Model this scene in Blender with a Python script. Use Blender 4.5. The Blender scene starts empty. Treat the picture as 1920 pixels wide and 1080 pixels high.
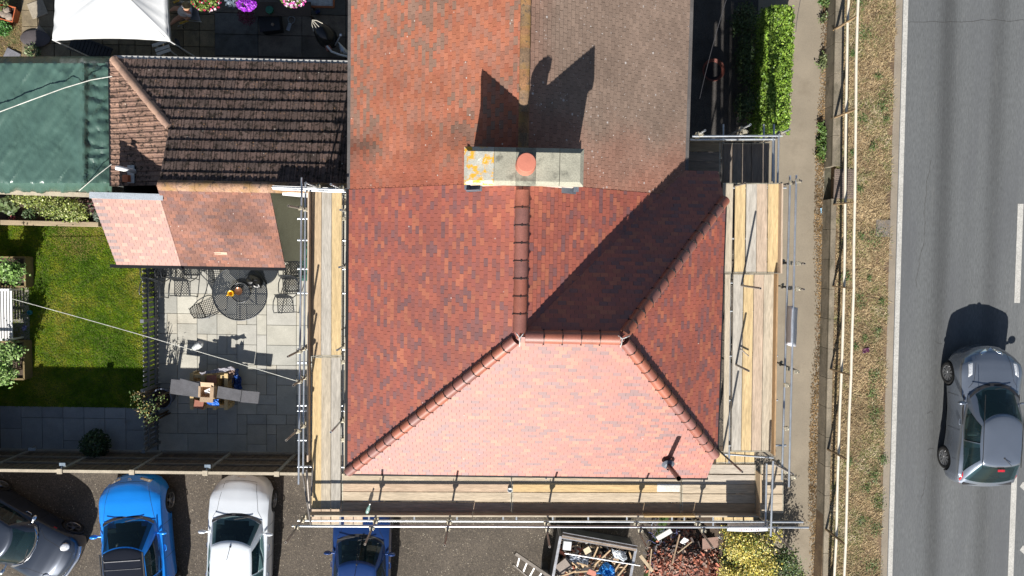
import bpy, math, random
import numpy as np
from mathutils import Vector, Matrix, Quaternion
from mathutils.bvhtree import BVHTree
rnd = random.Random(7); nr = np.random.RandomState(11)
scene = bpy.context.scene
COL = scene.collection

# ---------------------------------------------------------------- camera, sky, sun, exposure
F, H, NX, NY = 1340.0, 21.5, 937.0, 468.0          # focal length and nadir in pixels of a 1920x1080 frame, flying height
q0 = Vector(((NX-960)/F, -(NY-540)/F, -1)).normalized().rotation_difference(Vector((0, 0, -1)))
RC = Matrix.Rotation(math.radians(1.0), 3, 'Z') @ q0.to_matrix()
cam = bpy.data.cameras.new('camera'); camo = bpy.data.objects.new('camera', cam); COL.objects.link(camo)
camo.matrix_world = Matrix.Translation((0, 0, H)) @ RC.to_4x4()
cam.sensor_width = 36; cam.lens = 36*F/1920; cam.clip_end = 2000; cam.clip_start = .1
scene.camera = camo
SUN = Vector((-.155, -.988, math.tan(math.radians(35)))).normalized()
w = bpy.data.worlds.new('World'); scene.world = w; w.use_nodes = True
nt = w.node_tree; bg = nt.nodes['Background']
sk = nt.nodes.new('ShaderNodeTexSky'); sk.sky_type = 'NISHITA'; sk.sun_disc = False
sk.sun_elevation = math.radians(35); sk.sun_rotation = math.radians(190)
nt.links.new(sk.outputs[0], bg.inputs[0]); bg.inputs[1].default_value = .05
sl = bpy.data.lights.new('sun', 'SUN'); sl.energy = 5.0; sl.angle = math.radians(.5); sl.color = (1, .955, .89)
so = bpy.data.objects.new('sun', sl); COL.objects.link(so)
so.rotation_mode = 'QUATERNION'; so.rotation_quaternion = SUN.to_track_quat('Z', 'Y')
scene.view_settings.view_transform = 'Standard'; scene.view_settings.look = 'None'
scene.view_settings.exposure = .83; scene.view_settings.gamma = 1

def P(px, py, z=0.0):
    """point of the site at height z that stands at a place measured on the photograph"""
    d = RC @ Vector(((px-960)/F, -(py-540)/F, -1)); s = (z-H)/d.z
    return Vector((d.x*s, d.y*s, z))

# ---------------------------------------------------------------- materials
def lin(c): return tuple((x/12.92 if x <= .04045 else ((x+.055)/1.055)**2.4) for x in c)
MATS = {}
def mat(name, col=(.5, .5, .5), rough=.8, var=.25, scale=3., fine=.2, fscale=40., bump=.2, bscale=40., metal=0., spec=.5,
        attr=False, spots=(), coat=0., stretch=(1, 1, 1), sheen=0., alpha=None, bdist=.01):
    if name in MATS: return MATS[name]
    m = bpy.data.materials.new(name); m.use_nodes = True; MATS[name] = m
    N, L = m.node_tree.nodes, m.node_tree.links
    b = N['Principled BSDF']
    b.inputs['Roughness'].default_value = rough; b.inputs['Metallic'].default_value = metal
    b.inputs['Specular IOR Level'].default_value = spec; b.inputs['Coat Weight'].default_value = coat
    b.inputs['Coat Roughness'].default_value = .03
    if sheen: b.inputs['Sheen Weight'].default_value = sheen; b.inputs['Sheen Roughness'].default_value = .4
    geo = N.new('ShaderNodeNewGeometry'); mp = N.new('ShaderNodeVectorMath'); mp.operation = 'MULTIPLY'
    mp.inputs[1].default_value = stretch; L.new(geo.outputs['Position'], mp.inputs[0]); vec = mp.outputs[0]
    def noise(sc, det=4., ro=.6):
        n = N.new('ShaderNodeTexNoise'); n.inputs['Scale'].default_value = sc; n.inputs['Detail'].default_value = det
        n.inputs['Roughness'].default_value = ro; L.new(vec, n.inputs['Vector']); return n.outputs['Fac']
    def mrange(x, a, b_, c, d):
        r = N.new('ShaderNodeMapRange'); r.inputs[1].default_value = a; r.inputs[2].default_value = b_
        r.inputs[3].default_value = c; r.inputs[4].default_value = d; L.new(x, r.inputs[0]); return r.outputs[0]
    def mul(a, b_):
        r = N.new('ShaderNodeMath'); r.operation = 'MULTIPLY'; L.new(a, r.inputs[0]); L.new(b_, r.inputs[1]); return r.outputs[0]
    def mixc(f, A, B, mode='MIX'):
        x = N.new('ShaderNodeMix'); x.data_type = 'RGBA'; x.blend_type = mode
        for s, v in ((x.inputs['Factor'], f), (x.inputs['A'], A), (x.inputs['B'], B)):
            if hasattr(v, 'is_output') or hasattr(v, 'links'): L.new(v, s)
            elif isinstance(v, (int, float)): s.default_value = v
            else: s.default_value = (*v, 1)
        return x.outputs['Result']
    k = mul(mrange(noise(scale), .3, .7, 1-var, 1+var), mrange(noise(fscale, 2.), .3, .7, 1-fine, 1+fine))
    if attr:
        a = N.new('ShaderNodeAttribute'); a.attribute_name = 'tint'; base = mixc(1., a.outputs['Color'], col, 'MULTIPLY')
    else:
        rgb = N.new('ShaderNodeRGB'); rgb.outputs[0].default_value = (*col, 1); base = rgb.outputs[0]
    cc = N.new('ShaderNodeCombineColor')
    for i in range(3): L.new(k, cc.inputs[i])
    base = mixc(1., base, cc.outputs[0], 'MULTIPLY')
    for sp in spots:                                 # (kind, colour, scale, lo, hi, strength)
        kind, c2, sc, lo, hi, st = sp
        if kind == 'noise': f = mrange(noise(sc, 5., .65), lo, hi, 0, st)
        else:
            v = N.new('ShaderNodeTexVoronoi'); v.inputs['Scale'].default_value = sc; L.new(vec, v.inputs['Vector'])
            f = mrange(v.outputs['Distance'], lo, hi, st, 0)
            g = mrange(noise(sc*.23, 2.), .5, .56, 0, 1); f = mul(f, g)
        base = mixc(f, base, c2)
    L.new(base, b.inputs['Base Color'])
    if bump:
        bn = N.new('ShaderNodeBump'); bn.inputs['Strength'].default_value = bump; bn.inputs['Distance'].default_value = bdist
        L.new(noise(bscale, 3.), bn.inputs['Height']); L.new(bn.outputs[0], b.inputs['Normal'])
    if alpha is not None: b.inputs['Alpha'].default_value = alpha
    return m

# ---------------------------------------------------------------- mesh builder
class MB:
    def __init__(s): s.v = []; s.f = []; s.t = []; s.tint = (1, 1, 1); s.smooth = False
    def q(s, pts, tint=None):
        n = len(s.v); s.v += [tuple(p) for p in pts]; s.f.append(tuple(range(n, n+len(pts)))); s.t.append(tint or s.tint)
    def grid(s, rows, close=False, tint=None):
        n = len(s.v); w = len(rows[0])
        for r in rows: s.v += [tuple(p) for p in r]
        for i in range(len(rows)-1):
            for j in range(w if close else w-1):
                k = (j+1) % w
                s.f.append((n+i*w+j, n+i*w+k, n+(i+1)*w+k, n+(i+1)*w+j)); s.t.append(tint or s.tint)
    def box(s, c, d, rot=0, m=None, tint=None, taper=1.):
        c = Vector(c); x, y, z = d[0]/2, d[1]/2, d[2]/2
        M = m if m is not None else Matrix.Rotation(rot, 3, 'Z')
        n = len(s.v)
        for sx, sy, sz in ((-1,-1,-1),(1,-1,-1),(1,1,-1),(-1,1,-1),(-1,-1,1),(1,-1,1),(1,1,1),(-1,1,1)):
            k = taper if sz > 0 else 1.
            s.v.append(tuple(c + M @ Vector((sx*x*k, sy*y*k, sz*z))))
        for f in ((0,3,2,1),(4,5,6,7),(0,1,5,4),(1,2,6,5),(2,3,7,6),(3,0,4,7)):
            s.f.append(tuple(n+i for i in f)); s.t.append(tint or s.tint)
    def bar(s, a, b, wd, th, up=(0, 0, 1), tint=None):
        a = Vector(a); b = Vector(b); d = b-a; L = d.length
        if L < 1e-6: return
        x = d.normalized(); u = Vector(up); y = u.cross(x)
        if y.length < 1e-4: y = Vector((0, 1, 0)).cross(x)
        y.normalize(); z = x.cross(y)
        M = Matrix((x, y, z)).transposed(); s.box((a+b)/2, (L, wd, th), m=M, tint=tint)
    def tube(s, pts, r, n=10, cap=True, tint=None, radii=None):
        pts = [Vector(p) for p in pts]; rows = []
        prev = None
        for i, p in enumerate(pts):
            d = (pts[min(i+1, len(pts)-1)] - pts[max(i-1, 0)]).normalized()
            if prev is None:
                a = d.cross(Vector((0, 0, 1)));
                if a.length < .05: a = d.cross(Vector((0, 1, 0)))
            else: a = prev - d*prev.dot(d)
            a.normalize(); prev = a; b = d.cross(a); rr = radii[i] if radii else r
            rows.append([p + (a*math.cos(2*math.pi*k/n) + b*math.sin(2*math.pi*k/n))*rr for k in range(n)])
        s.grid(rows, True, tint)
        if cap:
            s.q(list(reversed(rows[0])), tint); s.q(rows[-1], tint)
    def lathe(s, prof, c=(0, 0, 0), n=24, m=None, tint=None, cap=False):
        c = Vector(c); M = m or Matrix.Identity(3); rows = []
        for r, z in prof: rows.append([c + M @ Vector((r*math.cos(2*math.pi*k/n), r*math.sin(2*math.pi*k/n), z)) for k in range(n)])
        s.grid(rows, True, tint)
        if cap: s.q(rows[-1], tint)
    def build(s, name, mt, parent=None, smooth=None, loc=None, bevel=0, sub=0):
        me = bpy.data.meshes.new(name); me.from_pydata(s.v, [], s.f); me.validate(clean_customdata=False)
        if len(me.polygons) == len(s.t):
            at = me.attributes.new('tint', 'FLOAT_COLOR', 'FACE')
            at.data.foreach_set('color', np.array([(*t, 1) for t in s.t], dtype=np.float32).ravel())
        me.update(); me.materials.append(mt)
        if smooth if smooth is not None else s.smooth:
            me.polygons.foreach_set('use_smooth', [True]*len(me.polygons)); me.set_sharp_from_angle(angle=math.radians(38))
        o = bpy.data.objects.new(name, me); COL.objects.link(o)
        if parent is not None: o.parent = parent
        if loc is not None: o.location = loc
        if bevel:
            b = o.modifiers.new('bevel', 'BEVEL'); b.width = bevel; b.segments = 2; b.limit_method = 'ANGLE'
        if sub:
            b = o.modifiers.new('sub', 'SUBSURF'); b.levels = sub; b.render_levels = sub
        return o
def quads(name, V, T, mt, parent=None):
    """V (n,4,3) numpy quads, T (n,3) colours"""
    n = len(V); me = bpy.data.meshes.new(name)
    me.vertices.add(n*4); me.vertices.foreach_set('co', V.reshape(-1).astype(np.float32))
    me.loops.add(n*4); me.loops.foreach_set('vertex_index', np.arange(n*4, dtype=np.int32))
    me.polygons.add(n); me.polygons.foreach_set('loop_start', np.arange(0, n*4, 4, dtype=np.int32))
    at = me.attributes.new('tint', 'FLOAT_COLOR', 'FACE')
    at.data.foreach_set('color', np.hstack([T, np.ones((n, 1))]).astype(np.float32).ravel())
    me.update(calc_edges=True); me.materials.append(mt)
    o = bpy.data.objects.new(name, me); COL.objects.link(o)
    if parent is not None: o.parent = parent
    return o
def tag(o, label, cat, group=None):
    o['label'] = label; o['category'] = cat
    if group: o['group'] = group
    return o
def thing(name, label, cat, loc=(0, 0, 0), rz=0, group=None):
    o = bpy.data.objects.new(name, None); COL.objects.link(o); o.location = loc; o.rotation_euler = (0, 0, rz)
    o.empty_display_size = .2
    return tag(o, label, cat, group)
def kind(o, k): o['kind'] = k; return o
def dup(root, loc=None, rz=None, label=None):
    r = root.copy(); COL.objects.link(r)
    if loc is not None: r.location = loc
    if rz is not None: r.rotation_euler = (0, 0, rz)
    if label: r['label'] = label
    for ch in list(root.children):
        c = ch.copy(); COL.objects.link(c); c.parent = r
        for g in list(ch.children):
            d = g.copy(); COL.objects.link(d); d.parent = c
    return r
def settle(root):
    """children were built in site coordinates: keep them there under the Empty"""
    bpy.context.view_layer.update()
    inv = root.matrix_world.inverted()
    for c in root.children: c.matrix_parent_inverse = inv

def leafcloud(pts, size, tints, up=.5, asp=.55):
    """pts (n,3), returns quads"""
    n = len(pts); nrm = nr.normal(size=(n, 3)); nrm[:, 2] = np.abs(nrm[:, 2])+up*2; nrm /= np.linalg.norm(nrm, axis=1)[:, None]
    a = nr.normal(size=(n, 3)); a -= (a*nrm).sum(1)[:, None]*nrm; a /= np.linalg.norm(a, axis=1)[:, None]
    b = np.cross(nrm, a); s = (size*nr.uniform(.6, 1.35, n))[:, None]/2
    V = np.stack([pts-a*s, pts-b*s*asp*1.1, pts+a*s, pts+b*s*asp*1.1], 1)
    return V, tints
def pick(cols, n, j=.15):
    c = np.array(cols)[nr.randint(0, len(cols), n)]; return c*nr.uniform(1-j, 1+j, (n, 1))
def blob(n, c, r, shell=.55, flat=0.):
    d = nr.normal(size=(n, 3)); d /= np.linalg.norm(d, axis=1)[:, None]
    k = nr.uniform(shell, 1, n)**.5
    p = d*k[:, None]*np.array(r)+np.array(c); return p
M_leaf = mat('leaf', (1, 1, 1), rough=.5, var=.15, fine=.1, attr=True, bump=0, spec=.35)
M_grass = mat('grass blade', (1, 1, 1), rough=.9, var=.22, scale=1.1, fine=.12, fscale=6, attr=True, bump=0, spec=.08)
M_stem = mat('stem bark', (.10, .07, .04), rough=.9)
M_soil = mat('soil', (.07, .05, .035), rough=.95, var=.4, scale=5, fine=.4, fscale=60, bump=.6)
# ================================================================ SETTING
M_park = mat('car park tarmac', (.080, .066, .052), rough=.93, var=.25, scale=.9, fine=.5, fscale=38, bump=1., bscale=60,
             spots=(('noise', (.055, .046, .04), 1.6, .56, .74, .55), ('vor', (.42, .37, .29), 13, .12, .2, .9), ('noise', (.22, .18, .13), 22, .56, .66, .7), ('noise', (.035, .03, .026), 17, .58, .68, .6), ('vor', (.5, .45, .38), 6, .05, .08, .9)))
M_pave = mat('footpath', (.235, .20, .15), rough=.9, var=.12, scale=.8, fine=.12, fscale=50, bump=.3,
             spots=(('noise', (.17, .14, .10), 1.3, .55, .72, .5), ('noise', (.16, .13, .095), 7, .62, .72, .4)))
M_road = mat('road asphalt', (.108, .114, .117), rough=.85, var=.10, scale=.5, fine=.22, fscale=55, bump=.5, bscale=110, stretch=(1, .12, 1), attr=True,
             spots=(('noise', (.085, .089, .096), 1.1, .46, .7, .75), ('noise', (.17, .17, .165), 2.7, .6, .75, .4), ('noise', (.16, .155, .145), 34, .63, .72, .55)))
M_dust = mat('dusty road edge', (.235, .20, .155), rough=.92, var=.12, scale=1.5, fine=.2, fscale=50)
M_line = mat('road paint', (.42, .41, .38), rough=.7, var=.12, fine=.2, fscale=25, spots=(('noise', (.18, .175, .165), 16, .58, .72, .5),))
M_verge = mat('dry earth', (.15, .10, .06), rough=.95, var=.3, scale=1.2, fine=.35, fscale=30, bump=.7,
              spots=(('noise', (.24, .17, .09), 2.2, .5, .65, .6), ('noise', (.07, .085, .03), 1.7, .56, .68, .6)))
M_conc = mat('weathered concrete', (.19, .165, .13), rough=.9, var=.25, scale=2, fine=.2, spots=(('noise', (.07, .07, .04), 2.5, .5, .68, .7),))
M_gravel = mat('garden gravel', (.055, .05, .046), rough=.95, var=.3, scale=2, fine=.6, fscale=45, bump=.8, spots=(('vor', (.2, .19, .18), 26, .12, .2, .6),))
def sheet(name, x0, x1, y0, y1, z, m, label=None):
    b = MB(); b.q([(x0, y0, z), (x1, y0, z), (x1, y1, z), (x0, y1, z)]); return kind(b.build(name, m), 'structure')
sheet('ground', -400, 9.85, -400, 400, -.012, M_park)
VZ = .55                                            # the road and its verge stand this much above the footpath
def wallx(y): return 9.62
sheet('pavement', 7.55, 9.78, -60, 60, -.004, M_pave)
b = MB(); b.box((9.90+60, 0, VZ/2-.1), (120, 240, VZ+.2)); kind(b.build('embankment', M_verge), 'structure')
b = MB(); b.box((209.9, 0, VZ/2-.11), (400, 800, VZ+.17)); kind(b.build('far_ground', M_verge), 'structure')
sheet('gutter_strip', 11.50, 11.80, -120, 120, VZ+.012, M_dust)
b = MB(); tc1 = 12.98
for i in range(240):
    x = 11.70+i*.06; k = 1.05-.48*math.exp(-((x-tc1)/.30)**2)-.30*math.exp(-((x-tc1-1.55)/.32)**2)-.06*math.sin(x*7)*math.sin(x*2.3)
    k2 = k if x < 15.6 else 1-.3*math.exp(-((x-17)/.35)**2); k2 *= rnd.uniform(.97, 1.03); b.q([(x, -120, VZ+.016), (x+.06, -120, VZ+.016), (x+.06, 120, VZ+.016), (x, 120, VZ+.016)], (k2, k2, k2))
kind(b.build('road', M_road), 'structure')
b = MB(); z = VZ+.021; rl = 11.77
y = -60
while y < 60:
    x0 = rl-.05; b.q([(x0, y, z), (x0+.14, y, z), (x0+.14, y+.98, z), (x0, y+.98, z)]); y += .98+.004
cx = 15.64-.0192*8.3
for (y0, y1) in ((P(1900, 1200, VZ).y, P(1905, 885, VZ).y), (P(1917, 568, VZ).y, P(1917, 395, VZ).y+.2)):
    xx = cx-(.11 if y0 > -3 else 0); b.q([(xx-.08, y0, z), (xx+.09, y0, z), (xx+.09, y1, z), (xx-.08, y1, z)])
for py in (918, 1037):
    c = P(1918, py, VZ); c.x += .0192*c.y; b.q([(c.x-.12, c.y+.1, z), (c.x-.02, c.y+.25, z), (c.x+.5, c.y-.2, z), (c.x+.4, c.y-.35, z)])
kind(b.build('road_marking', M_line), 'structure')
# worn wheel tracks, tar joint and cracks on the carriageway
M_track = mat('worn wheel track', (.072, .073, .077), rough=.8, var=.12, fine=.2, fscale=55, stretch=(1, .2, 1), bump=.4, bscale=110)
def ribbon(b, pts, wd, z):
    for i in range(len(pts)-1):
        a, c = Vector(pts[i]), Vector(pts[i+1]); d = (c-a).normalized(); n = Vector((-d.y, d.x))*wd/2
        b.q([(a.x-n.x, a.y-n.y, z), (c.x-n.x, c.y-n.y, z), (c.x+n.x, c.y+n.y, z), (a.x+n.x, a.y+n.y, z)])
b = MB()
def crack(x, y, n, dx, dy, wd=.012):
    pts = [(x, y)]
    for i in range(n): x += dx+rnd.uniform(-.04, .04); y += dy+rnd.uniform(-.04, .04); pts.append((x, y))
    ribbon(b, pts, wd, VZ+.020)
for (px, py, n, dx, dy) in ((1738, 775, 8, .03, -.004), (1700, 43, 30, .15, 0), (1752, 640, 5, .05, 0), (1738, 845, 5, .06, 0), (1735, 880, 12, .002, -.1), (1745, 300, 30, -.002, -.12)):
    c = P(px, py, VZ); crack(c.x, c.y, n, dx, dy, .008)
kind(b.build('road_cracks', mat('tar crack', (.05, .047, .045), rough=.9)), 'structure')
# retaining wall between footpath and verge, with the opening for the ramp
wy = lambda py: P(1548, py, 0).y
yo0, yo1 = P(1555, 375, 0).y, P(1555, 316, 0).y
def retwall(name, y0, y1, wd, label):
    b = MB(); n = int((y1-y0)/.9)+1
    for i in range(n):
        a = y0+(y1-y0)*i/n; c = y0+(y1-y0)*(i+1)/n
        b.box((9.75+.06, (a+c)/2, VZ/2-.03), (.12, c-a-.008, VZ+.0), tint=(rnd.uniform(.8, 1.1),)*3)
        b.box((9.735+wd/2, (a+c)/2, VZ+.01), (wd, c-a-.006, .07), tint=(rnd.uniform(.85, 1.15),)*3)
    return tag(b.build(name, mat('wall concrete', (.20, .17, .125), rough=.92, var=.3, scale=2.5, fine=.2, attr=True, stretch=(1, .6, 1), spots=(('noise', (.06, .055, .03), 3, .52, .68, .6),)), bevel=.008), label, 'wall')
retwall('retaining_wall', yo1, 40, .26, 'low concrete retaining wall with a wide coping, beside the green hedge end of the pavement')
retwall('retaining_wall', -40, yo0, .15, 'long narrow concrete retaining wall running below the ramp beside the pavement')
b = MB(); b.q([(9.74, yo0, .0), (9.74, yo1, .0), (10.12, yo1, VZ+.02), (10.12, yo0, VZ+.02)]); b.q([(9.74, yo0+.01, 0), (10.12, yo0+.01, VZ+.02), (10.12, yo0+.01, 0)])
tag(b.build('ramp', mat('mossy ramp', (.085, .08, .055), rough=.9, var=.45, scale=4, fine=.3)), 'dark mossy sloping ramp through the gap in the retaining wall', 'ramp')
b = MB(); p0, p1 = P(1562, 372, VZ), P(1602, 318, VZ)
b.box(((p0.x+p1.x)/2, (p0.y+p1.y)/2, VZ+.015), (p1.x-p0.x, p1.y-p0.y, .05))
for i in range(11):
    for j in range(14):
        b.lathe([(.018, 0), (.012, .012), (.0, .012)], (p0.x+.05+i*(p1.x-p0.x-.1)/10, p0.y+.05+j*(p1.y-p0.y-.1)/13, VZ+.04), 6)
tag(b.build('tactile_paving', mat('tactile slab', (.15, .115, .095), rough=.85)), 'brownish tactile paving slab with rows of blisters at the top of the ramp', 'paving slab')
b = MB(); c = P(1655, 428, VZ); b.box((c.x, c.y, VZ+.01), (.42, .5, .04))
tag(b.build('paving_slab', mat('grey worn slab', (.17, .15, .13), rough=.9)), 'worn grey slab at the road edge of the dry verge', 'paving slab')

# dry verge grass and weeds
def blades(name, x0, x1, y0, y1, n, h, wd, cols, z, mask=None, kindof='stuff', lay=1.):
    x = nr.uniform(x0, x1, n); y = nr.uniform(y0, y1, n)
    if mask is not None:
        k = mask(x, y); x, y = x[k], y[k]; n = len(x)
    a = nr.uniform(0, 2*np.pi, n); hh = h*nr.uniform(.5, 1.4, n); l = lay*hh*nr.uniform(.3, 1.3, n)
    base = np.stack([x, y, np.full(n, z)], 1); t = np.stack([np.cos(a)*l, np.sin(a)*l, hh*.6], 1)
    s = np.stack([-np.sin(a), np.cos(a), np.zeros(n)], 1)*wd/2
    V = np.stack([base-s, base+s, base+t*.6+s*.8+[0, 0, .0], base+t], 1)
    f = np.sin(x*2.1+1.3*np.sin(y*1.7))*np.cos(y*1.3+x)*.6+np.sin(x*5.3+2*np.sin(y*4.1+1))*np.cos(y*4.7+1.5*np.sin(x*3.3))*.45+np.sin(x*13+2*np.sin(y*9))*np.cos(y*11+x*3)*.25; g = nr.normal(size=n)*.3+f*1.1
    T = np.array(cols)[np.clip(((g+1.3)/2.6*len(cols)).astype(int), 0, len(cols)-1)]*nr.uniform(.75, 1.25, (n, 1))
    return tag(kind(quads(name, V, T, M_grass), kindof), 'x', 'grass')
g1 = blades('dry_grass', 9.92, 11.52, -11, 9.2, 56000, .075, .013, [(.38, .28, .155), (.48, .37, .22), (.24, .17, .09), (.42, .33, .19), (.17, .18, .065), (.54, .45, .30)], VZ+.0, lay=1.5, mask=lambda x, y: x < 11.46+.07*np.sin(y*3.1)+.05*np.sin(y*9.7+1)+nr.normal(size=len(x))*.03)
g1['label'] = 'dry brown grass covering the verge between the rails and the road'
g2 = blades('leaf_litter', 9.49, 9.75, -10.5, 9.2, 9000, .03, .02, [(.22, .14, .07), (.30, .20, .10), (.12, .08, .04), (.18, .11, .06)], .004, lay=1.6,
            mask=lambda x, y: x > 9.73-.18*nr.uniform(0, 1, len(x))**1.5-.10*(np.sin(y*.8)+1))
g2['label'] = 'dead leaves and dust gathered along the foot of the retaining wall'; g2['category'] = 'leaf litter'
weeds = []
for (px, py, r) in ((1617, 225, .22), (1622, 75, .2), (1655, 200, .2), (1640, 145, .18), (1640, 285, .17), (1615, 360, .16), (1640, 437, .28), (1615, 445, .12), (1600, 290, .15), (1632, 510, .15),
                    (1612, 560, .2), (1623, 640, .16), (1640, 705, .2), (1630, 730, .35), (1645, 770, .2), (1655, 860, .3), (1640, 880, .2), (1612, 965, .22), (1650, 950, .25), (1600, 640, .1),
                    (1590, 860, .15), (1640, 1000, .2), (1638, 1050, .28), (1600, 110, .14), (1650, 560, .16), (1650, 620, .13), (1610, 12, .25), (1630, 920, .16), (1578, 515, .16), (1660, 230, .14)):
    c = P(px+rnd.uniform(-6, 6), py+rnd.uniform(-12, 12), VZ); r *= rnd.uniform(.6, 1.5); n = int(750*r)
    p = np.stack([c.x+nr.normal(size=n)*r*.42, c.y+nr.normal(size=n)*r*.5, VZ+nr.uniform(.02, .07, n)], 1)
    weeds.append(leafcloud(p, .055, pick([(.07, .13, .03), (.10, .16, .045), (.05, .09, .03), (.14, .17, .06)], n), asp=.3))
tag(kind(quads('weeds', np.vstack([a for a, _ in weeds]), np.vstack([t for _, t in weeds]), M_leaf), 'stuff'), 'green weeds dotted through the dry grass of the verge', 'weeds')
def plant(name, px, py, z, r, n, size, cols, label, cat='plant', hz=None, stem=True, asp=.55, up=.5, shell=.2, group=None):
    c = P(px, py, z); hz = hz or r*.7
    t = thing(name, label, cat, (c.x, c.y, max(0, z-hz)), group=group)
    p = blob(n, (0, 0, hz), (r, r, hz), shell)
    lump = (np.sin(p[:, 0]*9/r*.5+1)+np.sin(p[:, 1]*8/r*.5+2)+np.sin(p[:, 2]*7/r*.5))/3
    p[:, :2] *= (1+.13*lump)[:, None]
    V, T = leafcloud(p, size, pick(cols, n, .25), up=up, asp=asp)
    quads('foliage', V, T, M_leaf, t)
    if stem:
        b = MB()
        for k in range(5):
            a = rnd.uniform(0, 6.28); b.tube([(0, 0, -.05), (math.cos(a)*r*.25, math.sin(a)*r*.25, hz*.7), (math.cos(a)*r*.6, math.sin(a)*r*.6, hz*1.25)], .012, 5)
        b.build('stem', M_stem, t)
    return t
def weedclump(px, py, rx, ry, n, cols, label):
    c = P(px, py, 0); t = thing('weed_clump', label, 'weeds', (c.x, c.y, 0)); k = max(5, n//28)
    ce = np.stack([nr.normal(0, rx*.5, k), nr.normal(0, ry*.5, k), nr.uniform(.03, .16, k)], 1); own = nr.randint(0, k, n)
    p = ce[own]+nr.normal(size=(n, 3))*[.05, .05, .03]; p[:, 2] = np.abs(p[:, 2])+.01; cc = pick(cols, k, .3)[own]*nr.uniform(.8, 1.2, (n, 1))
    V, T = leafcloud(p, .07, cc, up=.5); quads('foliage', V, T, M_leaf, t)
    b = MB()
    for q_ in ce[:8]: b.tube([(0, 0, 0), (q_[0]*.5, q_[1]*.5, .06), tuple(q_)], .006, 4)
    b.build('stem', M_stem, t)
weedclump(1538, 252, .12, .30, 420, [(.06, .12, .025), (.10, .17, .04), (.16, .18, .06)], 'leafy green weed clump at the foot of the wall, upper one beside the pavement edge')
weedclump(1538, 288, .14, .34, 520, [(.05, .10, .02), (.09, .15, .035), (.18, .15, .06)], 'straggly green weed clump just above the ramp opening')
weedclump(1540, 118, .12, .30, 300, [(.10, .13, .05), (.14, .16, .07), (.2, .16, .08)], 'dull grey green weed clump at the wall foot beside the middle of the hedge')
weedclump(1543, 3, .12, .2, 260, [(.06, .12, .03), (.12, .16, .05)], 'green weed clump at the wall foot at the very top edge of the view')
weedclump(1540, 37, .08, .14, 110, [(.10, .13, .05), (.2, .16, .08)], 'small half dead weed at the wall foot near the top edge')

# white rail fence along the verge
M_rail = mat('cream rail paint', (.66, .60, .49), rough=.55, var=.1, fine=.08)
M_post = mat('brown post', (.24, .165, .09), rough=.85, var=.3)
t = thing('rail_fence', 'long two rail cream tubular fence with thin wooden posts along the verge', 'fence', (9.9, 0, VZ))
posts = [(1607, 30), (1604, 205), (1602, 379), (1600, 541), (1595, 704), (1589, 862), (1585, 1021)]
pp = [P(a, b_, VZ+1.14) for a, b_ in posts]; pp = [Vector((a.x, a.y, 0)) for a in pp]
pp = [pp[0]+Vector((.03, 5.4, 0)), pp[0]+Vector((.02, 2.7, 0))]+pp+[pp[-1]+Vector((-.02, -2.6, 0)), pp[-1]+Vector((-.04, -5.2, 0))]
for i, p in enumerate(pp):
    b = MB(); off = (-.1, .06)
    b.bar((p.x-.06, p.y+rnd.uniform(-.03, .03)+.0, VZ-.1), (p.x, p.y, VZ+1.14), .07, .035, up=(0, 1, 0)); b.build('post', M_post, t)
for i in range(len(pp)-1):
    for nm, zz in (('upper', 1.12), ('lower', .6)):
        a, c = pp[i], pp[i+1]; b = MB(); o = .0 if zz > 1 else -.02
        b.tube([(a.x+o+.02, a.y, VZ+zz), ((a.x+c.x)/2+o+.02+rnd.uniform(-.012, .012), (a.y+c.y)/2, VZ+zz-.01), (c.x+o+.02, c.y, VZ+zz)], .037, 10, cap=True); b.smooth = True
        b.build('rail', M_rail, t)
settle(t)

# ================================================================ PAVING, LAWN
def ashlar(name, x0, x1, y0, y1, cell, z, m, cols, gap=.012, sizes=((2, 2), (3, 2), (2, 3), (2, 1), (1, 2), (1, 1)), wts=(6, 4, 4, 3, 3, 1)):
    nx, ny = max(1, round((x1-x0)/cell)), max(1, round((y1-y0)/cell)); cx_, cy_ = (x1-x0)/nx, (y1-y0)/ny
    used = np.zeros((nx, ny), bool); b = MB()
    for j in range(ny):
        for i in range(nx):
            if used[i, j]: continue
            for _ in range(12):
                w_, h_ = rnd.choices(sizes, wts)[0]
                if i+w_ <= nx and j+h_ <= ny and not used[i:i+w_, j:j+h_].any(): break
            else: w_ = h_ = 1
            used[i:i+w_, j:j+h_] = True; c = rnd.choice(cols); k = rnd.uniform(.9, 1.1)
            b.box((x0+(i+w_/2)*cx_, y0+(j+h_/2)*cy_, z-.015+rnd.uniform(-.002, .002)), (w_*cx_-gap, h_*cy_-gap, .05), tint=tuple(v*k for v in c))
    o = b.build(name, m, bevel=.004); return kind(o, 'structure')
M_slab = mat('sandstone slab', (1, 1, 1), rough=.75, var=.12, scale=2.5, fine=.08, fscale=30, attr=True, bump=.3, bscale=12, spec=.4, spots=(('noise', (.19, .15, .10), 1.8, .6, .75, .35),))
pa = P(300, 845, 0); pb = P(600, 440, 0)
X_pf = P(296, 640, 0).x
y_bot = P(400, 850, 0).y
sheet('patio_bedding', X_pf-.05, -3.6, y_bot-.05, 1.3, 0, mat('jointing sand', (.10, .09, .075), rough=.95))
ashlar('patio', X_pf, -3.7, y_bot, 1.25, .298, .02, M_slab, [(.42, .405, .35), (.44, .425, .365), (.40, .39, .35), (.43, .405, .34), (.385, .38, .34)])
xl = P(8, 800, 0).x; ylb = P(100, 762, 0).y
sheet('path_bedding', xl-.6, X_pf-.02, y_bot-.05, ylb+.01, .002, MATS['jointing sand'])
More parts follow.
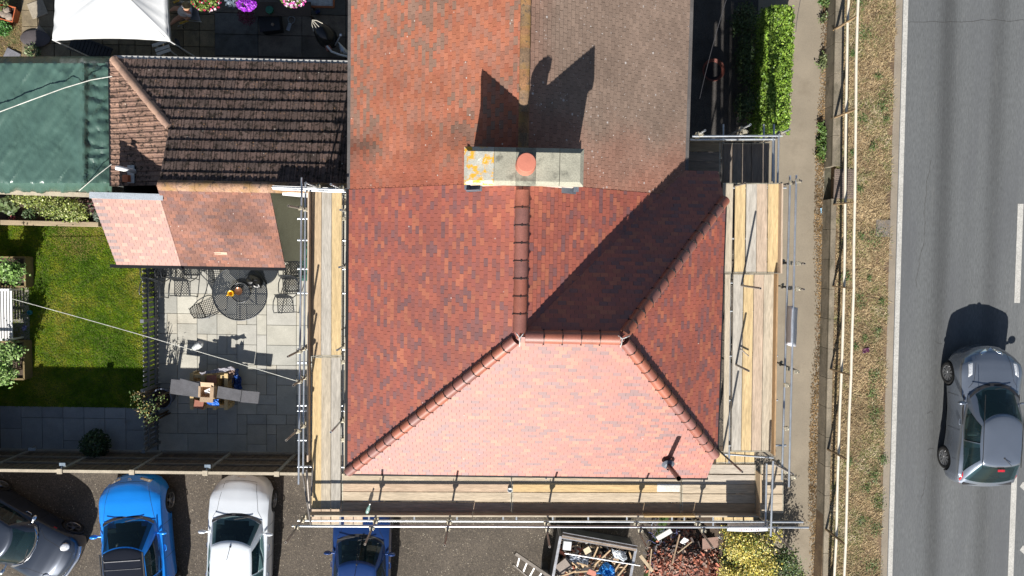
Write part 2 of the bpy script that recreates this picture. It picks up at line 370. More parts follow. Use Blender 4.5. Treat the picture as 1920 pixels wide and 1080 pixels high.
ashlar('garden_path', xl-.1, X_pf-.03, y_bot, ylb, .314, .02, M_slab, [(.25, .255, .255), (.28, .28, .275), (.23, .235, .24)], sizes=((2, 2), (2, 3), (2, 1), (1, 1)), wts=(4, 5, 2, .6))
ly1 = P(100, 418, 0).y
b = MB(); b.q([(xl-.6, ylb, .03), (X_pf-.02, ylb, .03), (X_pf-.02, ly1, .03), (xl-.6, ly1, .03)])
M_lawn = mat('lawn soil', (.06, .095, .006), rough=.95, var=.3, scale=2, fine=.3, spots=(('noise', (.16, .13, .045), 1.3, .55, .72, .6),)); kind(b.build('lawn', M_lawn), 'structure')
g3 = blades('lawn_grass', xl-.6, X_pf-.03, ylb, ly1, 80000, .05, .014, [(.035, .085, .003), (.06, .125, .005), (.09, .16, .006), (.14, .19, .010), (.20, .21, .02), (.25, .23, .04)], .03)
g3['label'] = 'mown green lawn with yellowed patches behind the picket fence'
# yellowed patch near the sleeper edging
c = P(145, 450, 0); g4 = blades('worn_lawn', c.x-.9, c.x+1.0, c.y-.9, c.y+.45, 9000, .035, .012, [(.25, .20, .07), (.21, .18, .05), (.29, .23, .09)], .034,
    mask=lambda x, y: (((x-c.x)/.8)**2+((y-c.y)/.55)**2+nr.normal(size=len(x))*.35) < .8)
g4['label'] = 'straw coloured worn patch of lawn beside the timber edging'
for (px, py, r) in ((165, 470, .3), (130, 520, .2), (195, 515, .2)):
    pass
M_npat = mat('old patio slab', (1, 1, 1), rough=.9, var=.25, scale=3, fine=.2, attr=True, spots=(('noise', (.05, .045, .035), 2.5, .52, .7, .6),))
yn0 = P(400, 118, 0).y; xs = P(405, 60, 0).x
sheet('neighbour_patio_bedding', P(90, 60, 0).x, -3.3, yn0-2.8, 20, .0, mat('dark jointing', (.03, .028, .022), rough=.95))
b = MB(); ns = .468
for i in range(12):
    for j in range(14):
        b.box((xs-.235-i*ns, yn0-.25+j*ns, .02), (ns-.02, ns-.02, .04), tint=(lambda k: (.20*k, .16*k, .10*k))(rnd.uniform(.7, 1.15)))
kind(b.build('small_slab_patio', M_npat, bevel=.004), 'structure')
b = MB(); ny_ = .62
for i in range(5):
    for j in range(12):
        k = rnd.uniform(.7, 1.1); c_ = rnd.choice([(.14, .115, .105), (.12, .12, .115), (.15, .13, .11)])
        b.box((xs+.60+i*1.28, yn0-.1+j*ny_, .02), (1.265, ny_-.02, .04), tint=tuple(v*k for v in c_))
kind(b.build('large_slab_patio', M_npat, bevel=.004), 'structure')
b = MB(); q = P(95, 110, 0); b.q([(q.x-8, q.y-1.5, .012), (q.x+.05, q.y-1.5, .012), (q.x+.05, q.y+14, .012), (q.x-8, q.y+14, .012)])
kind(b.build('neighbour_garden_soil', mat('scrubby soil', (.16, .115, .06), rough=.95, var=.35, scale=2, fine=.35, bump=.7, spots=(('noise', (.085, .10, .03), 2.4, .5, .62, .7),))), 'structure')
g5 = blades('scrubby_grass', q.x-2.2, q.x, q.y-.4, q.y+3, 9000, .05, .014, [(.13, .15, .045), (.2, .17, .07), (.25, .18, .09), (.09, .12, .03)], .012,
    mask=lambda x, y: np.sin(x*3+1)+np.sin(y*3.5)+nr.normal(size=len(x))*.5 > -.1)
g5['label'] = 'patchy dry grass in the neighbouring garden beside the white canopy'
sheet('front_garden', 4.2, 7.55, 1.0, 60, .0, M_gravel)
sheet('bed_soil', xl-.6, P(190, 400, 0).x, ly1, P(100, 352, 0).y, .02, M_soil)
# ================================================================ ROOFS
def clip(poly, a, b_, c):
    out = []
    for i in range(len(poly)):
        p, q = poly[i], poly[(i+1) % len(poly)]; dp = a*p[0]+b_*p[1]-c; dq = a*q[0]+b_*q[1]-c
        if dp <= 0: out.append(p)
        if dp*dq < 0: t = dp/(dp-dq); out.append((p[0]+(q[0]-p[0])*t, p[1]+(q[1]-p[1])*t))
    return out
def clip_convex(poly, conv):
    n = len(conv)
    for i in range(n):
        (x0, y0), (x1, y1) = conv[i], conv[(i+1) % n]
        poly = clip(poly, (y1-y0), -(x1-x0), (y1-y0)*x0-(x1-x0)*y0)
        if len(poly) < 3: return []
    return poly
def tile_slope(name, pts, down, mt, parent, colf, tw=.165, gauge=.1, th=.017, gap=.005, jit=.0045, off=0, bond=.5, groups=False, wob=0.0):
    """tiles laid in courses on the planar convex polygon pts (3D); down = horizontal direction of fall"""
    pts = [Vector(p) for p in pts]; n = (pts[1]-pts[0]).cross(pts[2]-pts[0]).normalized()
    if n.z < 0: n = -n
    dn = Vector((down[0], down[1], 0)); v = (dn - n*dn.dot(n)).normalized(); u = n.cross(v)
    O = pts[0]; c2 = [((p-O).dot(u), (p-O).dot(v)) for p in pts]
    area = sum(c2[i][0]*c2[(i+1) % len(c2)][1]-c2[(i+1) % len(c2)][0]*c2[i][1] for i in range(len(c2)))
    if area < 0: c2.reverse()
    us = [p[0] for p in c2]; vs = [p[1] for p in c2]; v1 = max(vs)
    b = MB(); W = lambda x, y, z: O+u*x+v*y+n*z
    b.tint = (.05, .035, .03); b.q([W(x, y, -.012) for x, y in c2])
    row = 0; y = v1
    while y > min(vs)-gauge:
        x = min(us)-tw-off+(bond*tw if row % 2 else 0)+rnd.uniform(-.01, .01); col = 0
        while x < max(us)+tw:
            poly = [(x+gap/2, y-gauge), (x+tw-gap/2, y-gauge), (x+tw-gap/2, y), (x+gap/2, y)]
            pc = clip_convex(poly, c2)
            if len(pc) >= 3:
                j = rnd.uniform(0, jit); t = rnd.uniform(-1, 1)*jit*.5
                def hgt(px_, py_): return .002+(py_-(y-gauge))/gauge*th+j+t*(px_-x)/tw
                wc = W(x+tw/2, y, 0); c = colf(wc.x, wc.y, wc.z, row, x)
                b.q([W(px_, py_, hgt(px_, py_)) for px_, py_ in pc], c)
                # lower edge
                lo = [p for p in pc if abs(p[1]-y) < 1e-6]
                if len(lo) == 2:
                    a_, e_ = lo; b.q([W(a_[0], y, hgt(*a_)), W(a_[0], y, -.012), W(e_[0], y, -.012), W(e_[0], y, hgt(*e_))], tuple(k*.8 for k in c))
            x += tw; col += 1
        y -= gauge; row += 1
    return b.build(name, mt, parent)
def ridge_run(name, a, c, r, seg, mt, parent, cols, clips=None, clipmt=None, flat=1.):
    a = Vector(a); c = Vector(c); L = (c-a).length; d = (c-a)/L; n = max(1, round(L/seg))
    side = d.cross(Vector((0, 0, 1))).normalized(); up = side.cross(d)
    b = MB(); b.smooth = True
    for i in range(n):
        s0, s1 = a+d*(L*i/n+.004), a+d*(L*(i+1)/n+.018); col = rnd.choice(cols); k = rnd.uniform(.88, 1.12); col = tuple(x*k for x in col)
        rows = []
        for s_, rr in ((s0, r*.97), (s1, r*1.03)):
            rows.append([s_+side*(rr*math.cos(t))+up*(rr*flat*math.sin(t)-.05) for t in [math.radians(-12+204*m_/12) for m_ in range(13)]])
        b.grid(rows, tint=col); b.q(rows[1], tuple(x*.35 for x in col)); b.q(list(reversed(rows[0])), tuple(x*.35 for x in col))
    o = b.build(name, mt, parent)
    if clips:
        for i in range(1, n):
            b = MB(); s_ = a+d*(L*i/n)
            pts = [s_+side*(r*1.07*math.cos(t))+up*(r*1.07*flat*math.sin(t)-.045) for t in [math.radians(12+156*m_/8) for m_ in range(9)]]
            b.tube(pts, .0055, 5)
            for k in (0, 4, 8): b.box(pts[k], (.03, .03, .012))
            b.build(clips, clipmt, o)
    return o
# pink sheen comes from the new clay tiles' sanded, slightly glossy face
M_new = mat('new clay tile', (1, 1, 1), rough=.63, var=.1, scale=1.2, fine=.12, fscale=60, attr=True, bump=.25, bscale=90, spec=1.0, bdist=.003, coat=.3,
            spots=(('vor', (.55, .48, .44), 3.2, .03, .06, .8),))
M_old = mat('old clay tile', (1, 1, 1), rough=.85, var=.16, scale=.8, fine=.18, fscale=60, attr=True, bump=.4, bscale=80, spec=.3,
            spots=(('vor', (.62, .58, .53), 5.5, .05, .11, .9), ('vor', (.05, .03, .025), 7.0, .05, .10, .8)))
M_lich = mat('lichened clay tile', (1, 1, 1), rough=.9, var=.14, scale=.9, fine=.2, fscale=60, attr=True, bump=.4, bscale=80, spec=.25,
            spots=(('noise', (.55, .52, .50), 15, .665, .70, .85), ('noise', (.60, .58, .56), 5.5, .70, .73, .85), ('vor', (.60, .57, .54), 8.5, .06, .13, .9), ('vor', (.55, .52, .50), 4.1, .06, .13, .8), ('vor', (.04, .025, .02), 9.0, .05, .10, .8)))
M_ridge = mat('ridge clay', (1, 1, 1), rough=.5, var=.15, scale=4, fine=.12, attr=True, spec=.7, bump=.2, bscale=60)
M_oridge = mat('old ridge clay', (1, 1, 1), rough=.9, var=.3, scale=4, fine=.3, attr=True, spec=.3, bump=.6, spots=(('noise', (.27, .16, .05), 3.0, .46, .6, .6), ('noise', (.06, .055, .05), 9.0, .55, .66, .8)))
M_black = mat('black gutter plastic', (.012, .012, .013), rough=.4, var=.05)
M_mort = mat('white mortar', (.45, .43, .41), rough=.9)
M_render = mat('pebble dash', (.33, .33, .27), rough=.95, var=.08, fine=.25, fscale=45, bump=.9, bscale=70)
M_brick = mat('brickwork wall', (.22, .12, .08), rough=.9)
M_wclip = mat('dark ridge clip', (.02, .016, .014), rough=.5)
M_white = mat('white upvc', (.78, .78, .77), rough=.4, var=.03, fine=.03)
M_glass = mat('window glass', (.03, .04, .05), rough=.05, bump=0)
from mathutils import noise as mno
NEW = [(.285, .064, .034), (.305, .074, .038), (.255, .060, .038), (.205, .060, .046), (.160, .058, .054), (.265, .062, .036), (.235, .060, .042), (.34, .096, .044), (.30, .07, .037)]
M_new.node_tree.nodes['Principled BSDF'].inputs['Coat Roughness'].default_value = .62
def newcol(x, y, z, row, u):
    k = rnd.uniform(.9, 1.08)*(1+.12*mno.noise(Vector((x*.7, y*.7, z*.7)))); c = rnd.choice(NEW); return tuple(v*k for v in c)
def clamp(v, a=0, b_=1): return max(a, min(b_, v))
from mathutils import noise as mno
def oldcol(x, y, z, row, u):
    k = rnd.uniform(.9, 1.1); c = rnd.choice([(.335, .12, .068), (.35, .13, .075), (.315, .11, .065), (.34, .135, .085), (.30, .125, .082), (.28, .13, .09)])
    g = mno.noise(Vector((x*.8+3, y*.45, 0)))
    if rnd.random() < clamp(.16+g*.7): c = (.22, .13, .095)
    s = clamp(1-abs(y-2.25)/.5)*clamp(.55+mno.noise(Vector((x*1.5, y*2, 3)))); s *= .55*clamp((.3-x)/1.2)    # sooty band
    m_ = clamp((2.5-y)/1.1+mno.noise(Vector((x*1.3, y*1.3, 5)))*.5)*.85; c = tuple(a_*(1-m_)+b_*m_ for a_, b_ in zip(c, (.275, .085, .052)))
    return tuple(v*k*(1-s) for v in c)
def brown(x, y, z, row, u):
    k = rnd.uniform(.88, 1.1); m_ = clamp(.55-(x-.4)*.9+mno.noise(Vector((x, y*.7, 0)))*.6)*.6 + clamp((2.9-y)/1.5+mno.noise(Vector((x*1.4, y*1.4, 8)))*.4)*.75
    a = (.22, .158, .122); c = (.30, .13, .088); m_ = clamp(m_)
    return tuple((a[i]*(1-m_)+c[i]*m_)*k for i in range(3))
ZE, ZR = 5.1, 7.75
xW, xE, xr, yr, xr2, yS, yN, xH, zH = -3.43, 4.19, .415, -1.67, 2.385, -5.24, 1.87, 4.97, 5.6
yb = 1.30; yT = 11.0
xv = xr+(.75*(yb-yr))/.702
R_ = lambda x, y, z: (x, y, z)
hs = thing('house', 'two storey house with new red clay hipped roof and scaffolding round it', 'house', (.4, -1.7, 0))
tile_slope('roof_slope', [(xr, yb, ZR), (xr, yr, ZR), (xW, yS, ZE), (xW, yb, ZE)], (-1, 0), M_new, hs, newcol)
tile_slope('roof_slope', [(xr, yr, ZR), (xr2, yr, ZR), (xH, -4.57, zH), (xH-.03, yS, ZE), (xW, yS, ZE)], (0, -1), M_new, hs, newcol)
tile_slope('roof_slope', [(xr2, yr, ZR), (xH+.02, 1.2, zH), (xH+.02, -4.57, zH)], (1, 0), M_new, hs, newcol)
tile_slope('roof_slope', [(xr, yr, ZR), (xr2, yr, ZR), (xH, 1.2, zH), (xH, yN, ZE), (xE, yN, ZE)], (0, 1), M_new, hs, newcol)
tile_slope('roof_slope', [(xr, yb, ZR), (xr, yr, ZR), (xv, yb, ZR-.702*(xv-xr))], (1, 0), M_new, hs, newcol)
RC_ = [(.26, .085, .055), (.24, .09, .068), (.28, .09, .052), (.21, .09, .075)]
ridge_run('ridge_tiles', (xr, 1.15, ZR+.03), (xr, yr+.1, ZR+.03), .135, .335, M_ridge, hs, RC_, 'ridge_clip', M_wclip)
ridge_run('ridge_tiles', (xr+.1, yr, ZR+.03), (xr2-.06, yr, ZR+.03), .135, .335, M_ridge, hs, RC_, 'ridge_clip', M_wclip)
ridge_run('hip_tiles', (xr-.08, yr-.08, ZR-.02), (xW+.0, yS+.02, ZE+.03), .115, .30, M_ridge, hs, RC_, 'hip_clip', M_wclip)
ridge_run('hip_tiles', (xr2+.08, yr-.08, ZR-.02), (xH+.0, -4.57, zH+.03), .115, .30, M_ridge, hs, RC_, 'hip_clip', M_wclip)
ridge_run('hip_tiles', (xr2+.08, yr+.08, ZR-.02), (xH+.03, 1.2, zH+.03), .115, .30, M_ridge, hs, RC_, 'hip_clip', M_wclip)
for (x, y) in ((xr, yr-.02), (xr2, yr)):
    b = MB()
    for k in range(3):
        a = [math.radians(55), math.radians(125), math.radians(-90)][k] if x == xr else [math.radians(145), math.radians(265), math.radians(20)][k]
        b.tube([(x, y, ZR+.11), (x+math.cos(a)*.09, y+math.sin(a)*.09, ZR+.10), (x+math.cos(a)*.17, y+math.sin(a)*.17, ZR+.03)], .012, 6)
    b.build('mortar_joint', M_mort, hs)
b = MB(); b.bar((xW-.05, yb, ZE-.05), (xW-.05, yS, ZE-.05), .06, .11); b.bar((xW-.08, yS-.035, ZE-.05), (xH+.0, yS-.035, ZE-.05), .05, .11); b.bar((xH+.05, -4.57, zH-.07), (xH+.05, 1.2, zH-.07), .05, .11)
b.build('gutter', M_black, hs)
def prism_wall(name, outline, z0, z1, m, parent):
    b = MB(); n = len(outline)
    for i in range(n):
        a, c = outline[i], outline[(i+1) % n]; b.q([(a[0], a[1], z0), (c[0], c[1], z0), (c[0], c[1], z1), (a[0], a[1], z1)])
    b.q([(p[0], p[1], z1) for p in outline]); return b.build(name, m, parent)
wl = [(xW+.3, yS+.3), (xH-.25, yS+.3), (xH-.25, yN-.3), (xE-.3, yN-.3), (xE-.3, yb), (xW+.3, yb)]
prism_wall('wall', wl, 0, ZE-.08, M_render, hs)
b = MB(); b.q([(xH-.1, yN-.02, ZE-.1), (xH-.1, 1.25, zH-.08), (xH-.1, 1.25, ZE-.3)]); b.q([(xH-.1, yS+.02, ZE-.1), (xH-.1, -4.57, zH-.08), (xH-.1, -4.57, ZE-.3)]); b.q([(xH-.1, 1.3, zH-.05), (xH-.1, -4.6, zH-.05), (xH-.1, -4.6, ZE-.3), (xH-.1, 1.3, ZE-.3)])
b.build('gable_board', M_white, hs)
for (x, y, z, wx, wy, h) in ((-1.8, yS+.29, 3.6, 1.4, .06, 1.1), (1.6, yS+.29, 3.6, 1.6, .06, 1.1), (-1.8, yS+.29, 1.2, 1.4, .06, 1.2), (1.6, yS+.29, 1.2, 1.6, .06, 1.2), (xW+.29, -2.6, 3.6, .06, 1.3, 1.1), (xH-.24, -1.7, 3.6, .06, 1.8, 1.2)):
    bb = MB(); bb.box((x, y, z), (wx+.12 if wx > .1 else .06, wy+.12 if wy > .1 else .06, h+.12)); f = bb.build('window', M_white, hs)
    bb = MB()
    for s in (-1, 1): bb.box((x+(s*wx/4 if wx > .1 else 0), y+(s*wy/4 if wy > .1 else 0), z), (wx/2-.06 if wx > .1 else .075, wy/2-.06 if wy > .1 else .075, h-.06))
    bb.build('pane', M_glass, f)
# chimney on the party line
M_cap = mat('lichened chimney concrete', (.32, .31, .245), rough=.92, var=.15, scale=3, fine=.15, bump=.6,
            spots=(('noise', (.10, .10, .08), 4.0, .56, .7, .7),))
M_capl = mat('orange lichened concrete', (.42, .41, .35), rough=.95, var=.15, fine=.15, bump=.6, spots=(('noise', (.62, .33, .03), 4.2, .47, .53, 1.), ('noise', (.72, .70, .62), 5.0, .60, .66, .8)))
cw, ce, cs, cn = P(870, 310, 8.45).x, P(1095, 310, 8.45).x, P(980, 347, 8.45).y, P(980, 276, 8.45).y
M_cbr = mat('chimney render', (.48, .42, .36), rough=.9, var=.2)
b = MB(); b.box(((cw+ce)/2, (cs+cn)/2, 7.3), (ce-cw-.16, cn-cs-.14, 2.1)); ch = b.build('chimney', M_cbr, hs)
def cap_piece(x0, x1, m_, nm):
    b = MB(); e = .07; zt, zb = 8.47, 8.40
    o = [(x0, cs), (x1, cs), (x1, cn), (x0, cn)]; i_ = [(x0+(e if x0 == cw else 0), cs+e), (x1-(e if x1 == ce else 0), cs+e), (x1-(e if x1 == ce else 0), cn-e*1.3), (x0+(e if x0 == cw else 0), cn-e*1.3)]
    b.q([(*p, zt) for p in i_])
    for k in range(4):
        l = (k+1) % 4; b.q([(*o[k], zb), (*o[l], zb), (*i_[l], zt), (*i_[k], zt)]); b.q([(*o[k], 8.28), (*o[l], 8.28), (*o[l], zb), (*o[k], zb)])
    return b.build(nm, m_, ch)
xc = P(987, 305, 8.45).x
cap_piece(cw, cw+.54, M_capl, 'coping_slab'); cap_piece(cw+.546, xc-.19, M_cap, 'coping_slab'); cap_piece(xc-.186, xc+.17, mat('dark chimney mortar', (.20, .20, .16), rough=.95, var=.4, scale=6), 'flaunching')
cap_piece(xc+.174, xc+.60, M_cap, 'coping_slab'); cap_piece(xc+.61, ce, M_cap, 'coping_slab')
M_pot = mat('terracotta pot', (.48, .165, .11), rough=.75, var=.06, fine=.05)
py_ = P(987, 305, 8.9).y; xp = P(987, 305, 8.9).x
b = MB(); b.smooth = True; b.lathe([(.0, 8.45), (.19, 8.45), (.155, 8.6), (.15, 8.85), (.172, 8.86), (.172, 8.93), (.160, 8.945), (0, 8.952)], (xp, py_, 0), 36); b.build('chimney_pot', M_pot, ch)
M_lead = mat('lead flashing', (.15, .17, .20), rough=.5, metal=.3, var=.15)
b = MB(); b.q([(cw-.02, cs-.02, 7.06), (cw+.26, cs-.02, 7.27), (cw+.26, cs-.02, 7.55), (cw-.02, cs-.02, 7.35)]);
b.bar((cw-.0, cs+.02, 7.12), (cw+.3, cs+.02, 7.38), .12, .02); b.bar((ce+.0, cs+.02, 7.1), (ce-.3, cs+.02, 7.36), .12, .02)
for sx, xx in ((1, cw), (-1, ce)): b.bar((xx, cs, 7.19-.0), (xx, cn, 7.19), .1, .02)
b.build('flashing', M_lead, ch)
# soil vent pipe on the front slope
zb_ = 6.0
M_pipe = mat('brown vent pipe', (.055, .028, .02), rough=.3, var=.1, bump=0)
pb1 = P(1256, 876, 5.75); pt1 = P(1273, 898, 6.35)
b = MB(); b.smooth = True; b.tube([(pb1.x, pb1.y, 5.2), (pb1.x, pb1.y, 6.55)], .055, 14, cap=False); b.tube([(pb1.x, pb1.y, 5.25), (pb1.x, pb1.y, 6.54)], .047, 14, cap=False)
b.build('vent_pipe', M_pipe, hs)
b = MB(); b.lathe([(.15, -.02), (.10, .035), (.06, .06), (.058, .1)], (pb1.x, pb1.y, 5.6), 16, m=Matrix.Rotation(math.radians(36), 3, 'X')); b.build('pipe_collar', M_lead, hs)
settle(hs)
hn = thing('house', 'adjoining older house with weathered orange and lichened brown roof above the chimney', 'house', (.4, 6, 0))
tile_slope('roof_slope', [(xr, yT, ZR), (xr, yb+.005, ZR), (xW+.02, yb+.005, ZE), (xW+.02, yT, ZE)], (-1, 0), M_old, hn, oldcol)['label'] = 'weathered orange roof slope'
tile_slope('roof_slope', [(xr, yT, ZR), (xr, yb+.005, ZR), (xv, yb+.005, ZR-.702*(xv-xr)), (xE, yN, ZE), (xE, yT, ZE)], (1, 0), M_lich, hn, brown)['label'] = 'brown roof slope speckled with white lichen'
ridge_run('ridge_tiles', (xr, yT, ZR+.03), (xr, 1.85, ZR+.02), .10, .40, M_oridge, hn, [(.24, .13, .065), (.27, .14, .07), (.20, .13, .08)], flat=.55)
b = MB(); b.bar((xW-.03, yT, ZE-.05), (xW-.03, yb+.01, ZE-.05), .07, .1); b.bar((xE+.05, yT, ZE-.05), (xE+.05, yN, ZE-.05), .09, .1); b.build('gutter', mat('grey gutter', (.10, .09, .085), rough=.6), hn)
prism_wall('wall', [(xW+.3, yb+.01), (xE-.3, yb+.01), (xE-.3, yT), (xW+.3, yT)], 0, ZE-.08, M_render, hn)
for (x, y, z) in ((xE-.29, 5.2, 3.6), (xE-.29, 5.2, 1.4), (xE-.29, 8.6, 3.6)):
    bb = MB(); bb.box((x, y, z), (.06, 1.5, 1.2)); f = bb.build('window', M_white, hn)
    bb = MB(); [bb.box((x, y+s*.35, z), (.075, .62, 1.04)) for s in (-1, 1)]; bb.build('pane', M_glass, f)
settle(hn)

# ---------------------------------------------------------------- single storey extensions on the left
EZ, RZ = 2.2, 3.55
M_inter = mat('brown concrete tile', (1, 1, 1), rough=.9, var=.2, scale=2.2, fine=.3, fscale=30, attr=True, bump=.6, spec=.25,
              spots=(('noise', (.018, .014, .01), 9, .52, .60, .85), ('vor', (.62, .58, .50), 5.0, .05, .10, .9), ('vor', (.30, .17, .09), 9.0, .10, .2, .8)))
def inter_slope(name, pts, down, parent, cols, tw=.30, gauge=.30, th=.032):
    polys = pts if isinstance(pts[0][0], (tuple, list)) else [pts]
    pts = [Vector(p) for p in polys[0]]; n = (pts[1]-pts[0]).cross(pts[2]-pts[0]).normalized()
    if n.z < 0: n = -n
    dn = Vector((down[0], down[1], 0)); v = (dn-n*dn.dot(n)).normalized(); u = n.cross(v); O = pts[0]; b = MB(); W = lambda x, y, z: O+u*x+v*y+n*z
    C2 = []
    for pl in polys:
        c2 = [((Vector(p)-O).dot(u), (Vector(p)-O).dot(v)) for p in pl]
        if sum(c2[i][0]*c2[(i+1) % len(c2)][1]-c2[(i+1) % len(c2)][0]*c2[i][1] for i in range(len(c2))) < 0: c2.reverse()
        C2.append(c2); b.tint = (.02, .015, .012); b.q([W(x, y, -.02) for x, y in c2])
    us = [p[0] for c in C2 for p in c]; vs = [p[1] for c in C2 for p in c]
    prof = [(0, 0), (.22, 0), (.28, .018), (.40, .018), (.46, 0), (.5, 0), (.72, 0), (.78, .018), (.90, .018), (.955, 0), (.97, -.012), (1, -.012)]
    y = max(vs)+.001
    while y > min(vs)-gauge:
        x = min(us)-tw
        while x < max(us)+tw:
            c = rnd.choice(cols); k = rnd.uniform(.85, 1.15); c = tuple(q_*k for q_ in c); j = rnd.uniform(0, .005)
            for (a, ha), (e, he) in zip(prof[:-1], prof[1:]):
              for c2 in C2:
                pc = clip_convex([(x+a*tw, y-gauge), (x+e*tw, y-gauge), (x+e*tw, y), (x+a*tw, y)], c2)
                if len(pc) < 3: continue
                def hh(p): t = (p[0]-x-a*tw)/((e-a)*tw); return ha+(he-ha)*t+j+.003+(p[1]-y+gauge)/gauge*th
                cc = c if ha > -.01 else (.02, .015, .012)
                b.q([W(p[0], p[1], hh(p)) for p in pc], cc)
                lo = [p for p in pc if abs(p[1]-y) < 1e-6]
                if len(lo) == 2: b.q([W(lo[0][0], y, hh(lo[0])), W(lo[0][0], y, -.02), W(lo[1][0], y, -.02), W(lo[1][0], y, hh(lo[1]))], tuple(q_*.25 for q_ in c))  # lower edges darkened: shade between the courses put into the colour
            x += tw
        y -= gauge
    return b.build(name, M_inter, parent)
ex = thing('extension', 'single storey rear extension, mossy dark brown tiles on one side, old red on the other', 'extension', (-6, 1.5, 0))
A = P(213, 111, EZ); Bq = P(297, 347, RZ); Cq = P(655, 350, RZ); D = P(322, 238, 3.0)
yeN = P(430, 116, EZ).y; yR = P(450, 350, RZ).y; xG = Bq.x
slopeN = (RZ-EZ)/(yeN-yR)
yD = D.y; zD = RZ-slopeN*(yD-yR); D = P(322, 238, zD); yD = D.y; zD = RZ-slopeN*(yD-yR)
xA = A.x; BR = [(.115, .080, .068), (.13, .088, .074), (.10, .072, .062)]
inter_slope('roof_slope', [[(xG, yR, RZ), (xW+.35, yR, RZ), (xW+.35, yeN, EZ), (xG, yeN, EZ)], [(xA, yeN, EZ), (xG, yD, zD), (xG, yeN, EZ)]], (0, 1), ex, BR)['label'] = 'dark mossy brown slope facing away from the sun'
xeW = P(210, 240, EZ).x; yWs = P(250, 350, EZ).y
zWp = lambda x: EZ+(x-xeW)/(xG-xeW)*(zD-EZ)
inter_slope('roof_slope', [(xeW, yeN, EZ), (xG-.02, yD, zD), (xG-.02, yWs, zD), (xeW, yWs+.0, EZ)], (-1, 0), ex, [(.22, .14, .105), (.25, .155, .115), (.20, .125, .095)], tw=.27)['label'] = 'lighter brown hip slope with ribbed tiles'
ridge_run('hip_tiles', (xG, yD, zD+.0), (xA, yeN, EZ+.02), .12, .42, mat('brown hip cap', (1, 1, 1), rough=.85, var=.25, attr=True, bump=.5), ex, [(.30, .19, .14), (.33, .21, .15)])
ridge_run('ridge_tiles', (xG, yR, RZ-.0), (xW+.35, yR, RZ-.0), .14, .45, M_oridge, ex, [(.27, .17, .12), (.30, .18, .12)])
yeS = P(420, 499, EZ).y; xV = P(530, 420, 3.0).x; xV = (P(505, 356, RZ).x+P(535, 499, EZ).x)/2
xM = (P(298, 362, RZ-.1).x+P(340, 498, EZ).x)/2
REDO = [(.215, .105, .078), (.235, .115, .085), (.20, .10, .08), (.175, .10, .088), (.25, .115, .08)]
def redold(x, y, z, row, u):
    g = mno.noise(Vector((x*1.1+5, y*.8, 1))); c = rnd.choice(REDO); k = rnd.uniform(.88, 1.1)*(1-.28*clamp(g*2.2)); return tuple(q_*k for q_ in c)
M_exo = mat('weathered red tile', (1, 1, 1), rough=.8, var=.15, scale=1.5, fine=.2, attr=True, bump=.4, spec=.3,
            spots=(('vor', (.62, .58, .53), 7.0, .05, .10, .9), ('vor', (.05, .03, .025), 9.0, .05, .10, .8)))
tile_slope('roof_slope', [(xM, yR, RZ), (xV, yR, RZ), (xV, yeS, EZ), (xM, yeS, EZ)], (0, -1), M_exo, ex, redold)['label'] = 'sunny slope of old red tiles'
b = MB(); c = P(415, 475, EZ+.2); b.box(c+Vector((0, 0, .04)), (.34, .085, .02), m=Matrix.Rotation(math.radians(34), 3, 'X'), tint=(1, 1, 1)); b.build('replacement_tile', mat('pale tile', (.5, .33, .24), rough=.7), ex)
b = MB(); b.bar((xA, yeN+.06, EZ-.04), (xW+.3, yeN+.06, EZ-.04), .09, .07); b.build('gutter', mat('pale grey gutter', (.38, .38, .37), rough=.5), ex)
b = MB(); b.bar((xM-1.9, yeS-.05, EZ-.03), (xV+.02, yeS-.05, EZ-.03), .09, .07); b.tube([(xM+.02, yeS-.1, EZ-.1), (xM+.02, yeS-.1, EZ+.06)], .035, 8); b.bar((xeW-.05, yeN, EZ-.04), (xeW-.05, yWs, EZ-.04), .08, .07); b.build('gutter', M_black, ex)
xw_ = xV-.08
b = MB()
yw0, yw1 = yeS+.15, P(557, 380, 0).y+.25
b.q([(xw_, yw0, 0), (xw_, yR, 0), (xw_, yR, RZ-.06), (xw_, yw0, EZ+.08)])
b.q([(xw_, yw0, 0), (xw_, yw0, EZ+.05), (xeW+.3, yw0, EZ+.05), (xeW+.3, yw0, 0)])
b.q([(xeW+.3, yw0, 0), (xeW+.3, yw0, EZ+.05), (xeW+.3, yeN-.2, EZ), (xeW+.3, yeN-.2, 0)])
b.q([(xeW+.3, yeN-.2, 0), (xeW+.3, yeN-.2, EZ), (xW+.3, yeN-.2, EZ), (xW+.3, yeN-.2, 0)])
b.q([(xw_, yR, 0), (xW+.3, yR-.0, 0), (xW+.3, yR-.0, RZ-.05), (xw_, yR-.0, RZ-.05)])
b.q([(xG-.005, yD+.2, zD-.3), (xG-.005, yR-.1, zD-.3), (xG-.005, yR, RZ-.03), (xG-.005, yD, zD-.01)])
b.build('wall', M_render, ex)
b = MB()
a1, a2 = P(512, 352, RZ+.15), P(652, 357, RZ+.15)
b.bar(a1, a2, .10, .10); b.bar((P(530, 360, RZ).x, a1.y-.10, RZ), (P(590, 360, RZ).x, a1.y-.16, RZ-.0), .14, .03, up=(0, 0, 1)); b.build('fascia_board', M_white, ex)
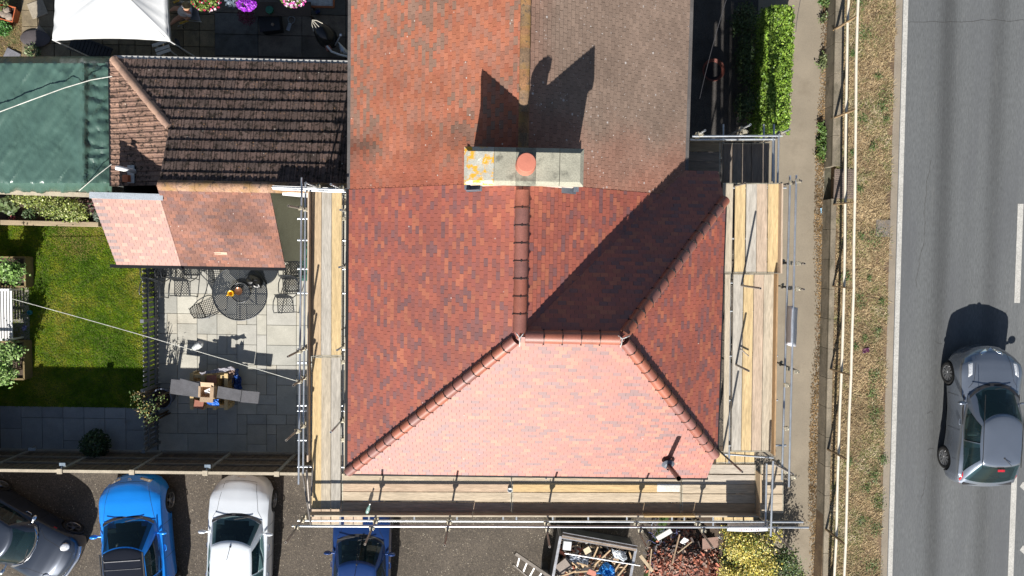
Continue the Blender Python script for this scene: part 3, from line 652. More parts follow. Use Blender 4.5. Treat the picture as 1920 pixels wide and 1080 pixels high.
# boiler flue with roof plate
c = P(236, 316, 2.75); b = MB(); b.smooth = True
b.tube([(c.x+.12, c.y-.05, 2.5), (c.x+.12, c.y-.05, 2.95), (c.x+.02, c.y-.03, 3.02), (c.x-.10, c.y-.01, 3.02)], .06, 12); b.build('flue', M_white, ex)
b = MB(); b.box((c.x+.02, c.y-.12, 2.53), (.22, .46, .03), m=Matrix.Rotation(math.radians(-20), 3, 'Y')); b.build('flue_plate', mat('pale flashing', (.5, .5, .48), rough=.6), ex)
b = MB(); b.box((c.x-.08, c.y-.24, 2.55), (.18, .18, .12), m=Matrix.Rotation(math.radians(-20), 3, 'Y')); b.build('vent_tile', mat('orange vent', (.55, .15, .06), rough=.7), ex)
settle(ex)
lt = thing('lean_to', 'lean-to with new pale pink clay tiles and grey lead at its top edge', 'lean-to', (xM-1, 0, 0))
xp0 = (P(186, 372, EZ+.95).x+P(212, 497, EZ).x)/2; yLt = P(240, 372, EZ+.95).y; sS = (RZ-EZ)/(yR-yeS); zLt = EZ+sS*(yLt-yeS)
PINK = [(.28, .12, .085), (.26, .115, .085), (.30, .14, .10), (.24, .11, .088), (.29, .125, .092), (.35, .18, .125)]
def pinkcol(x, y, z, row, u):
    k = rnd.uniform(.93, 1.06)
    if x < xp0+.28 and row % 2: return (.16*k, .095*k, .09*k)
    return tuple(v*k for v in rnd.choice(PINK))
tile_slope('roof_slope', [(xp0, yLt, zLt), (xM-.01, yLt, zLt), (xM-.01, yeS, EZ), (xp0, yeS, EZ)], (0, -1), M_new, lt, pinkcol, jit=.0015)
b = MB(); b.bar((xp0-.02, yLt+.05, zLt+.04), (xM+.08, yLt+.03, zLt+.05), .16, .03); b.build('flashing', mat('new lead', (.42, .46, .50), rough=.45, var=.1, metal=.2), lt)
b = MB(); b.q([(xp0+.1, yw0, 0), (xp0+.1, yw0, EZ), (xp0+.1, yLt-.1, zLt-.1), (xp0+.1, yLt-.1, 0)]); b.q([(xp0+.1, yw0, 0), (xM, yw0, 0), (xM, yw0, EZ), (xp0+.1, yw0, EZ)]); b.build('wall', M_render, lt)
b = MB(); b.bar((xp0-.02, yeS-.05, EZ-.03), (xM, yeS-.05, EZ-.03), .085, .068); b.build('gutter', M_black, lt)
settle(lt)
# ================================================================ SCAFFOLDING
M_bNS = mat('scaffold board', (1, 1, 1), rough=.8, var=.17, scale=2.0, fine=.2, fscale=9, attr=True, bump=.25, bscale=14, stretch=(7, .6, 7), spec=.3,
            spots=(('noise', (.22, .15, .085), 1.3, .58, .74, .4), ('vor', (.13, .08, .04), 2.4, .02, .05, .8)))
M_bEW = mat('scaffold board across', (1, 1, 1), rough=.8, var=.17, scale=2.0, fine=.2, fscale=9, attr=True, bump=.25, bscale=14, stretch=(.6, 7, 7), spec=.3,
            spots=(('noise', (.22, .15, .085), 1.3, .58, .74, .4), ('vor', (.13, .08, .04), 2.4, .02, .05, .8)))
M_galv = mat('galvanised tube', (.52, .55, .58), rough=.35, metal=.75, var=.2, scale=3, fine=.12, fscale=50, bump=.1)
M_galvd = mat('dull tube', (.30, .27, .24), rough=.55, metal=.6, var=.25, scale=3, fine=.2)
M_coup = mat('coupler', (.42, .38, .29), rough=.5, metal=.6, var=.3, scale=9)
M_hole = mat('tube hollow', (.01, .01, .01), rough=.9)
sc = thing('scaffolding', 'tube and board scaffolding wrapped round three sides of the house', 'scaffolding', (0, -6, 0))
PALE, TAN, YEL, GREY, WARM, ORG = (.44, .38, .29), (.44, .33, .21), (.52, .39, .21), (.40, .37, .32), (.45, .35, .26), (.36, .23, .12)
DK1, DK2 = (.17, .14, .115), (.21, .18, .15)  # weathered board tones, with the upper deck's shade put into the colour
def board(ax, ay, bx, by, wpx, z, col, nm='board', th=.038):
    a, c = P(ax, ay, z), P(bx, by, z); wd = wpx/1340*(H-z); b = MB(); k = rnd.uniform(.95, 1.06)
    zz = z-th/2+rnd.uniform(-.004, .004); a.z = c.z = zz
    ns = abs(a.y-c.y) > abs(a.x-c.x)
    if not ns: col = (col[0]*1.03, col[1]*.98, col[2]*.93)
    b.bar(a, c, wd-.006, th, tint=tuple(v*k for v in col))
    d = (c-a).normalized()
    o = b.build(nm, M_bNS if ns else M_bEW, sc, bevel=.003)
    for p, s in ((a, 1), (c, -1)): b = MB(); b.bar(p+d*s*.002, p+d*s*.028, wd-.002, th+.004); b.build('end_band', M_coup, o)
    return o
zL = 4.79
for (x0, x1, xb0, xb1, cu, cl) in ((583, 602, 585, 602, TAN, YEL), (602, 621, 602, 620, GREY, PALE), (621, 640, 620, 639, YEL, GREY)):
    board((x0+x1)/2+1, 358, (x0+x1)/2, 668, 18.6, zL, cu); board((xb0+xb1)/2+.5, 669, (xb0+xb1)/2, 955, 18.2, zL, cl)
board(653, 360, 649, 880, 9, zL-.02, PALE)
for i, (y0, y1, cols) in enumerate(((892.5, 904, (PALE, PALE)), (904.5, 922.5, (WARM, YEL)), (923.5, 941, (PALE, PALE)), (942, 961, (WARM, TAN)))):
    board(641, (y0+y1)/2-1, 958.5, (y0+y1)/2, 18.4, zL, cols[0]); board(960, (y0+y1)/2, 1276.5, (y0+y1)/2+1, 18.4, zL, cols[1])
b = MB(); a_, c_ = P(1232, 914.5, zL+.004), P(1275.5, 914.8, zL+.004); b.bar((a_.x, a_.y, zL+.001), (c_.x, c_.y, zL+.001), .2, .006); b.build('paint_patch', mat('white paint spill', (.62, .60, .54), rough=.6), sc)
for y, c in ((879.5, GREY), (899, GREY), (916.5, PALE), (935, PALE), (952.5, TAN)):
    board(1329 if y < 885 else 1278, y, 1417, y+.6, 18.2, zL, c); board(1426, y+.4, 1469, y+.8, 18.2, zL+.0, PALE)
for x in (1351.5, 1369.5, 1387.5, 1406): board(x, 846, x, 869, 17.6, zL+.045, YEL)
for x in (593, 611, 629.5, 653.5, 671.5): board(x, 930, x, 984, 17.4, zL-.12, WARM)
for x in (1346, 1366, 1384.5, 1404): board(x, 930, x, 977, 17.6, zL-.12, YEL)
zRD = 5.2
for xa, xb, c in ((1365.5, 1362, PALE), (1388.5, 1386.5, YEL), (1409.5, 1408, GREY), (1429, 1428, ORG), (1450.5, 1449, YEL)): board(xa, 343, xb, 512, 19.8, zRD, c if c != ORG else WARM)
for xa, xb, c in ((1384.5, 1380.5, GREY), (1404, 1399, YEL), (1423.5, 1418, WARM), (1442, 1437, PALE)): board(xa, 513, xb, 847, 18.6, zRD, c)
board(1365, 513, 1361, 850, 10.5, zRD-.02, PALE)
zT = 4.2
for x, c in ((1365, DK1), (1382.5, DK2), (1400, DK1), (1418, DK1), (1434, DK1)): board(x, 268, x-1, 345, 17.2, zT, c)
for y, c in ((275, (.30, .24, .16)), (294, DK2), (312.5, DK2)): board(1286, y, 1351, y+.5, 18, zT, c)
def toe(ax, ay, bx, by, z, h, col, th=.038):
    a, c = P(ax, ay, z), P(bx, by, z); a.z = c.z = z-.04+h/2; b = MB(); b.bar(a, c, th, h, tint=col)
    b.build('toe_board', M_bNS if abs(a.y-c.y) > abs(a.x-c.x) else M_bEW, sc, bevel=.003)
toe(583, 961.5, 886, 962, zL, .24, PALE); toe(887, 962.5, 1204, 963, zL, .22, PALE); toe(1205, 963, 1299, 963, zL, .23, YEL); toe(1300, 963, 1419, 963.5, zL, .22, PALE)
toe(582, 356, 580.5, 862, zL, .22, WARM); toe(1418, 882, 1418, 962, zL, .35, TAN)
toe(1461.5, 345, 1459.5, 512, zRD, .22, WARM); toe(1452.5, 513, 1447, 850, zRD, .22, ORG)
toe(1286, 264, 1441, 264, zT, .22, PALE)
tubes = []
def tube(a, c, nm, m=M_galv, r=.0242):
    b = MB(); b.smooth = True; b.tube([a, c], r, 12, cap=False); a = Vector(a); c = Vector(c); d = (c-a).normalized()
    for p, s in ((a, 1), (c, -1)):
        n = len(b.v); u = d.cross(Vector((0, 0, 1)));
        if u.length < .1: u = Vector((1, 0, 0))
        u.normalize(); v = d.cross(u); rows = [[p+(u*math.cos(t)+v*math.sin(t))*rr+d*s*dd for t in [k*math.pi/6 for k in range(12)]] for rr, dd in ((r, 0), (r*.72, 0), (r*.72, .06))]
        b.grid(rows, True, (1, 1, 1)); b.q(rows[-1], (0, 0, 0))
    return b.build(nm, m, sc)
def rail(ax, ay, bx, by, z, m=M_galv, nm='guard_rail'):
    a, c = P(ax, ay, z), P(bx, by, z); tube(a, c, nm, m); return a, c
R = {}
R['w1'] = rail(566, 333, 560, 908, 5.38); R['w2'] = rail(573, 342, 568.5, 888, 4.92)
R['s1'] = rail(558, 976, 1506, 978.8, 4.92); R['s2'] = rail(548, 986, 1516, 989, 5.38)
R['e1'] = rail(1481.5, 329, 1466, 900, 5.4); R['e2'] = rail(1493, 328, 1479, 913, 5.8)
R['c1'] = rail(1437.5, 869, 1435, 987, 5.2); R['c2'] = rail(1449.5, 864, 1445, 1005, 5.75)
R['n1'] = rail(1298, 255.5, 1467, 254.5, 5.0); R['n2'] = rail(1294, 262, 1454, 261, 4.65)
R['n3'] = rail(1460, 252, 1458, 343, 5.0); R['n4'] = rail(1449.5, 259, 1448, 340, 4.65)
rail(510, 351, 645, 356, 5.35); rail(517, 354.5, 650, 360, 4.95); rail(1354, 851, 1450, 858, 5.0)
for y in (410, 450, 504, 549, 655, 679.5, 760, 770, 825, 875): rail(558, y, 652, y+.5, 4.71, nm='transom')
for x in (638, 692, 777, 857, 943.5, 968.5, 1036.5, 1103, 1175.5, 1260, 1283, 1337): rail(x, 885, x, 976.5+(9 if x in (638, 1337) else 0), 4.71, nm='transom')
for y in (352, 447, 530, 583, 667, 750, 835): rail(1362, y, 1474 if y in (352, 835) else 1458, y, 5.12, nm='transom')
for x in (1356, 1432, 1451): rail(x, 233, x, 343, 4.12, nm='transom')
rail(1286.5, 220, 1286, 264, 4.4, nm='transom')
rail(1369, 513, 1367, 868, 5.06, nm='ledger'); rail(644, 360, 642, 950, 4.64, nm='ledger'); rail(640, 896, 1420, 899, 4.62, M_galvd, nm='ledger')
stds = [(540.7, 386, 6.17, 'w'), (539.5, 668.8, 6.17, 'w'), (550, 722.5, 5.85, 'w'), (536.7, 825.5, 6.17, 'w'), (535.7, 1017.5, 6.2, 's'), (684.2, 1020.7, 6.17, 's'), (833.7, 1023, 6.17, 's'),
        (1030.5, 1025.5, 6.17, 's'), (1212.5, 1027, 6.17, 's'), (1336.7, 1027, 6.17, 's'), (1484, 1029.5, 6.3, 's'), (1426, 540.7, 6.4, ''), (1404, 695.5, 6.05, ''), (1397, 343.5, 5.8, ''), (1392, 885, 6.57, ''),
        (1508.7, 494.2, 5.95, 'e'), (1507.5, 542.5, 5.95, 'e'), (1492, 694, 5.6, 'e'), (1502.5, 339, 5.9, 'e'), (1486.5, 889.5, 5.6, 'e'), (1322, 244.5, 5.4, 'n'), (1407, 233.5, 5.4, 'n'), (1480.5, 242.5, 5.4, 'n'),
        (573.4, 343, 5.8, 'x'), (620.3, 345.5, 5.8, 'x'), (842, 892.5, 4.86, ''), (1024, 897, 4.95, ''), (1153.5, 895.5, 4.86, ''), (703, 890, 4.86, ''), (1300, 898, 4.95, ''),
        (638, 393.5, 5.3, ''), (636, 501, 5.3, ''), (632, 656.5, 5.35, ''), (620, 810.5, 5.8, '')]
lines = {'w': ('w1', 'w2'), 's': ('s1', 's2'), 'e': ('e1', 'e2'), 'n': ('n1', 'n2'), 'x': (), '': ()}
def coupler(p, along, up=True):
    b = MB(); b.box(p, (.085, .085, .07), rot=.2); b.box((p[0]+.05*along[0], p[1]+.05*along[1], p[2]+.01), (.05, .05, .06), rot=.7)
    b.tube([(p[0]-.05, p[1]+.045, p[2]+.02), (p[0]-.05, p[1]+.045, p[2]+.075)], .01, 6); b.tube([(p[0]+.055, p[1]-.03, p[2]), (p[0]+.055, p[1]-.03, p[2]+.06)], .01, 6)
    b.build('coupler', M_coup, sc, bevel=.006)
for i, (x, y, z, s) in enumerate(stds):
    p = P(x, y, z); tube((p.x, p.y, 0), p, 'standard', M_galvd if i < 19 else M_galv)
    for r in lines[s]:
        a, c = R[r]; t = (c-a); k = (p.x-a.x)*t.x+(p.y-a.y)*t.y; k /= t.x*t.x+t.y*t.y; g = a+t*k
        coupler(((g.x+p.x)/2, (g.y+p.y)/2, g.z), (1, 0))
    coupler((p.x+.02, p.y, min(z-.1, 4.72)), (0, 1))
for y in (410, 679, 825): g = P(643, y, 4.75); coupler((g.x, g.y, 4.72), (1, 0))
for y in (722, 803): g = P(1474, y, 5.75); coupler(g, (1, 0))
tube(P(567, 884, 4.9), P(583, 985, 5.1), 'brace', M_galvd); tube(P(575, 880, 5.2), P(581, 960, 5.0), 'brace', M_galvd)
tube(P(1448, 868, 5.3), P(1486, 889, 5.6), 'brace', M_galvd)
tube(P(1388, 654, 5.25), P(1404, 668, 5.3), 'brace', M_galvd, .014)
a = P(584, 930, 4.9); tube(a, P(640, 640, 6.0)*0+P(600, 560, 4.0), 'brace', M_galvd)
settle(sc)
# sheets lashed to the guard rails
M_sheet = mat('white plastic sheet', (.58, .60, .66), rough=.45, var=.06, fine=.05)
def sheet3(name, c0, c1, n, label, cat, sag=.02):
    b = MB(); rows = []
    for i in range(n+1):
        t = i/n; rows.append([Vector(c0[k]).lerp(Vector(c1[k]), t)+Vector((0, 0, sag*math.sin(t*9+k))) for k in range(len(c0))])
    b.grid(rows); o = b.build(name, M_sheet, smooth=True); m = o.modifiers.new('thick', 'SOLIDIFY'); m.thickness = .004; return tag(o, label, cat)
sheet3('warning_sheet', [P(1475.5, 573, 5.45), P(1485, 574, 5.86), P(1495.5, 577, 5.5)], [P(1473.5, 646, 5.45), P(1482.5, 649, 5.86), P(1492.5, 650, 5.5)], 10, 'pale grey plastic sheet folded over the guard rail beside the pavement', 'plastic sheet', .008)
bn = thing('banner', 'long white plastic banner lashed to the corner guard rails above the yellow shrub', 'banner', P(1405, 985, 5.2))
b = MB(); rows = []
for i in range(17):
    t = i/16; x = 1364+t*76; rows.append([P(x, 980, 4.97)+Vector((0, 0, .0)), P(x, 984.5, 5.1), P(x, 989.5, 5.43), P(x+(-1+2*t), 997-1.5*abs(2*t-1)**2, 5.18+.02*math.sin(i))])
b.grid(rows); o = b.build('cloth', M_sheet, bn, smooth=True); m = o.modifiers.new('thick', 'SOLIDIFY'); m.thickness = .004
b = MB()
for i in range(9):
    x = 1386+i*4.6; y = 993.6; w_ = 1.1
    for dx, dy in (((0, -1.2), (0, 1.2)), ((-1, -1), (1, .6)), ((-1.2, .8), (1.2, .8)))[i % 3:i % 3+2] if i % 3 < 2 else (((-1, -1.1), (1, 1.1)), ((1, -1.1), (-1, 1.1))):
        a, c = P(x+dx[0], y+dx[1], 5.36), P(x+dy[0], y+dy[1], 5.36); b.bar(a, c, .016, .004)
b.build('faded_lettering', mat('faded print', (.40, .24, .27), rough=.7), bn); settle(bn)
bt = P(671, 918.5, zL+.03) ; 
t = thing('bottle', 'small clear green plastic bottle leaning on the scaffold toe board', 'bottle', P(690, 955, zL+.22))
b = MB(); b.smooth = True; p = P(688, 962, zL+.16); q2 = P(693, 947, zL+.2)
d = (q2-p).normalized(); b.tube([p, p+d*.02, p+d*.14, p+d*.19, p+d*.24], .04, 12, radii=[.03, .042, .042, .016, .015]); b.build('body', mat('bottle plastic', (.25, .40, .36), rough=.15, alpha=.7), t)
b = MB(); b.tube([p+d*.235, p+d*.26], .019, 10); b.build('cap', M_white, t); settle(t)
c = P(956, 919, zL+.04); b = MB(); b.smooth = True; b.lathe([(.0, 0), (.05, 0), (.06, .05), (.055, .055), (.05, .02), (0, .015)], (c.x, c.y, zL), 14); tag(b.build('cup', mat('white cup', (.7, .72, .72), rough=.4)), 'small white cup sitting on the middle of the long scaffold deck', 'cup')
# ================================================================ GARDEN SIDE
# green tarpaulin over a gazebo frame
M_tarp = mat('green tarpaulin', (.062, .118, .097), rough=.3, var=.04, scale=.7, fine=.06, bump=.5, bscale=3, bdist=.05, stretch=(2.2, .7, 1), spec=.7, spots=())
t = thing('tarpaulin_shelter', 'dark green glossy tarpaulin stretched over a shelter beside the brown roof', 'tarpaulin', (-12.6, 3.2, 0))
b = MB(); b.smooth = True; rows = []
Z0 = 2.35
for j in range(61):
    v = j/60; py = 106+(360-106)*v; r = []
    for i in range(81):
        u = i/80; px = -70+280*u
        zz = Z0+(.10*clamp(1-abs(px-155)/10)) - (.30*clamp((px-160)/50)) - .55*clamp((v-.93)/.07)**1.5*(1+.5*mno.noise(Vector((px*.08, 1, 0)))) - .25*clamp((.05-v)/.05)
        g = mno.noise(Vector((px*.03, py*.018, 0)))*.05+mno.noise(Vector((px*.16+py*.11, py*.012, 3)))*.042+abs(mno.noise(Vector((px*.05-py*.02, py*.055, 9))))*.03
        if px > 155: g += .022*math.sin(py*.30+3*mno.noise(Vector((px*.05, py*.05, 0))))*clamp((px-158)/8)*clamp(mno.noise(Vector((1, py*.02, 0)))+.7)
        else: g += .028*math.sin((px-155)*.06*(20/(8+abs(py-150)*.12)))*clamp(1-abs(px-120)/60)
        r.append(P(px, py+(6*mno.noise(Vector((px*.045, 0, 0)))+2.5*mno.noise(Vector((px*.21, 0, 0))) if v > .97 else 0)-(4*math.sin(math.pi*clamp((px+70)/280)) if False else 0), zz+g))
    rows.append(r)
b.grid(rows); o = b.build('sheet', M_tarp, t); m = o.modifiers.new('thick', 'SOLIDIFY'); m.thickness = .003
for (px, py) in ((2, 118), (203, 118), (203, 345), (2, 345)):
    c = P(px, py, 2.2); b = MB(); b.tube([(c.x, c.y, 0), (c.x, c.y, 1.9)], .02, 8); b.build('pole', M_galv, t)
settle(t)
M_rope = mat('rope', (.55, .55, .50), rough=.8, bump=0)
def rope(pts, r, label, name='rope'):
    b = MB(); b.tube(pts, r, 6); return tag(b.build(name, M_rope, smooth=True), label, 'rope')
def sag(a, c, s, n=14): return [a.lerp(c, i/n)-Vector((0, 0, s*4*(i/n)*(1-i/n))) for i in range(n+1)]
rope([P(-20, 217, 2.6), P(60, 187, 2.62), P(120, 165, 2.60), P(170, 150, 2.45), P(210, 143, 2.32)], .012, 'pale rope lying diagonally across the top of the green tarpaulin')
rope([P(148, 358, 2.3), P(178, 332, 2.45), P(209, 308, 2.25)], .010, 'short pale rope at the lower corner of the green tarpaulin')
# white canopy
M_can = mat('white canopy fabric', (.68, .69, .69), rough=.7, var=.03, fine=.02, bump=.05)
t = thing('gazebo', 'bright white square garden canopy with pitched top over the neighbouring patio', 'canopy', P(205, -30, 0))
zc, za = 2.25, 2.95; cs4 = [P(98, 74, zc), P(317, 76, zc), P(318, -145, zc), P(96, -145, zc)]; ap = P(214, -30, za)
for k in range(4):
    a, c = cs4[k], cs4[(k+1) % 4]; b = MB(); b.smooth = True; rows = []
    mid = (a+c)/2; inn = (Vector((ap.x, ap.y, 0))-Vector((mid.x, mid.y, 0))).normalized()
    for j in range(13):
        v = j/12; row = []
        for i in range(25):
            u = i/24; e = a.lerp(c, u)+inn*.085*math.sin(math.pi*u)**.8*(1-v); p = e.lerp(ap, v)
            p.z -= .14*math.sin(math.pi*v)*(.4+.6*math.sin(math.pi*u)); p.z += .022*math.sin(u*48+v*3)*(1-v)*abs(2*u-1)
            row.append(p)
        rows.append(row)
    b.grid(rows); b.grid([[p+Vector((0, 0, -.001)) for p in rows[0]], [p+Vector((0, 0, -.16)) for p in rows[0]]])
    o = b.build('canopy_panel', M_can, t); m = o.modifiers.new('thick', 'SOLIDIFY'); m.thickness = .003; m.offset = 0
for c in cs4:
    b = MB(); b.tube([(c.x, c.y, 0), (c.x, c.y, zc-.02)], .02, 8); b.build('pole', M_white, t)
settle(t)
# guy lines and bag at the canopy corner
b = MB(); b.smooth = True; c = P(330, 77, 1.6)
for k in range(9): b.tube([c+Vector((-.12+.02*k, .05, -.1+.02*k)), c+Vector((.0, .06-.01*k, .05)), c+Vector((.09+.005*k, .0-.02*k, .02)), c+Vector((.03, -.08, -.02*k)), c+Vector((-.06, -.02-.01*k, 0))], .011, 6)
tag(b.build('cable_coil', mat('black cable', (.02, .022, .03), rough=.5)), 'coil of black strap hanging at the white canopy corner', 'cable')
b = MB(); b.tube([P(322, 80, 2.0), P(356, 107, 1.2)], .014, 6); tag(b.build('strap', MATS['black cable']), 'straight black strap running from the white canopy corner to the brown roof', 'strap')
t = thing('folding_chair', 'small white slatted chair half hidden at the edge of the brown roof', 'chair', P(318, 98, .4), rz=.35)
for k in range(3): b = MB(); b.box((0, .10-.11*k, .45+(.1 if k == 0 else 0)), (.42, .085, .02)); b.build('slat', M_white, t)
for sx in (-1, 1):
    b = MB(); b.bar((sx*.19, .16, 0), (sx*.17, .1, .6), .03, .03); b.build('leg', M_white, t); b = MB(); b.bar((sx*.19, -.2, 0), (sx*.17, -.12, .45), .03, .03); b.build('leg', M_white, t)
# stepping stones, trays and pots of the neighbouring garden
def slab(px, py, w_, h_, rz, label, col=(.30, .26, .20), z=.035, name='stepping_stone', cat='paving slab', th=.05):
    c = P(px, py, z); b = MB(); b.box((0, 0, 0), (w_, h_, th)); o = b.build(name, mat('slab %s' % name+str(col[0]), col, rough=.9, var=.15), bevel=.006); o.location = c; o.rotation_euler = (0, 0, rz); return tag(o, label, cat)
slab(71, 17, .48, .45, .38, 'square sandy stepping stone lying in the grass beside the white canopy')
slab(74, 62, .32, .32, .75, 'half buried stepping stone showing only its corner below the square one', (.26, .22, .17))
slab(23, 104, .42, .3, -.45, 'grey slate slab in the shade at the edge of the green tarpaulin', (.16, .16, .18))
b = MB(); b.smooth = True; c = P(68, 73, .05); b.lathe([(0, 0), (.42, 0), (.44, .05), (.40, .06), (.0, .05)], (0, 0, 0), 20); o = b.build('round_lid', mat('dark grey lid', (.075, .065, .068), rough=.8)); o.location = c; o.scale = (1, .55, 1); tag(o, 'dark grey oval tray lying in the shade next to the white canopy corner', 'tray')
def planter(px, py, r, h, col, label, name='plant_pot', sq=False, fillcol=(.05, .035, .025), rz=0):
    c = P(px, py, h); t = thing(name, label, 'plant pot', (c.x, c.y, 0), rz=rz); b = MB(); n = 4 if sq else 24; k = 1
    b.smooth = not sq; b.lathe([(r*.72*k, 0), (r*.95*k, h*.93), (r*1.04*k, h*.93), (r*1.04*k, h), (r*.93*k, h), (r*.9*k, h*.8)], (0, 0, 0), n); b.build('pot', mat('pot %s' % label[:12], col, rough=.6, var=.1), t)
    b = MB(); b.lathe([(r*.93, h*.82), (0, h*.84)], (0, 0, 0), n); b.build('compost', mat('compost', fillcol, rough=1, bump=1), t); return t
t = planter(12, 24, .30, .34, (.50, .13, .05), 'square orange plastic pot with stones inside, at the top left corner', sq=True, rz=.55)
for (x, y, r) in ((.05, .06, .11), (-.1, .02, .1), (.0, -.12, .12)):
    b = MB(); b.lathe([(0, -.03), (r, -.02), (r*.9, .05), (r*.4, .07), (0, .07)], (x, y, .32), 7); b.build('stone', mat('field stone', (.27, .22, .18), rough=.9), t)
plant('potted_plant', 4, 52, .25, .26, 700, .06, [(.05, .16, .03), (.08, .20, .04)], 'bright green leafy plant below the orange pot', 'plant', .16)
plant('shrub', 0, 6, .4, .25, 400, .07, [(.09, .13, .04), (.14, .17, .06)], 'pale green plant at the extreme top left corner above the orange pot', 'shrub', .25)
plant('garden_plant', 60, 96, .12, .25, 260, .06, [(.05, .09, .03), (.16, .2, .1)], 'low shaded plant with tiny white flowers beside the green tarpaulin edge', 'plant', .1)
t = thing('storage_chest', 'dark wicker lounger half under the white canopy edge', 'lounger', P(170, 92, .35), rz=-.35)
b = MB()
for k in range(12): b.box((-.55+k*.1, 0, .0+.002*k), (.085, .42, .03), tint=(1, 1, 1))
b.build('seat', mat('dark wicker', (.02, .02, .022), rough=.7), t)
for sx in (-1, 1): b = MB(); b.bar((-.6, sx*.22, .02), (.62, sx*.22, .05), .04, .04); b.build('side_rail', MATS['dark wicker'], t)
t.name = 'wicker_lounger'
# hanging baskets
def basket(px, py, z, r, greens, flowers, label, nf, hang=(.25, .04, .04)):
    c = P(px, py, z); t = thing('flower_basket', label, 'flower basket', c)
    b = MB(); b.smooth = True; b.lathe([(0, -r*.9), (r*.5, -r*.75), (r*.8, -r*.3), (r*.85, 0)], (0, 0, 0), 18); b.build('pot', mat('basket liner', (.05, .03, .03), rough=.9), t)
    p = blob(1100, (0, 0, .02), (r*1.15, r*1.0, r*.55), .3); V, T = leafcloud(p, .055, pick(greens, len(p), .25)); quads('foliage', V, T, M_leaf, t)
    p = blob(nf, (r*.2, -r*.3, .06), (r*1.1, r*.8, r*.55), .7); V, T = leafcloud(p, .06, pick(flowers, len(p), .15), up=1, asp=.9); quads('flowers', V, T, M_leaf, t)
    b = MB()
    for k in range(3): a = k*2.09; b.tube([(r*.8*math.cos(a), r*.8*math.sin(a), 0), (0, 0, .55)], .006, 4)
    b.build('chain', M_black, t); return t
PG = [(.12, .19, .03), (.17, .25, .05), (.08, .13, .025), (.22, .29, .08)]
basket(384, -4, 1.7, .36, PG, [(.55, .03, .12), (.6, .45, .5), (.45, .02, .05)], 'hanging basket of lime green leaves with a few red and white flowers', 75)
basket(460, 4, 1.5, .24, [(.12, .08, .12), (.10, .16, .05), (.2, .05, .2)], [(.30, .03, .50), (.38, .06, .62), (.22, .02, .40)], 'hanging basket full of vivid purple flowers', 420)
basket(548, -6, 1.7, .29, PG, [(.62, .08, .35), (.65, .55, .6), (.25, .06, .2)], 'hanging basket with pink and white petunias left of the furled black cover', 170)
plant('potted_plant', 462, 30, .5, .26, 500, .05, [(.12, .02, .05), (.16, .03, .07), (.08, .02, .04)], 'dark red leaved plant just below the purple flower basket', 'plant', .3)
plant('potted_plant', 437, 3, .9, .2, 260, .09, [(.16, .20, .26), (.10, .13, .17)], 'blue grey leaved plant between two flower baskets', 'plant', .3, asp=.8)
# shelf bench, door mat box, bucket lids, table
t = thing('potting_table', 'long dark wooden potting table behind the hanging baskets', 'table', P(515, 18, 0))
b = MB(); b.bar(P(478, 27, .6), P(583, 27, .6), .10, .04); b.bar(P(478, 14, .6), P(583, 14, .6), .30, .035); b.build('top', mat('dark garden wood', (.06, .045, .035), rough=.8), t)
for (x, y) in ((482, 27), (580, 27), (482, 5), (580, 5)): c = P(x, y, .58); b = MB(); b.bar((c.x, c.y, 0), (c.x, c.y, .58), .05, .05); b.build('leg', MATS['dark garden wood'], t)
settle(t)
c = P(504, 17, .75); b = MB(); b.smooth = True; b.lathe([(0, .62), (.10, .62), (.11, .70), (.105, .715), (0, .72)], (c.x, c.y, 0), 20); tag(b.build('green_tub', mat('green tub', (.02, .14, .09), rough=.4)), 'round green lidded tub on the potting table', 'tub')
t = thing('storage_box', 'square black lidded box on the large patio slabs with a stone on top', 'box', P(513, 48, 0), rz=.13)
b = MB(); b.box((0, 0, .2), (.56, .52, .4)); b.build('body', mat('black box plastic', (.016, .018, .024), rough=.5), t, bevel=.02)
b = MB(); b.box((0, 0, .415), (.60, .56, .03)); b.build('lid', MATS['black box plastic'], t, bevel=.01)
c = P(511, 46, .45); b = MB(); b.lathe([(0, 0), (.05, .0), (.04, .03), (0, .035)], (0, 0, 0), 7); o = b.build('stone', MATS['field stone']); o.location = c; tag(o, 'small round stone resting on the black box lid', 'stone')
t = thing('padlock', 'grey metal shackle lock lying on the patio beside the black box', 'lock', P(544, 46, .03), rz=-.35)
b = MB(); b.box((0, -.08, .02), (.11, .22, .035)); b.build('body', M_galv, t, bevel=.01); b = MB(); b.smooth = True; b.tube([(.10*math.cos(a), .14+.10*math.sin(a), .02) for a in [math.radians(-60+30*k) for k in range(11)]], .016, 6); b.build('shackle', M_galv, t)
t = thing('framed_tray', 'orange wood framed tray of odds and ends at the top of the patio', 'tray', P(600, -2, .5))
b = MB(); b.box((0, 0, 0), (.75, .42, .03)); b.build('base', mat('tray glass', (.34, .38, .40), rough=.3, var=.4, scale=7), t)
b = MB()
for (x, y, a_, c_) in ((0, .23, .84, .05), (0, -.23, .84, .05), (.40, 0, .05, .41), (-.40, 0, .05, .41)): b.box((x, y, .02), (a_, c_, .06))
b.build('frame', mat('orange timber', (.24, .075, .02), rough=.6), t)
c = P(596, 22, .08); b = MB(); b.box((0, 0, 0), (.12, .09, .06), rot=.6); o = b.build('blue_packet', mat('blue wrapper', (.03, .05, .16), rough=.4)); o.location = c; tag(o, 'little dark blue packet on the patio below the framed tray', 'packet')
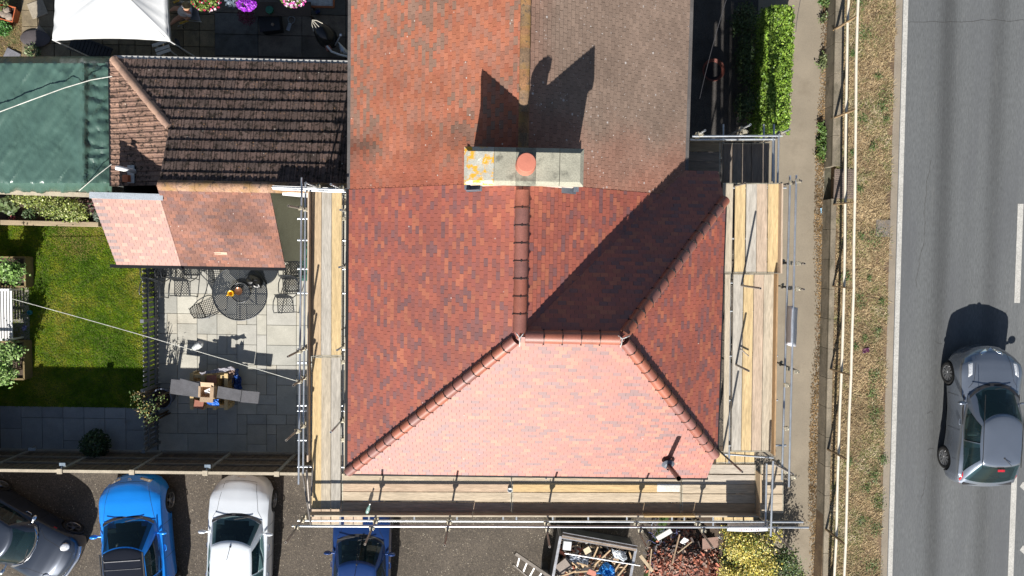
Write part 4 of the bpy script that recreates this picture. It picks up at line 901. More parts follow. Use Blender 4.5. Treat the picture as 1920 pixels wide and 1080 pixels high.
# furled black cover with handle (beside the wall)
t = thing('furled_parasol', 'furled glossy black parasol with painted pale glints at its tip', 'parasol', P(612, 62, .9))
b = MB(); b.smooth = True
pa_, pb_ = P(586, 38, 1.4), P(628, 88, .9); d = (pb_-pa_); sd = Vector((-d.y, d.x, 0)).normalized()
b.tube([pa_+d*k for k in (0, .12, .3, .5, .7, .88, 1.0)], .1, 14, radii=[.015, .09, .20, .27, .29, .22, .05]); b.build('canopy', mat('black glossy fabric', (.010, .010, .011), rough=.25, coat=.3), t)
for k in (-1.6, -.6, .2, 1.5):
    b = MB(); b.tube([pa_+Vector((0, 0, .02)), pa_+d*.12+sd*.055*k+Vector((0, 0, .10)), pa_+d*.34+sd*.105*k+Vector((0, 0, .20))], .010, 6); b.build('glint', mat('pale rib', (.5, .47, .40), rough=.4), t)  # pale strips stand in for white highlights on the tip
settle(t)
t = thing('exercise_machine', 'chrome and black machine with a curved white bar against the house wall', 'machine', P(645, 95, 1.0))
b = MB(); b.smooth = True; b.tube([P(613, 86, 1.2), P(622, 97, 1.2), P(635, 102, 1.2), P(650, 106, 1.2), P(662, 107, 1.2)], .03, 10); b.build('curved_bar', M_white, t)
b = MB(); b.smooth = True; b.tube([P(628, 85, 1.1), P(639, 66, 1.25)], .022, 8); b.tube([P(637, 66, 1.25), P(641, 66, 1.25)], .04, 8); b.build('handle', M_galv, t)
b = MB(); b.tube([P(634, 80, 1.0), P(645, 97, 1.0)], .09, 12, radii=[.03, .10]); b.tube([P(645, 97, 1.0), P(655, 101, 1.0)], .1, 12, radii=[.10, .05]); b.build('lamp_housing', M_galv, t)
b = MB(); b.box(P(616, 90, 1.15), (.14, .16, .10), rot=.4); b.build('grip', mat('pink grip', (.32, .13, .09), rough=.6), t)
b = MB(); b.tube([P(640, 104, 1.0), P(640, 104, 0)], .03, 8); b.build('stand', M_black, t); settle(t)
# bed with shrubs, timber edging, boundary rail
c0, c1 = P(5, 417, .2), P(188, 421, .2); b = MB(); b.bar(c0, c1, .14, .22); tag(b.build('timber_edging', mat('sleeper timber', (.33, .26, .17), rough=.85, var=.2, stretch=(.5, 5, 1)), bevel=.01), 'long pale timber sleeper edging between the lawn and the shrub bed', 'timber edging')
c0, c1 = P(-60, 358, 1.5), P(178, 366, 1.5); b = MB(); b.bar(c0, c1, .12, .05); b.bar(Vector((c0.x, c0.y+.03, .75)), Vector((c1.x, c1.y+.03, .75)), .03, 1.48)
tag(b.build('boundary_fence', mat('pale capping timber', (.42, .37, .28), rough=.85, var=.2)), 'pale timber boundary fence top below the green tarpaulin', 'fence')
def bush(name, boxes, n, size, cols, label, cat, holes=0, asp=.55, group=None, up=.5):
    t = thing(name, label, cat, (boxes[0][0], boxes[0][1], 0), group=group); Vs = []; Ts = []
    tot = sum(b_[3]*b_[4] for b_ in boxes)
    for (x, y, z, rx, ry, rz_) in boxes:
        k = int(n*rx*ry/tot); p = blob(k, (x, y, z), (rx, ry, rz_), .25)
        ncl = max(6, int(k/45)); cc = blob(ncl, (x, y, z), (rx*.93, ry*.93, rz_*.93), .5); own = cc[nr.randint(0, ncl, k)]
        p = own*.55+p*.45+nr.normal(size=p.shape)*size*1.1
        g = pick(cols, ncl, .2)[nr.randint(0, ncl, k)]
        V, T = leafcloud(p, size, g*nr.uniform(.8, 1.2, (k, 1)), asp=asp, up=up); Vs.append(V); Ts.append(T)
    V = np.vstack(Vs)-np.array([boxes[0][0], boxes[0][1], 0])
    quads('foliage', V, np.vstack(Ts), M_leaf, t)
    b = MB()
    for (x, y, z, rx, ry, rz_) in boxes:
        for k in range(6):
            a = rnd.uniform(0, 6.28); b.tube([(x-boxes[0][0]+.05*math.cos(a), y-boxes[0][1]+.05*math.sin(a), 0), (x-boxes[0][0]+rx*.4*math.cos(a), y-boxes[0][1]+ry*.4*math.sin(a), z), (x-boxes[0][0]+rx*.7*math.cos(a), y-boxes[0][1]+ry*.7*math.sin(a), z+rz_*.5)], .015, 5, radii=[.02, .014, .006])
    b.build('stem', M_stem, t); return t
def pb_box(px, py, z, rxp, ryp, rz_): c = P(px, py, z); k = (H-z)/1340; return (c.x, c.y, z, rxp*k, ryp*k, rz_)
YG = [(.22, .27, .05), (.28, .33, .09), (.14, .19, .035), (.38, .40, .18), (.09, .13, .025), (.06, .09, .02)]
bush('variegated_shrub', [pb_box(62, 372, .7, 40, 16, .45), pb_box(112, 388, .7, 48, 26, .5), pb_box(140, 396, .55, 24, 22, .4)], 6500, .06, YG, 'spreading yellow green variegated shrub filling the bed beside the lawn', 'shrub')
plant('hosta', 13, 385, .3, .28, 260, .13, [(.10, .15, .06), (.16, .2, .10), (.08, .12, .04)], 'broad leaved dark hosta at the left end of the shrub bed', 'plant', .2, asp=.7, up=1)
plant('purple_plant', 172, 388, .3, .25, 420, .08, [(.09, .04, .05), (.14, .07, .07), (.06, .09, .05)], 'dark purple leaved plant at the right end of the shrub bed', 'plant', .22)
plant('grey_plant', 187, 405, .3, .2, 300, .07, [(.10, .13, .09), (.14, .17, .13)], 'grey green trailing plant at the corner of the pink lean-to roof', 'plant', .2)
plant('small_fern', 55, 402, .2, .22, 300, .05, [(.05, .09, .03), (.07, .12, .05)], 'small shaded fern between hosta and variegated shrub', 'plant', .12)
plant('red_flower', 23, 410, .2, .1, 60, .05, [(.5, .06, .10), (.45, .15, .15)], 'little red flower at the bed edge by the hosta', 'flower', .08)
# planter boxes and potted shrubs on the left
for (px, py, w_, h_, lab) in ((22, 510, .75, .85, 'timber planter box holding the upper shrub at the left edge'), (20, 676, .75, 1.1, 'timber planter box holding the lower shrub beside the white bench')):
    c = P(px, py, .4); t = thing('planter_box', lab, 'planter', (c.x, c.y, 0)); b = MB()
    for sx, sy, a_, c_ in ((0, 1, w_, .05), (0, -1, w_, .05), (1, 0, .05, h_), (-1, 0, .05, h_)): b.box((sx*(w_/2), sy*(h_/2), .2), (a_ if a_ > .1 else .05, c_ if c_ > .1 else .05, .4))
    b.build('sides', mat('planter timber', (.20, .15, .07), rough=.85, var=.2), t); b = MB(); b.box((0, 0, .17), (w_-.06, h_-.06, .34)); b.build('soil', M_soil, t)
GG = [(.13, .24, .05), (.20, .34, .08), (.08, .16, .03), (.26, .38, .13)]
bush('potted_shrub', [pb_box(20, 508, .8, 24, 24, .35)], 1500, .075, GG, 'green shrub in the upper planter box at the left edge', 'shrub')
bush('potted_shrub', [pb_box(15, 660, .95, 26, 22, .4), pb_box(10, 700, .95, 18, 24, .4)], 2300, .075, [(.16, .27, .06), (.22, .36, .09), (.10, .19, .04), (.28, .40, .14)], 'larger light green shrub in the lower planter box below the bench', 'shrub')
c = P(42, 585, 0); ashlar('bench_paving', c.x-.9, c.x+.23, P(40, 642, 0).y, P(40, 529, 0).y, .45, .03, M_slab, [(.31, .28, .25), (.28, .26, .24)])
t = thing('garden_bench', 'white slatted garden bench on a paved pad at the left edge of the lawn', 'bench', P(5, 590, 0))
sy0, sy1 = P(10, 637, .45).y, P(10, 541, .45).y; x1 = P(24, 590, .45).x
b = MB()
for k in range(7): b.box((x1-.04-k*.085, (sy0+sy1)/2, .45), (.06, sy1-sy0, .025))
b.build('seat', M_white, t, bevel=.004)
b = MB()
for k in range(16): b.box((x1-.66-.02, sy0+.05+k*(sy1-sy0-.1)/15, .7), (.02, .045, .42))
b.box((x1-.68, (sy0+sy1)/2, .93), (.04, sy1-sy0, .06)); b.build('backrest', M_white, t)
for yy in (sy0+.03, sy1-.03):
    b = MB(); b.bar((x1-.7, yy, .66), (x1+.06, yy, .66), .06, .03); b.build('armrest', M_white, t)
    for xx in (x1+.02, x1-.62): b = MB(); b.bar((xx, yy, 0), (xx, yy, .65), .05, .05); b.build('leg', M_white, t)
settle(t)
b = MB(); c = P(47, 615, .05); 
for k in range(10): b.box((rnd.uniform(-.08, .08), rnd.uniform(-.06, .06), .01+k*.004), (.05, .04, .012), rot=rnd.uniform(0, 3), tint=rnd.choice([(1, 1, 1), (3, 3, 2)]))
o = b.build('crumpled_cloth', mat('blue patterned cloth', (.10, .10, .26), rough=.7, attr=True)); o.location = c; tag(o, 'crumpled blue patterned cloth on the paving beside the white bench', 'cloth')
c = P(56, 586, .08); b = MB(); b.smooth = True; b.lathe([(.06, 0), (.07, .08), (.06, .085), (.05, .02), (0, .02)], (c.x, c.y, .03), 14); tag(b.build('small_bowl', mat('turquoise bowl', (.03, .20, .24), rough=.3)), 'small turquoise bowl at the edge of the bench paving', 'bowl')
# picket fence
M_pick = mat('grey fence paint', (.135, .145, .155), rough=.6, var=.08, fine=.08)
t = thing('picket_fence', 'low grey picket fence dividing the lawn from the patio', 'fence', (X_pf, -4, 0))
yf0, yf1 = P(270, 846, .9).y, P(270, 494, .9).y; fx = P(268.5, 640, .92).x; n = 38
for k in range(n):
    b = MB(); y = yf0+(yf1-yf0)*(k+.5)/n
    if k in (12, 26): continue
    b.box((fx, y, .47), (.02, .092, .86)); b.q([(fx-.01, y-.046, .90), (fx-.01, y+.046, .90), (fx-.01, y, .94)]); b.q([(fx+.01, y-.046, .90), (fx+.01, y, .94), (fx+.01, y+.046, .90)])
    b.q([(fx-.01, y-.046, .90), (fx-.01, y, .94), (fx+.01, y, .94), (fx+.01, y-.046, .90)]); b.q([(fx-.01, y+.046, .90), (fx+.01, y+.046, .90), (fx+.01, y, .94), (fx-.01, y, .94)])
    b.build('picket', M_pick, t)
for z in (.25, .68): b = MB(); b.bar((fx+.03, yf0, z), (fx+.03, yf1, z), .035, .07, up=(0, 0, 1)); b.build('rail', M_pick, t)
for y in (yf0+.03, yf0+(yf1-yf0)*12.5/n, yf0+(yf1-yf0)*26.5/n, yf1-.03): b = MB(); b.box((fx+.02, y, .5), (.08, .08, 1.0)); b.box((fx+.02, y, 1.01), (.10, .10, .025)); b.build('post', M_pick, t)
settle(t)
# wooden panel fence with solar cap lights
M_fw = mat('fence panel wood', (.135, .10, .068), rough=.9, var=.3, scale=2, stretch=(5, 5, .6), fine=.3, fscale=12)
M_fr = mat('fence capping', (.40, .345, .26), rough=.8, var=.15)
M_fp = mat('concrete fence post', (.27, .255, .22), rough=.9, var=.15)
yfc = P(300, 885, 1.82).y; yfc2 = yfc
pxs = [-25, 114, 249, 386, 520]; px_w = [P(a, 884, 1.82).x for a in pxs]; px_w.append(P(600, 888, 1.82).x); lamp = [0, 1, 0, 1, 0, 0]; px_w.insert(0, px_w[0]-2.0); lamp.insert(0, 0)
fence_boards = []
for k in range(len(px_w)):
    x = px_w[k]; t = thing('fence_post', 'x', 'fence post', (x, yfc, 0), group='posts of the back fence'); b = MB(); b.box((0, 0, .93), (.10, .10, 1.86)); b.build('shaft', M_fp, t, bevel=.005)
    b = MB(); b.box((0, -.0, 1.875), (.14, .14, .03)); b.build('cap', M_fr, t)
    t['label'] = 'concrete post of the wooden fence behind the parked cars'
    if lamp[k]:
        l = thing('solar_lamp', 'solar post light on the fence post behind the bright blue car' if k < 3 else 'solar post light on the fence post behind the silver car', 'lamp', (x+.05, yfc+.18, 1.8))
        b = MB(); b.box((0, 0, 0), (.20, .13, .05)); b.build('body', M_black, l, bevel=.03); b = MB(); b.box((0, 0, .03), (.17, .10, .012)); b.build('solar_panel', mat('solar panel', (.22, .27, .32), rough=.2), l, bevel=.005)
        b = MB(); b.bar((-.03, -.06, 0), (-.05, -.18, .05), .02, .02); b.build('bracket', M_white, l)
labs = ['leftmost fence panel, above the dark blue car', 'fence panel behind the bright blue car, left of its bonnet badge', 'fence panel behind the gap between the blue and silver cars', 'fence panel behind the silver car', 'short last fence panel beside the scaffold corner', 'hidden']
labs = ['fence panel running out of the picture on the left', 'fence panel above the dark blue car', 'fence panel right behind the bright blue car', 'fence panel between the bright blue and the silver car', 'fence panel right behind the silver car', 'short last fence panel beside the scaffold corner']
for k in range(len(px_w)-1):
    xa, xb = px_w[k]+.055, px_w[k+1]-.055; t = thing('timber_fence', labs[k]+', brown boards', 'fence', ((xa+xb)/2, yfc, 0), group='wooden fence panels')
    w_ = (xb-xa)/2; b = MB(); nb = int((xb-xa)/.10)
    for i in range(nb): xx = -w_+(i+.5)*2*w_/nb; b.box((xx, -.012 if i % 2 else .0, .93), (2*w_/nb+.012, .014, 1.76), tint=(1, 1, 1))
    b.build('boards', M_fw, t)
    for z in (.12, .65, 1.2): b = MB(); b.box((0, .035, z), (2*w_, .045, .055)); b.build('rail', mat('fence rail wood', (.22, .18, .135), rough=.85, var=.2), t)
    b = MB(); b.box((0, .0, 1.835), (2*w_, .08, .04)); b.build('capping', M_fr, t)
    b = MB(); b.box((0, .06, .04), (2*w_+.05, .05, .14)); b.build('gravel_board', M_fp, t)
l = thing('solar_lamp', 'low pale light fitting at the fence foot near the left edge', 'lamp', P(60, 843, .1)); b = MB(); b.box((0, 0, 0), (.22, .12, .06)); b.build('body', mat('pale fitting', (.40, .46, .52), rough=.4), l, bevel=.02); b = MB(); b.bar((0, .05, 0), (.1, .12, .0), .03, .03); b.build('bracket', M_galvd, l)
# fence down the left edge
xf = P(-2, 640, 0).x-.05
t = thing('side_fence', 'brown timber fence along the left edge of the lawn', 'fence', (xf, -4, 0))
yy = y_bot
while yy < 1.0:
    b = MB(); b.box((xf, yy+.9, .9), (.03, 1.74, 1.7)); b.build('panel', M_fw, t); b = MB(); b.box((xf, yy, .95), (.09, .09, 1.9)); b.build('post', M_fw, t); b = MB(); b.box((xf, yy+.9, 1.77), (.07, 1.74, .04)); b.build('capping', mat('aged capping', (.25, .2, .14), rough=.9), t); yy += 1.85
settle(t)
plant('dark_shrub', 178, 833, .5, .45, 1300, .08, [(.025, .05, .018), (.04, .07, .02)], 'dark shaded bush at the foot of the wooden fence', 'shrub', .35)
# barrel pot and climber
c = P(302, 750, .45)
t = planter(302, 748, .30, .50, (.12, .14, .19), 'large blue grey glazed barrel pot in the patio corner', name='barrel_pot')
bush('climbing_plant', [pb_box(262, 745, 1.2, 12, 20, .3), pb_box(270, 770, 1.15, 22, 14, .25), pb_box(290, 760, 1.1, 14, 14, .25), pb_box(282, 790, 1.15, 14, 12, .25), pb_box(300, 745, 1.0, 8, 8, .2)], 300, .06, [(.12, .17, .05), (.18, .24, .08), (.30, .22, .07), (.08, .13, .04)], 'wispy yellow green climbing plant over the picket fence end', 'plant')
# ================================================================ CARS
M_carglass = bpy.data.materials.new('car glass'); M_carglass.use_nodes = True
_n, _l = M_carglass.node_tree.nodes, M_carglass.node_tree.links; _b = _n['Principled BSDF']; _b.inputs['Base Color'].default_value = (.012, .03, .035, 1); _b.inputs['Roughness'].default_value = .03
_b.inputs['Specular IOR Level'].default_value = .8; _tr = _n.new('ShaderNodeBsdfTransparent'); _tr.inputs[0].default_value = (.55, .75, .75, 1); _mx = _n.new('ShaderNodeMixShader'); _mx.inputs[0].default_value = .55
_l.new(_tr.outputs[0], _mx.inputs[1]); _l.new(_b.outputs[0], _mx.inputs[2]); _l.new(_mx.outputs[0], _n['Material Output'].inputs[0])
M_tyre = mat('tyre rubber', (.018, .018, .018), rough=.85); M_rim = mat('alloy rim', (.55, .55, .56), rough=.3, metal=.9, bump=0)
M_trim = mat('black trim', (.02, .02, .022), rough=.5); M_seam = mat('panel gap', (.008, .008, .009), rough=.8); M_chrome = mat('chrome', (.75, .76, .78), rough=.08, metal=1, bump=0, var=0, fine=0)
M_head = mat('headlamp glass', (.50, .52, .55), rough=.08, coat=1, var=.35, scale=25, bump=.2); M_tail = mat('tail lamp', (.45, .02, .03), rough=.1, coat=1, bump=0); M_seat = mat('car seat fabric', (.13, .125, .125), rough=.9)
M_inner = mat('car interior', (.025, .025, .028), rough=.9); M_plate = mat('pale trim', (.6, .6, .58), rough=.4)
def paint(name, col, metal=.3, rough=.28): return mat(name, col, rough=rough, metal=metal, coat=1., var=.02, fine=.04, fscale=300, bump=0)
def interp(tab, x):
    if x <= tab[0][0]: return tab[0][1:]
    for a, c in zip(tab[:-1], tab[1:]):
        if x <= c[0]: t = (x-a[0])/(c[0]-a[0]); t = t*t*(3-2*t)*.5+t*.5; return tuple(a[k]+(c[k]-a[k])*t for k in range(1, len(a)))
    return tab[-1][1:]
def car(label, pm, pos, heading, S, roofmat=None, z0=0., group='parked cars', extras=None):
    """local axes: +y forward, x to the right, z up; the origin lies under the middle of the car"""
    L, W, Ht = S['L'], S['W'], S['H']; hl = L/2; hw = W/2
    root = thing('car', label, 'car', (0, 0, 0), group=group)
    # lower body: (distance from front/L, width factor, shoulder height, centre height, bottom height)
    T = S['body']; b = MB(); rows = []; N = 44
    for i in range(N+1):
        s = i/N; s = .5-.5*math.cos(math.pi*s) if True else s
        wf, zs, zc, zb = interp(T, s); w_ = hw*wf; y = hl-s*L
        zm = zb+(zs-zb)*.45
        prof = [(0, zb), (w_*.80, zb), (w_*.93, zb+.03), (w_*.985, zb+.12), (w_, zm), (w_*.992, zs-.12), (w_*.965, zs-.04), (w_*.90, zs), (w_*.72, zs+(zc-zs)*.55), (w_*.4, zs+(zc-zs)*.9), (0, zc)]
        bow = 0
        row = [Vector((x, y-(S.get('bow', .16) * (x/hw)**2 * clamp(1-s*7)) + (S.get('rbow', .12)*(x/hw)**2*clamp(1-(1-s)*8)), z)) for x, z in prof]
        row += [Vector((-p.x, p.y, p.z)) for p in reversed(row[1:-1])]; rows.append(row)
    b.grid(rows, True); b.q(list(reversed(rows[0]))); b.q(rows[-1])
    body = b.build('body', pm, None, smooth=True)
    bpy.context.view_layer.update()
    # wheel arches cut out of the body
    cut = MB(); R = S['wr']
    ax = (hl-S['fo'], -(hl-S['ro']))
    for y in ax:
        for sx in (-1, 1): cut.tube([(sx*(hw+.1), y, R+.0), (sx*(hw-.24), y, R+.0)], R*1.13, 28)
    co = cut.build('cut', pm, None); md = body.modifiers.new('b', 'BOOLEAN'); md.operation = 'DIFFERENCE'; md.object = co; md.solver = 'EXACT'
    dg = bpy.context.evaluated_depsgraph_get(); me = bpy.data.meshes.new_from_object(body.evaluated_get(dg)); old = body.data; body.modifiers.clear(); body.data = me
    bpy.data.objects.remove(co); me.set_sharp_from_angle(angle=math.radians(35)); body.parent = root; body_mesh = me
    bvh = BVHTree.FromPolygons([v.co for v in me.vertices], [p.vertices for p in me.polygons])
    def hit(o, d):
        r = bvh.ray_cast(Vector(o), Vector(d)); return r
    def patch(c4, axis, m, nm, n=6, off=.006, par=None):
        """a panel draped on the body: corners in top view (x, y) or side view (y, z)"""
        b = MB(); rows = []
        for j in range(n+1):
            r = []
            for i in range(n+1):
                u, v = i/n, j/n; a = [(c4[0][k]*(1-u)+c4[1][k]*u)*(1-v)+(c4[3][k]*(1-u)+c4[2][k]*u)*v for k in (0, 1)]
                if axis == 'top': q = hit((a[0], a[1], 3), (0, 0, -1))
                elif axis in (1, -1): q = hit((axis*3, a[0], a[1]), (-axis, 0, 0))
                elif axis == 'front': q = hit((a[0], 5, a[1]), (0, -1, 0))
                else: q = hit((a[0], -5, a[1]), (0, 1, 0))
                if q[0] is None: return None
                nn = q[1];
                r.append(q[0]+nn*off)
            rows.append(r)
        b.grid(rows); o = b.build(nm, m, par or root, smooth=True); md = o.modifiers.new('s', 'SOLIDIFY'); md.thickness = off*1.5; md.offset = -1; return o
    def line(pts, axis, w_, nm, m=M_seam, off=.0025, par=None):
        b = MB(); P3 = []
        for (a0, a1), (c0, c1) in zip(pts[:-1], pts[1:]):
            for k in range(8):
                t = k/8; x, y = a0+(c0-a0)*t, a1+(c1-a1)*t
                q = hit((x, y, 3), (0, 0, -1)) if axis == 'top' else hit((axis*3, x, y), (-axis, 0, 0))
                if q[0] is not None: P3.append((q[0]+q[1]*off, q[1]))
        rows = []
        for i in range(len(P3)):
            d = (P3[min(i+1, len(P3)-1)][0]-P3[max(i-1, 0)][0]); s_ = d.cross(P3[i][1]).normalized()*w_/2; rows.append([P3[i][0]-s_, P3[i][0]+s_])
        if len(rows) > 1: b.grid(rows); return b.build(nm, m, par or body)
    # greenhouse
    zbelt = S['belt']; zr = Ht; yw, yrf, yrr, ybk = [hl-S[k]*L for k in ('ws', 'rf', 'rr', 'bk')]   # windscreen foot, roof front, roof rear, rear glass foot
    wb, wr_ = hw*S.get('wb', .90), hw*S.get('wtop', .70)
    def ring(h, grow=0.):
        t = h; yF = yw+(yrf-yw)*t; yB = ybk+(yrr-ybk)*t; zf = S['zw']+(zr-.05-S['zw'])*t; zs_ = zbelt+(zr-.05-zbelt)*t; zk = S.get('zbk', zbelt)+(zr-.05-S.get('zbk', zbelt))*t
        wF = hw*S.get('wf', .82)+(wr_*.95-hw*S.get('wf', .82))*t; wM = wb+(wr_-wb)*t; wB = hw*S.get('wbk', .78)+(wr_*.93-hw*S.get('wbk', .78))*t
        bul = .035*math.sin(math.pi*t); pts = []
        n = 10
        for i in range(n+1): u = -1+2*i/n; pts.append((wF*u, yF-(S.get('bowf', .20)+.02)*abs(u)**2.2*(1-.35*t), zf))
        yFe = yF-(S.get('bowf', .20)+.02)*(1-.35*t); yBe = yB+S.get('bowb', .12)*(1-.3*t)
        for i in range(1, n):
            u = i/n; y = yFe+(yBe-yFe)*u; w_ = wF+(wM-wF)*math.sin(min(u*2.4, 1)*math.pi/2) if u < .42 else wM+(wB-wM)*clamp((u-.55)/.45)**1.6
            zz = zf+(zs_-zf)*clamp(u*3) if u < .5 else zs_+(zk-zs_)*clamp((u-.75)*4); pts.append((w_+bul*(1 if .05 < u < .95 else .3), y, zz))
        for i in range(n+1): u = 1-2*i/n; pts.append((wB*u, yB+S.get('bowb', .12)*abs(u)**2.2*(1-.3*t), zk))
        for i in range(n-1, 0, -1):
            p = pts[n+i]; pts.append((-p[0], p[1], p[2]))
        return [Vector(p) for p in pts]
    hs_ = [-.10, .0, .05, .12, .3, .5, .7, .88, .955, 1.0]
    rings = [ring(h) for h in hs_]; n = 10; tot = len(rings[0])
    # categories by angular index
    rr_ = S.get('pillars', (.34, .66)); frame = MB(); gl = {k: MB() for k in ('windscreen', 'rear_window', 'sl0', 'sl1', 'sr0', 'sr1')}; 
    for j in range(len(hs_)-1):
        for i in range(tot):
            k = (i+1) % tot; f = [rings[j][i], rings[j][k], rings[j+1][k], rings[j+1][i]]; hm = (hs_[j]+hs_[j+1])/2; where = None
            if .05 < hm < .955:
                if i < n: where = 'windscreen' if 0 <= i < n else None
                elif n+0 < i < 2*n-1: u = (i-n+.5)/n; where = 'sr0' if u < .52 else 'sr1'
                elif 2*n <= i < 3*n: where = 'rear_window' if hm > .12 else None
                elif 3*n < i < 4*n-1: u = 1-(i-3*n+.5)/n; where = 'sl0' if u < .52 else 'sl1'
            frame.q(f)
            if where: gl[where].q(f)
    # open the shell under the cabin so that the seats show through the glass
    import bmesh
    poly = [(p.x*.97, p.y) for p in rings[2]]
    def inside(x, y):
        c_ = False; j_ = len(poly)-1
        for i_ in range(len(poly)):
            if (poly[i_][1] > y) != (poly[j_][1] > y) and x < (poly[j_][0]-poly[i_][0])*(y-poly[i_][1])/(poly[j_][1]-poly[i_][1])+poly[i_][0]: c_ = not c_
            j_ = i_
        return c_
    bm = bmesh.new(); bm.from_mesh(body_mesh); kill = [f for f in bm.faces if f.calc_center_median().z > zbelt-.22 and abs(f.normal.z) > .6 and all(inside(v.co.x*.98, v.co.y*.995) for v in f.verts)]
    bmesh.ops.delete(bm, geom=kill, context='FACES'); bm.to_mesh(body_mesh); bm.free()
    # pillars stay painted: shrink each glass pane a little and set it proud
    for key, mb in gl.items():
        vs = np.array([list(v) for v in mb.v]); cen = vs.mean(0); cx_, cy_ = (vs.min(0)+vs.max(0))/2, 0
        out = MB(); out.smooth = True; key0 = key
        sx = .955 if key in ('windscreen', 'rear_window') else 1.; sy = .93 if key not in ('windscreen', 'rear_window') else 1.
        mid = (vs.min(0)+vs.max(0))/2
        for idx, f in enumerate(mb.f):
            q = []
            for vi in f:
                v = Vector(mb.v[vi]); v.x = mid[0]*0+v.x*sx if key in ('windscreen', 'rear_window') else v.x
                v.y = mid[1]+(v.y-mid[1])*sy
                v.z = v.z
                q.append(v)
            nn = (q[1]-q[0]).cross(q[2]-q[0]); nn = nn.normalized() if nn.length > 1e-9 else Vector((0, 0, 1))
            out.q(q)
        # weld and offset
        me2 = bpy.data.meshes.new('g'); me2.from_pydata(out.v, [], out.f); import bmesh
        bm = bmesh.new(); bm.from_mesh(me2); bmesh.ops.remove_doubles(bm, verts=bm.verts, dist=1e-4); bm.normal_update()
        cc = Vector((0, mid[1], zbelt))
        for v in bm.verts:
            nn = v.normal.copy(); 
            if nn.dot(v.co-Vector((0, 0, .6))) < 0: nn = -nn
            v.co += nn*.010
        bm.to_mesh(me2); bm.free(); me2.polygons.foreach_set('use_smooth', [True]*len(me2.polygons)); me2.materials.append(M_carglass)
        nm = 'side_window' if key[0] == 's' and key != 'windscreen' else key
        me2.name = nm; o = bpy.data.objects.new(nm, me2); COL.objects.link(o); o.parent = root
    # the frame gets real openings: remove faces behind glass
    fr = MB(); idx = 0
    for j in range(len(hs_)-1):
        for i in range(tot):
            k = (i+1) % tot; hm = (hs_[j]+hs_[j+1])/2; hole = False
            if .05 < hm < .955:
                if i < n: hole = 0 < i < n-1
                elif n+0 < i < 2*n-1: hole = i not in (n+5,)
                elif 2*n <= i < 3*n: hole = 2*n < i < 3*n-1 and hm > .12
                elif 3*n < i < 4*n-1: hole = i not in (3*n+4,)
            if not hole: fr.q([rings[j][i], rings[j][k], rings[j+1][k], rings[j+1][i]])
    fr.smooth = True; fo_ = fr.build('pillars', S.get('pillarmat') or pm, root); mdw = fo_.modifiers.new('w', 'WELD'); mdw.merge_threshold = .0005
    # roof
    rb = MB(); rb.smooth = True; base = rings[-1]; C0 = Vector((0, (yrf+yrr)/2, 0)); rowsr = []
    for k, (s_, dz) in enumerate(((1., 0), (.97, .022), (.92, .036), (.8, .05), (.6, .062), (.35, .068), (.0, .07))):
        rowsr.append([Vector((p.x*s_, C0.y+(p.y-C0.y)*s_, zr-.05+dz)) for p in base])
    rb.grid(rowsr, True); roof = rb.build('roof', roofmat or pm, root)
    # interior
    ib = MB(); ib.box((0, (yw+ybk)/2, zbelt-.50), (W*.94, abs(yw-ybk)*.97, .06)); ib.box((W*.45, (yw+ybk)/2, zbelt-.24), (.03, abs(yw-ybk)*.8, .4)); ib.box((-W*.45, (yw+ybk)/2, zbelt-.24), (.03, abs(yw-ybk)*.8, .4)); ib.box((0, ybk+.22, zbelt-.10), (W*.8, .45, .05)); ib.box((0, yw-.30, zbelt-.10), (W*.72, .34, .16)); ib.build('dashboard', M_inner, root, bevel=.03)
    for yy in (yrf-.35, yrf-1.12):
        for sx in ((-1, 1)):
            sb = MB(); sb.box((sx*.36, yy, zbelt-.28), (.46, .46, .14)); sb.box((sx*.36, yy-.28, zbelt+.02), (.44, .14, .56), m=Matrix.Rotation(math.radians(-14), 3, 'X')); sb.box((sx*.36, yy-.33, zbelt+.33), (.24, .10, .16)); sb.build('seat', M_seat, root, bevel=.05)
    wb2 = MB(); wb2.smooth = True; wb2.tube([(.36+.17*math.cos(a), yw-.50-.06*math.sin(a), zbelt+.02+.15*math.sin(a)) for a in [k*math.pi/8 for k in range(17)]], .014, 6); wb2.build('steering_wheel', M_trim, root)
    # wheels
    for y in ax:
        for sx in (-1, 1):
            wt = MB(); wt.smooth = True; Mx = Matrix.Rotation(math.radians(90*sx), 3, 'Y'); c = (sx*(hw-.115), y, R); wdt = .105
            wt.lathe([(R*.66, -wdt), (R*.93, -wdt), (R, -wdt*.75), (R, wdt*.7), (R*.95, wdt*.97), (R*.80, wdt*1.05), (R*.67, wdt*.95), (R*.66, wdt*.2), (R*.62, -wdt)], c, 36, m=Mx)
            wh = wt.build('wheel', M_tyre, root)
            rm = MB(); rm.smooth = True; rm.lathe([(R*.67, wdt*.96), (R*.63, wdt*.88), (R*.60, wdt*.5), (R*.61, -wdt*.5)], c, 36, m=Mx)
            rm.lathe([(0, wdt*.80), (R*.14, wdt*.78), (R*.17, wdt*.6)], c, 16, m=Mx)
            ns_ = S.get('spokes', 5)
            for k in range(ns_):
                for dd in (-.12, .12):
                    a = k*2*math.pi/ns_+.3; p1 = Mx @ Vector((R*.12*math.cos(a), R*.12*math.sin(a), wdt*.72)); p2 = Mx @ Vector((R*.63*math.cos(a+dd), R*.63*math.sin(a+dd), wdt*.84)); v = Mx @ Vector((0, 0, 1))
                    rm.bar(Vector(c)+p1, Vector(c)+p2, .026, .03, up=v)
            rm.build('rim', M_rim, wh)
            db = MB(); db.lathe([(0, -.02), (R*.6, -.02)], c, 24, m=Mx); db.build('brake_disc', M_seam, wh)
            al = MB(); al.tube([(sx*(hw-.23), y, R), (sx*(hw-.225), y, R)], R*1.12, 24); al.build('wheel_well', M_seam, wh)
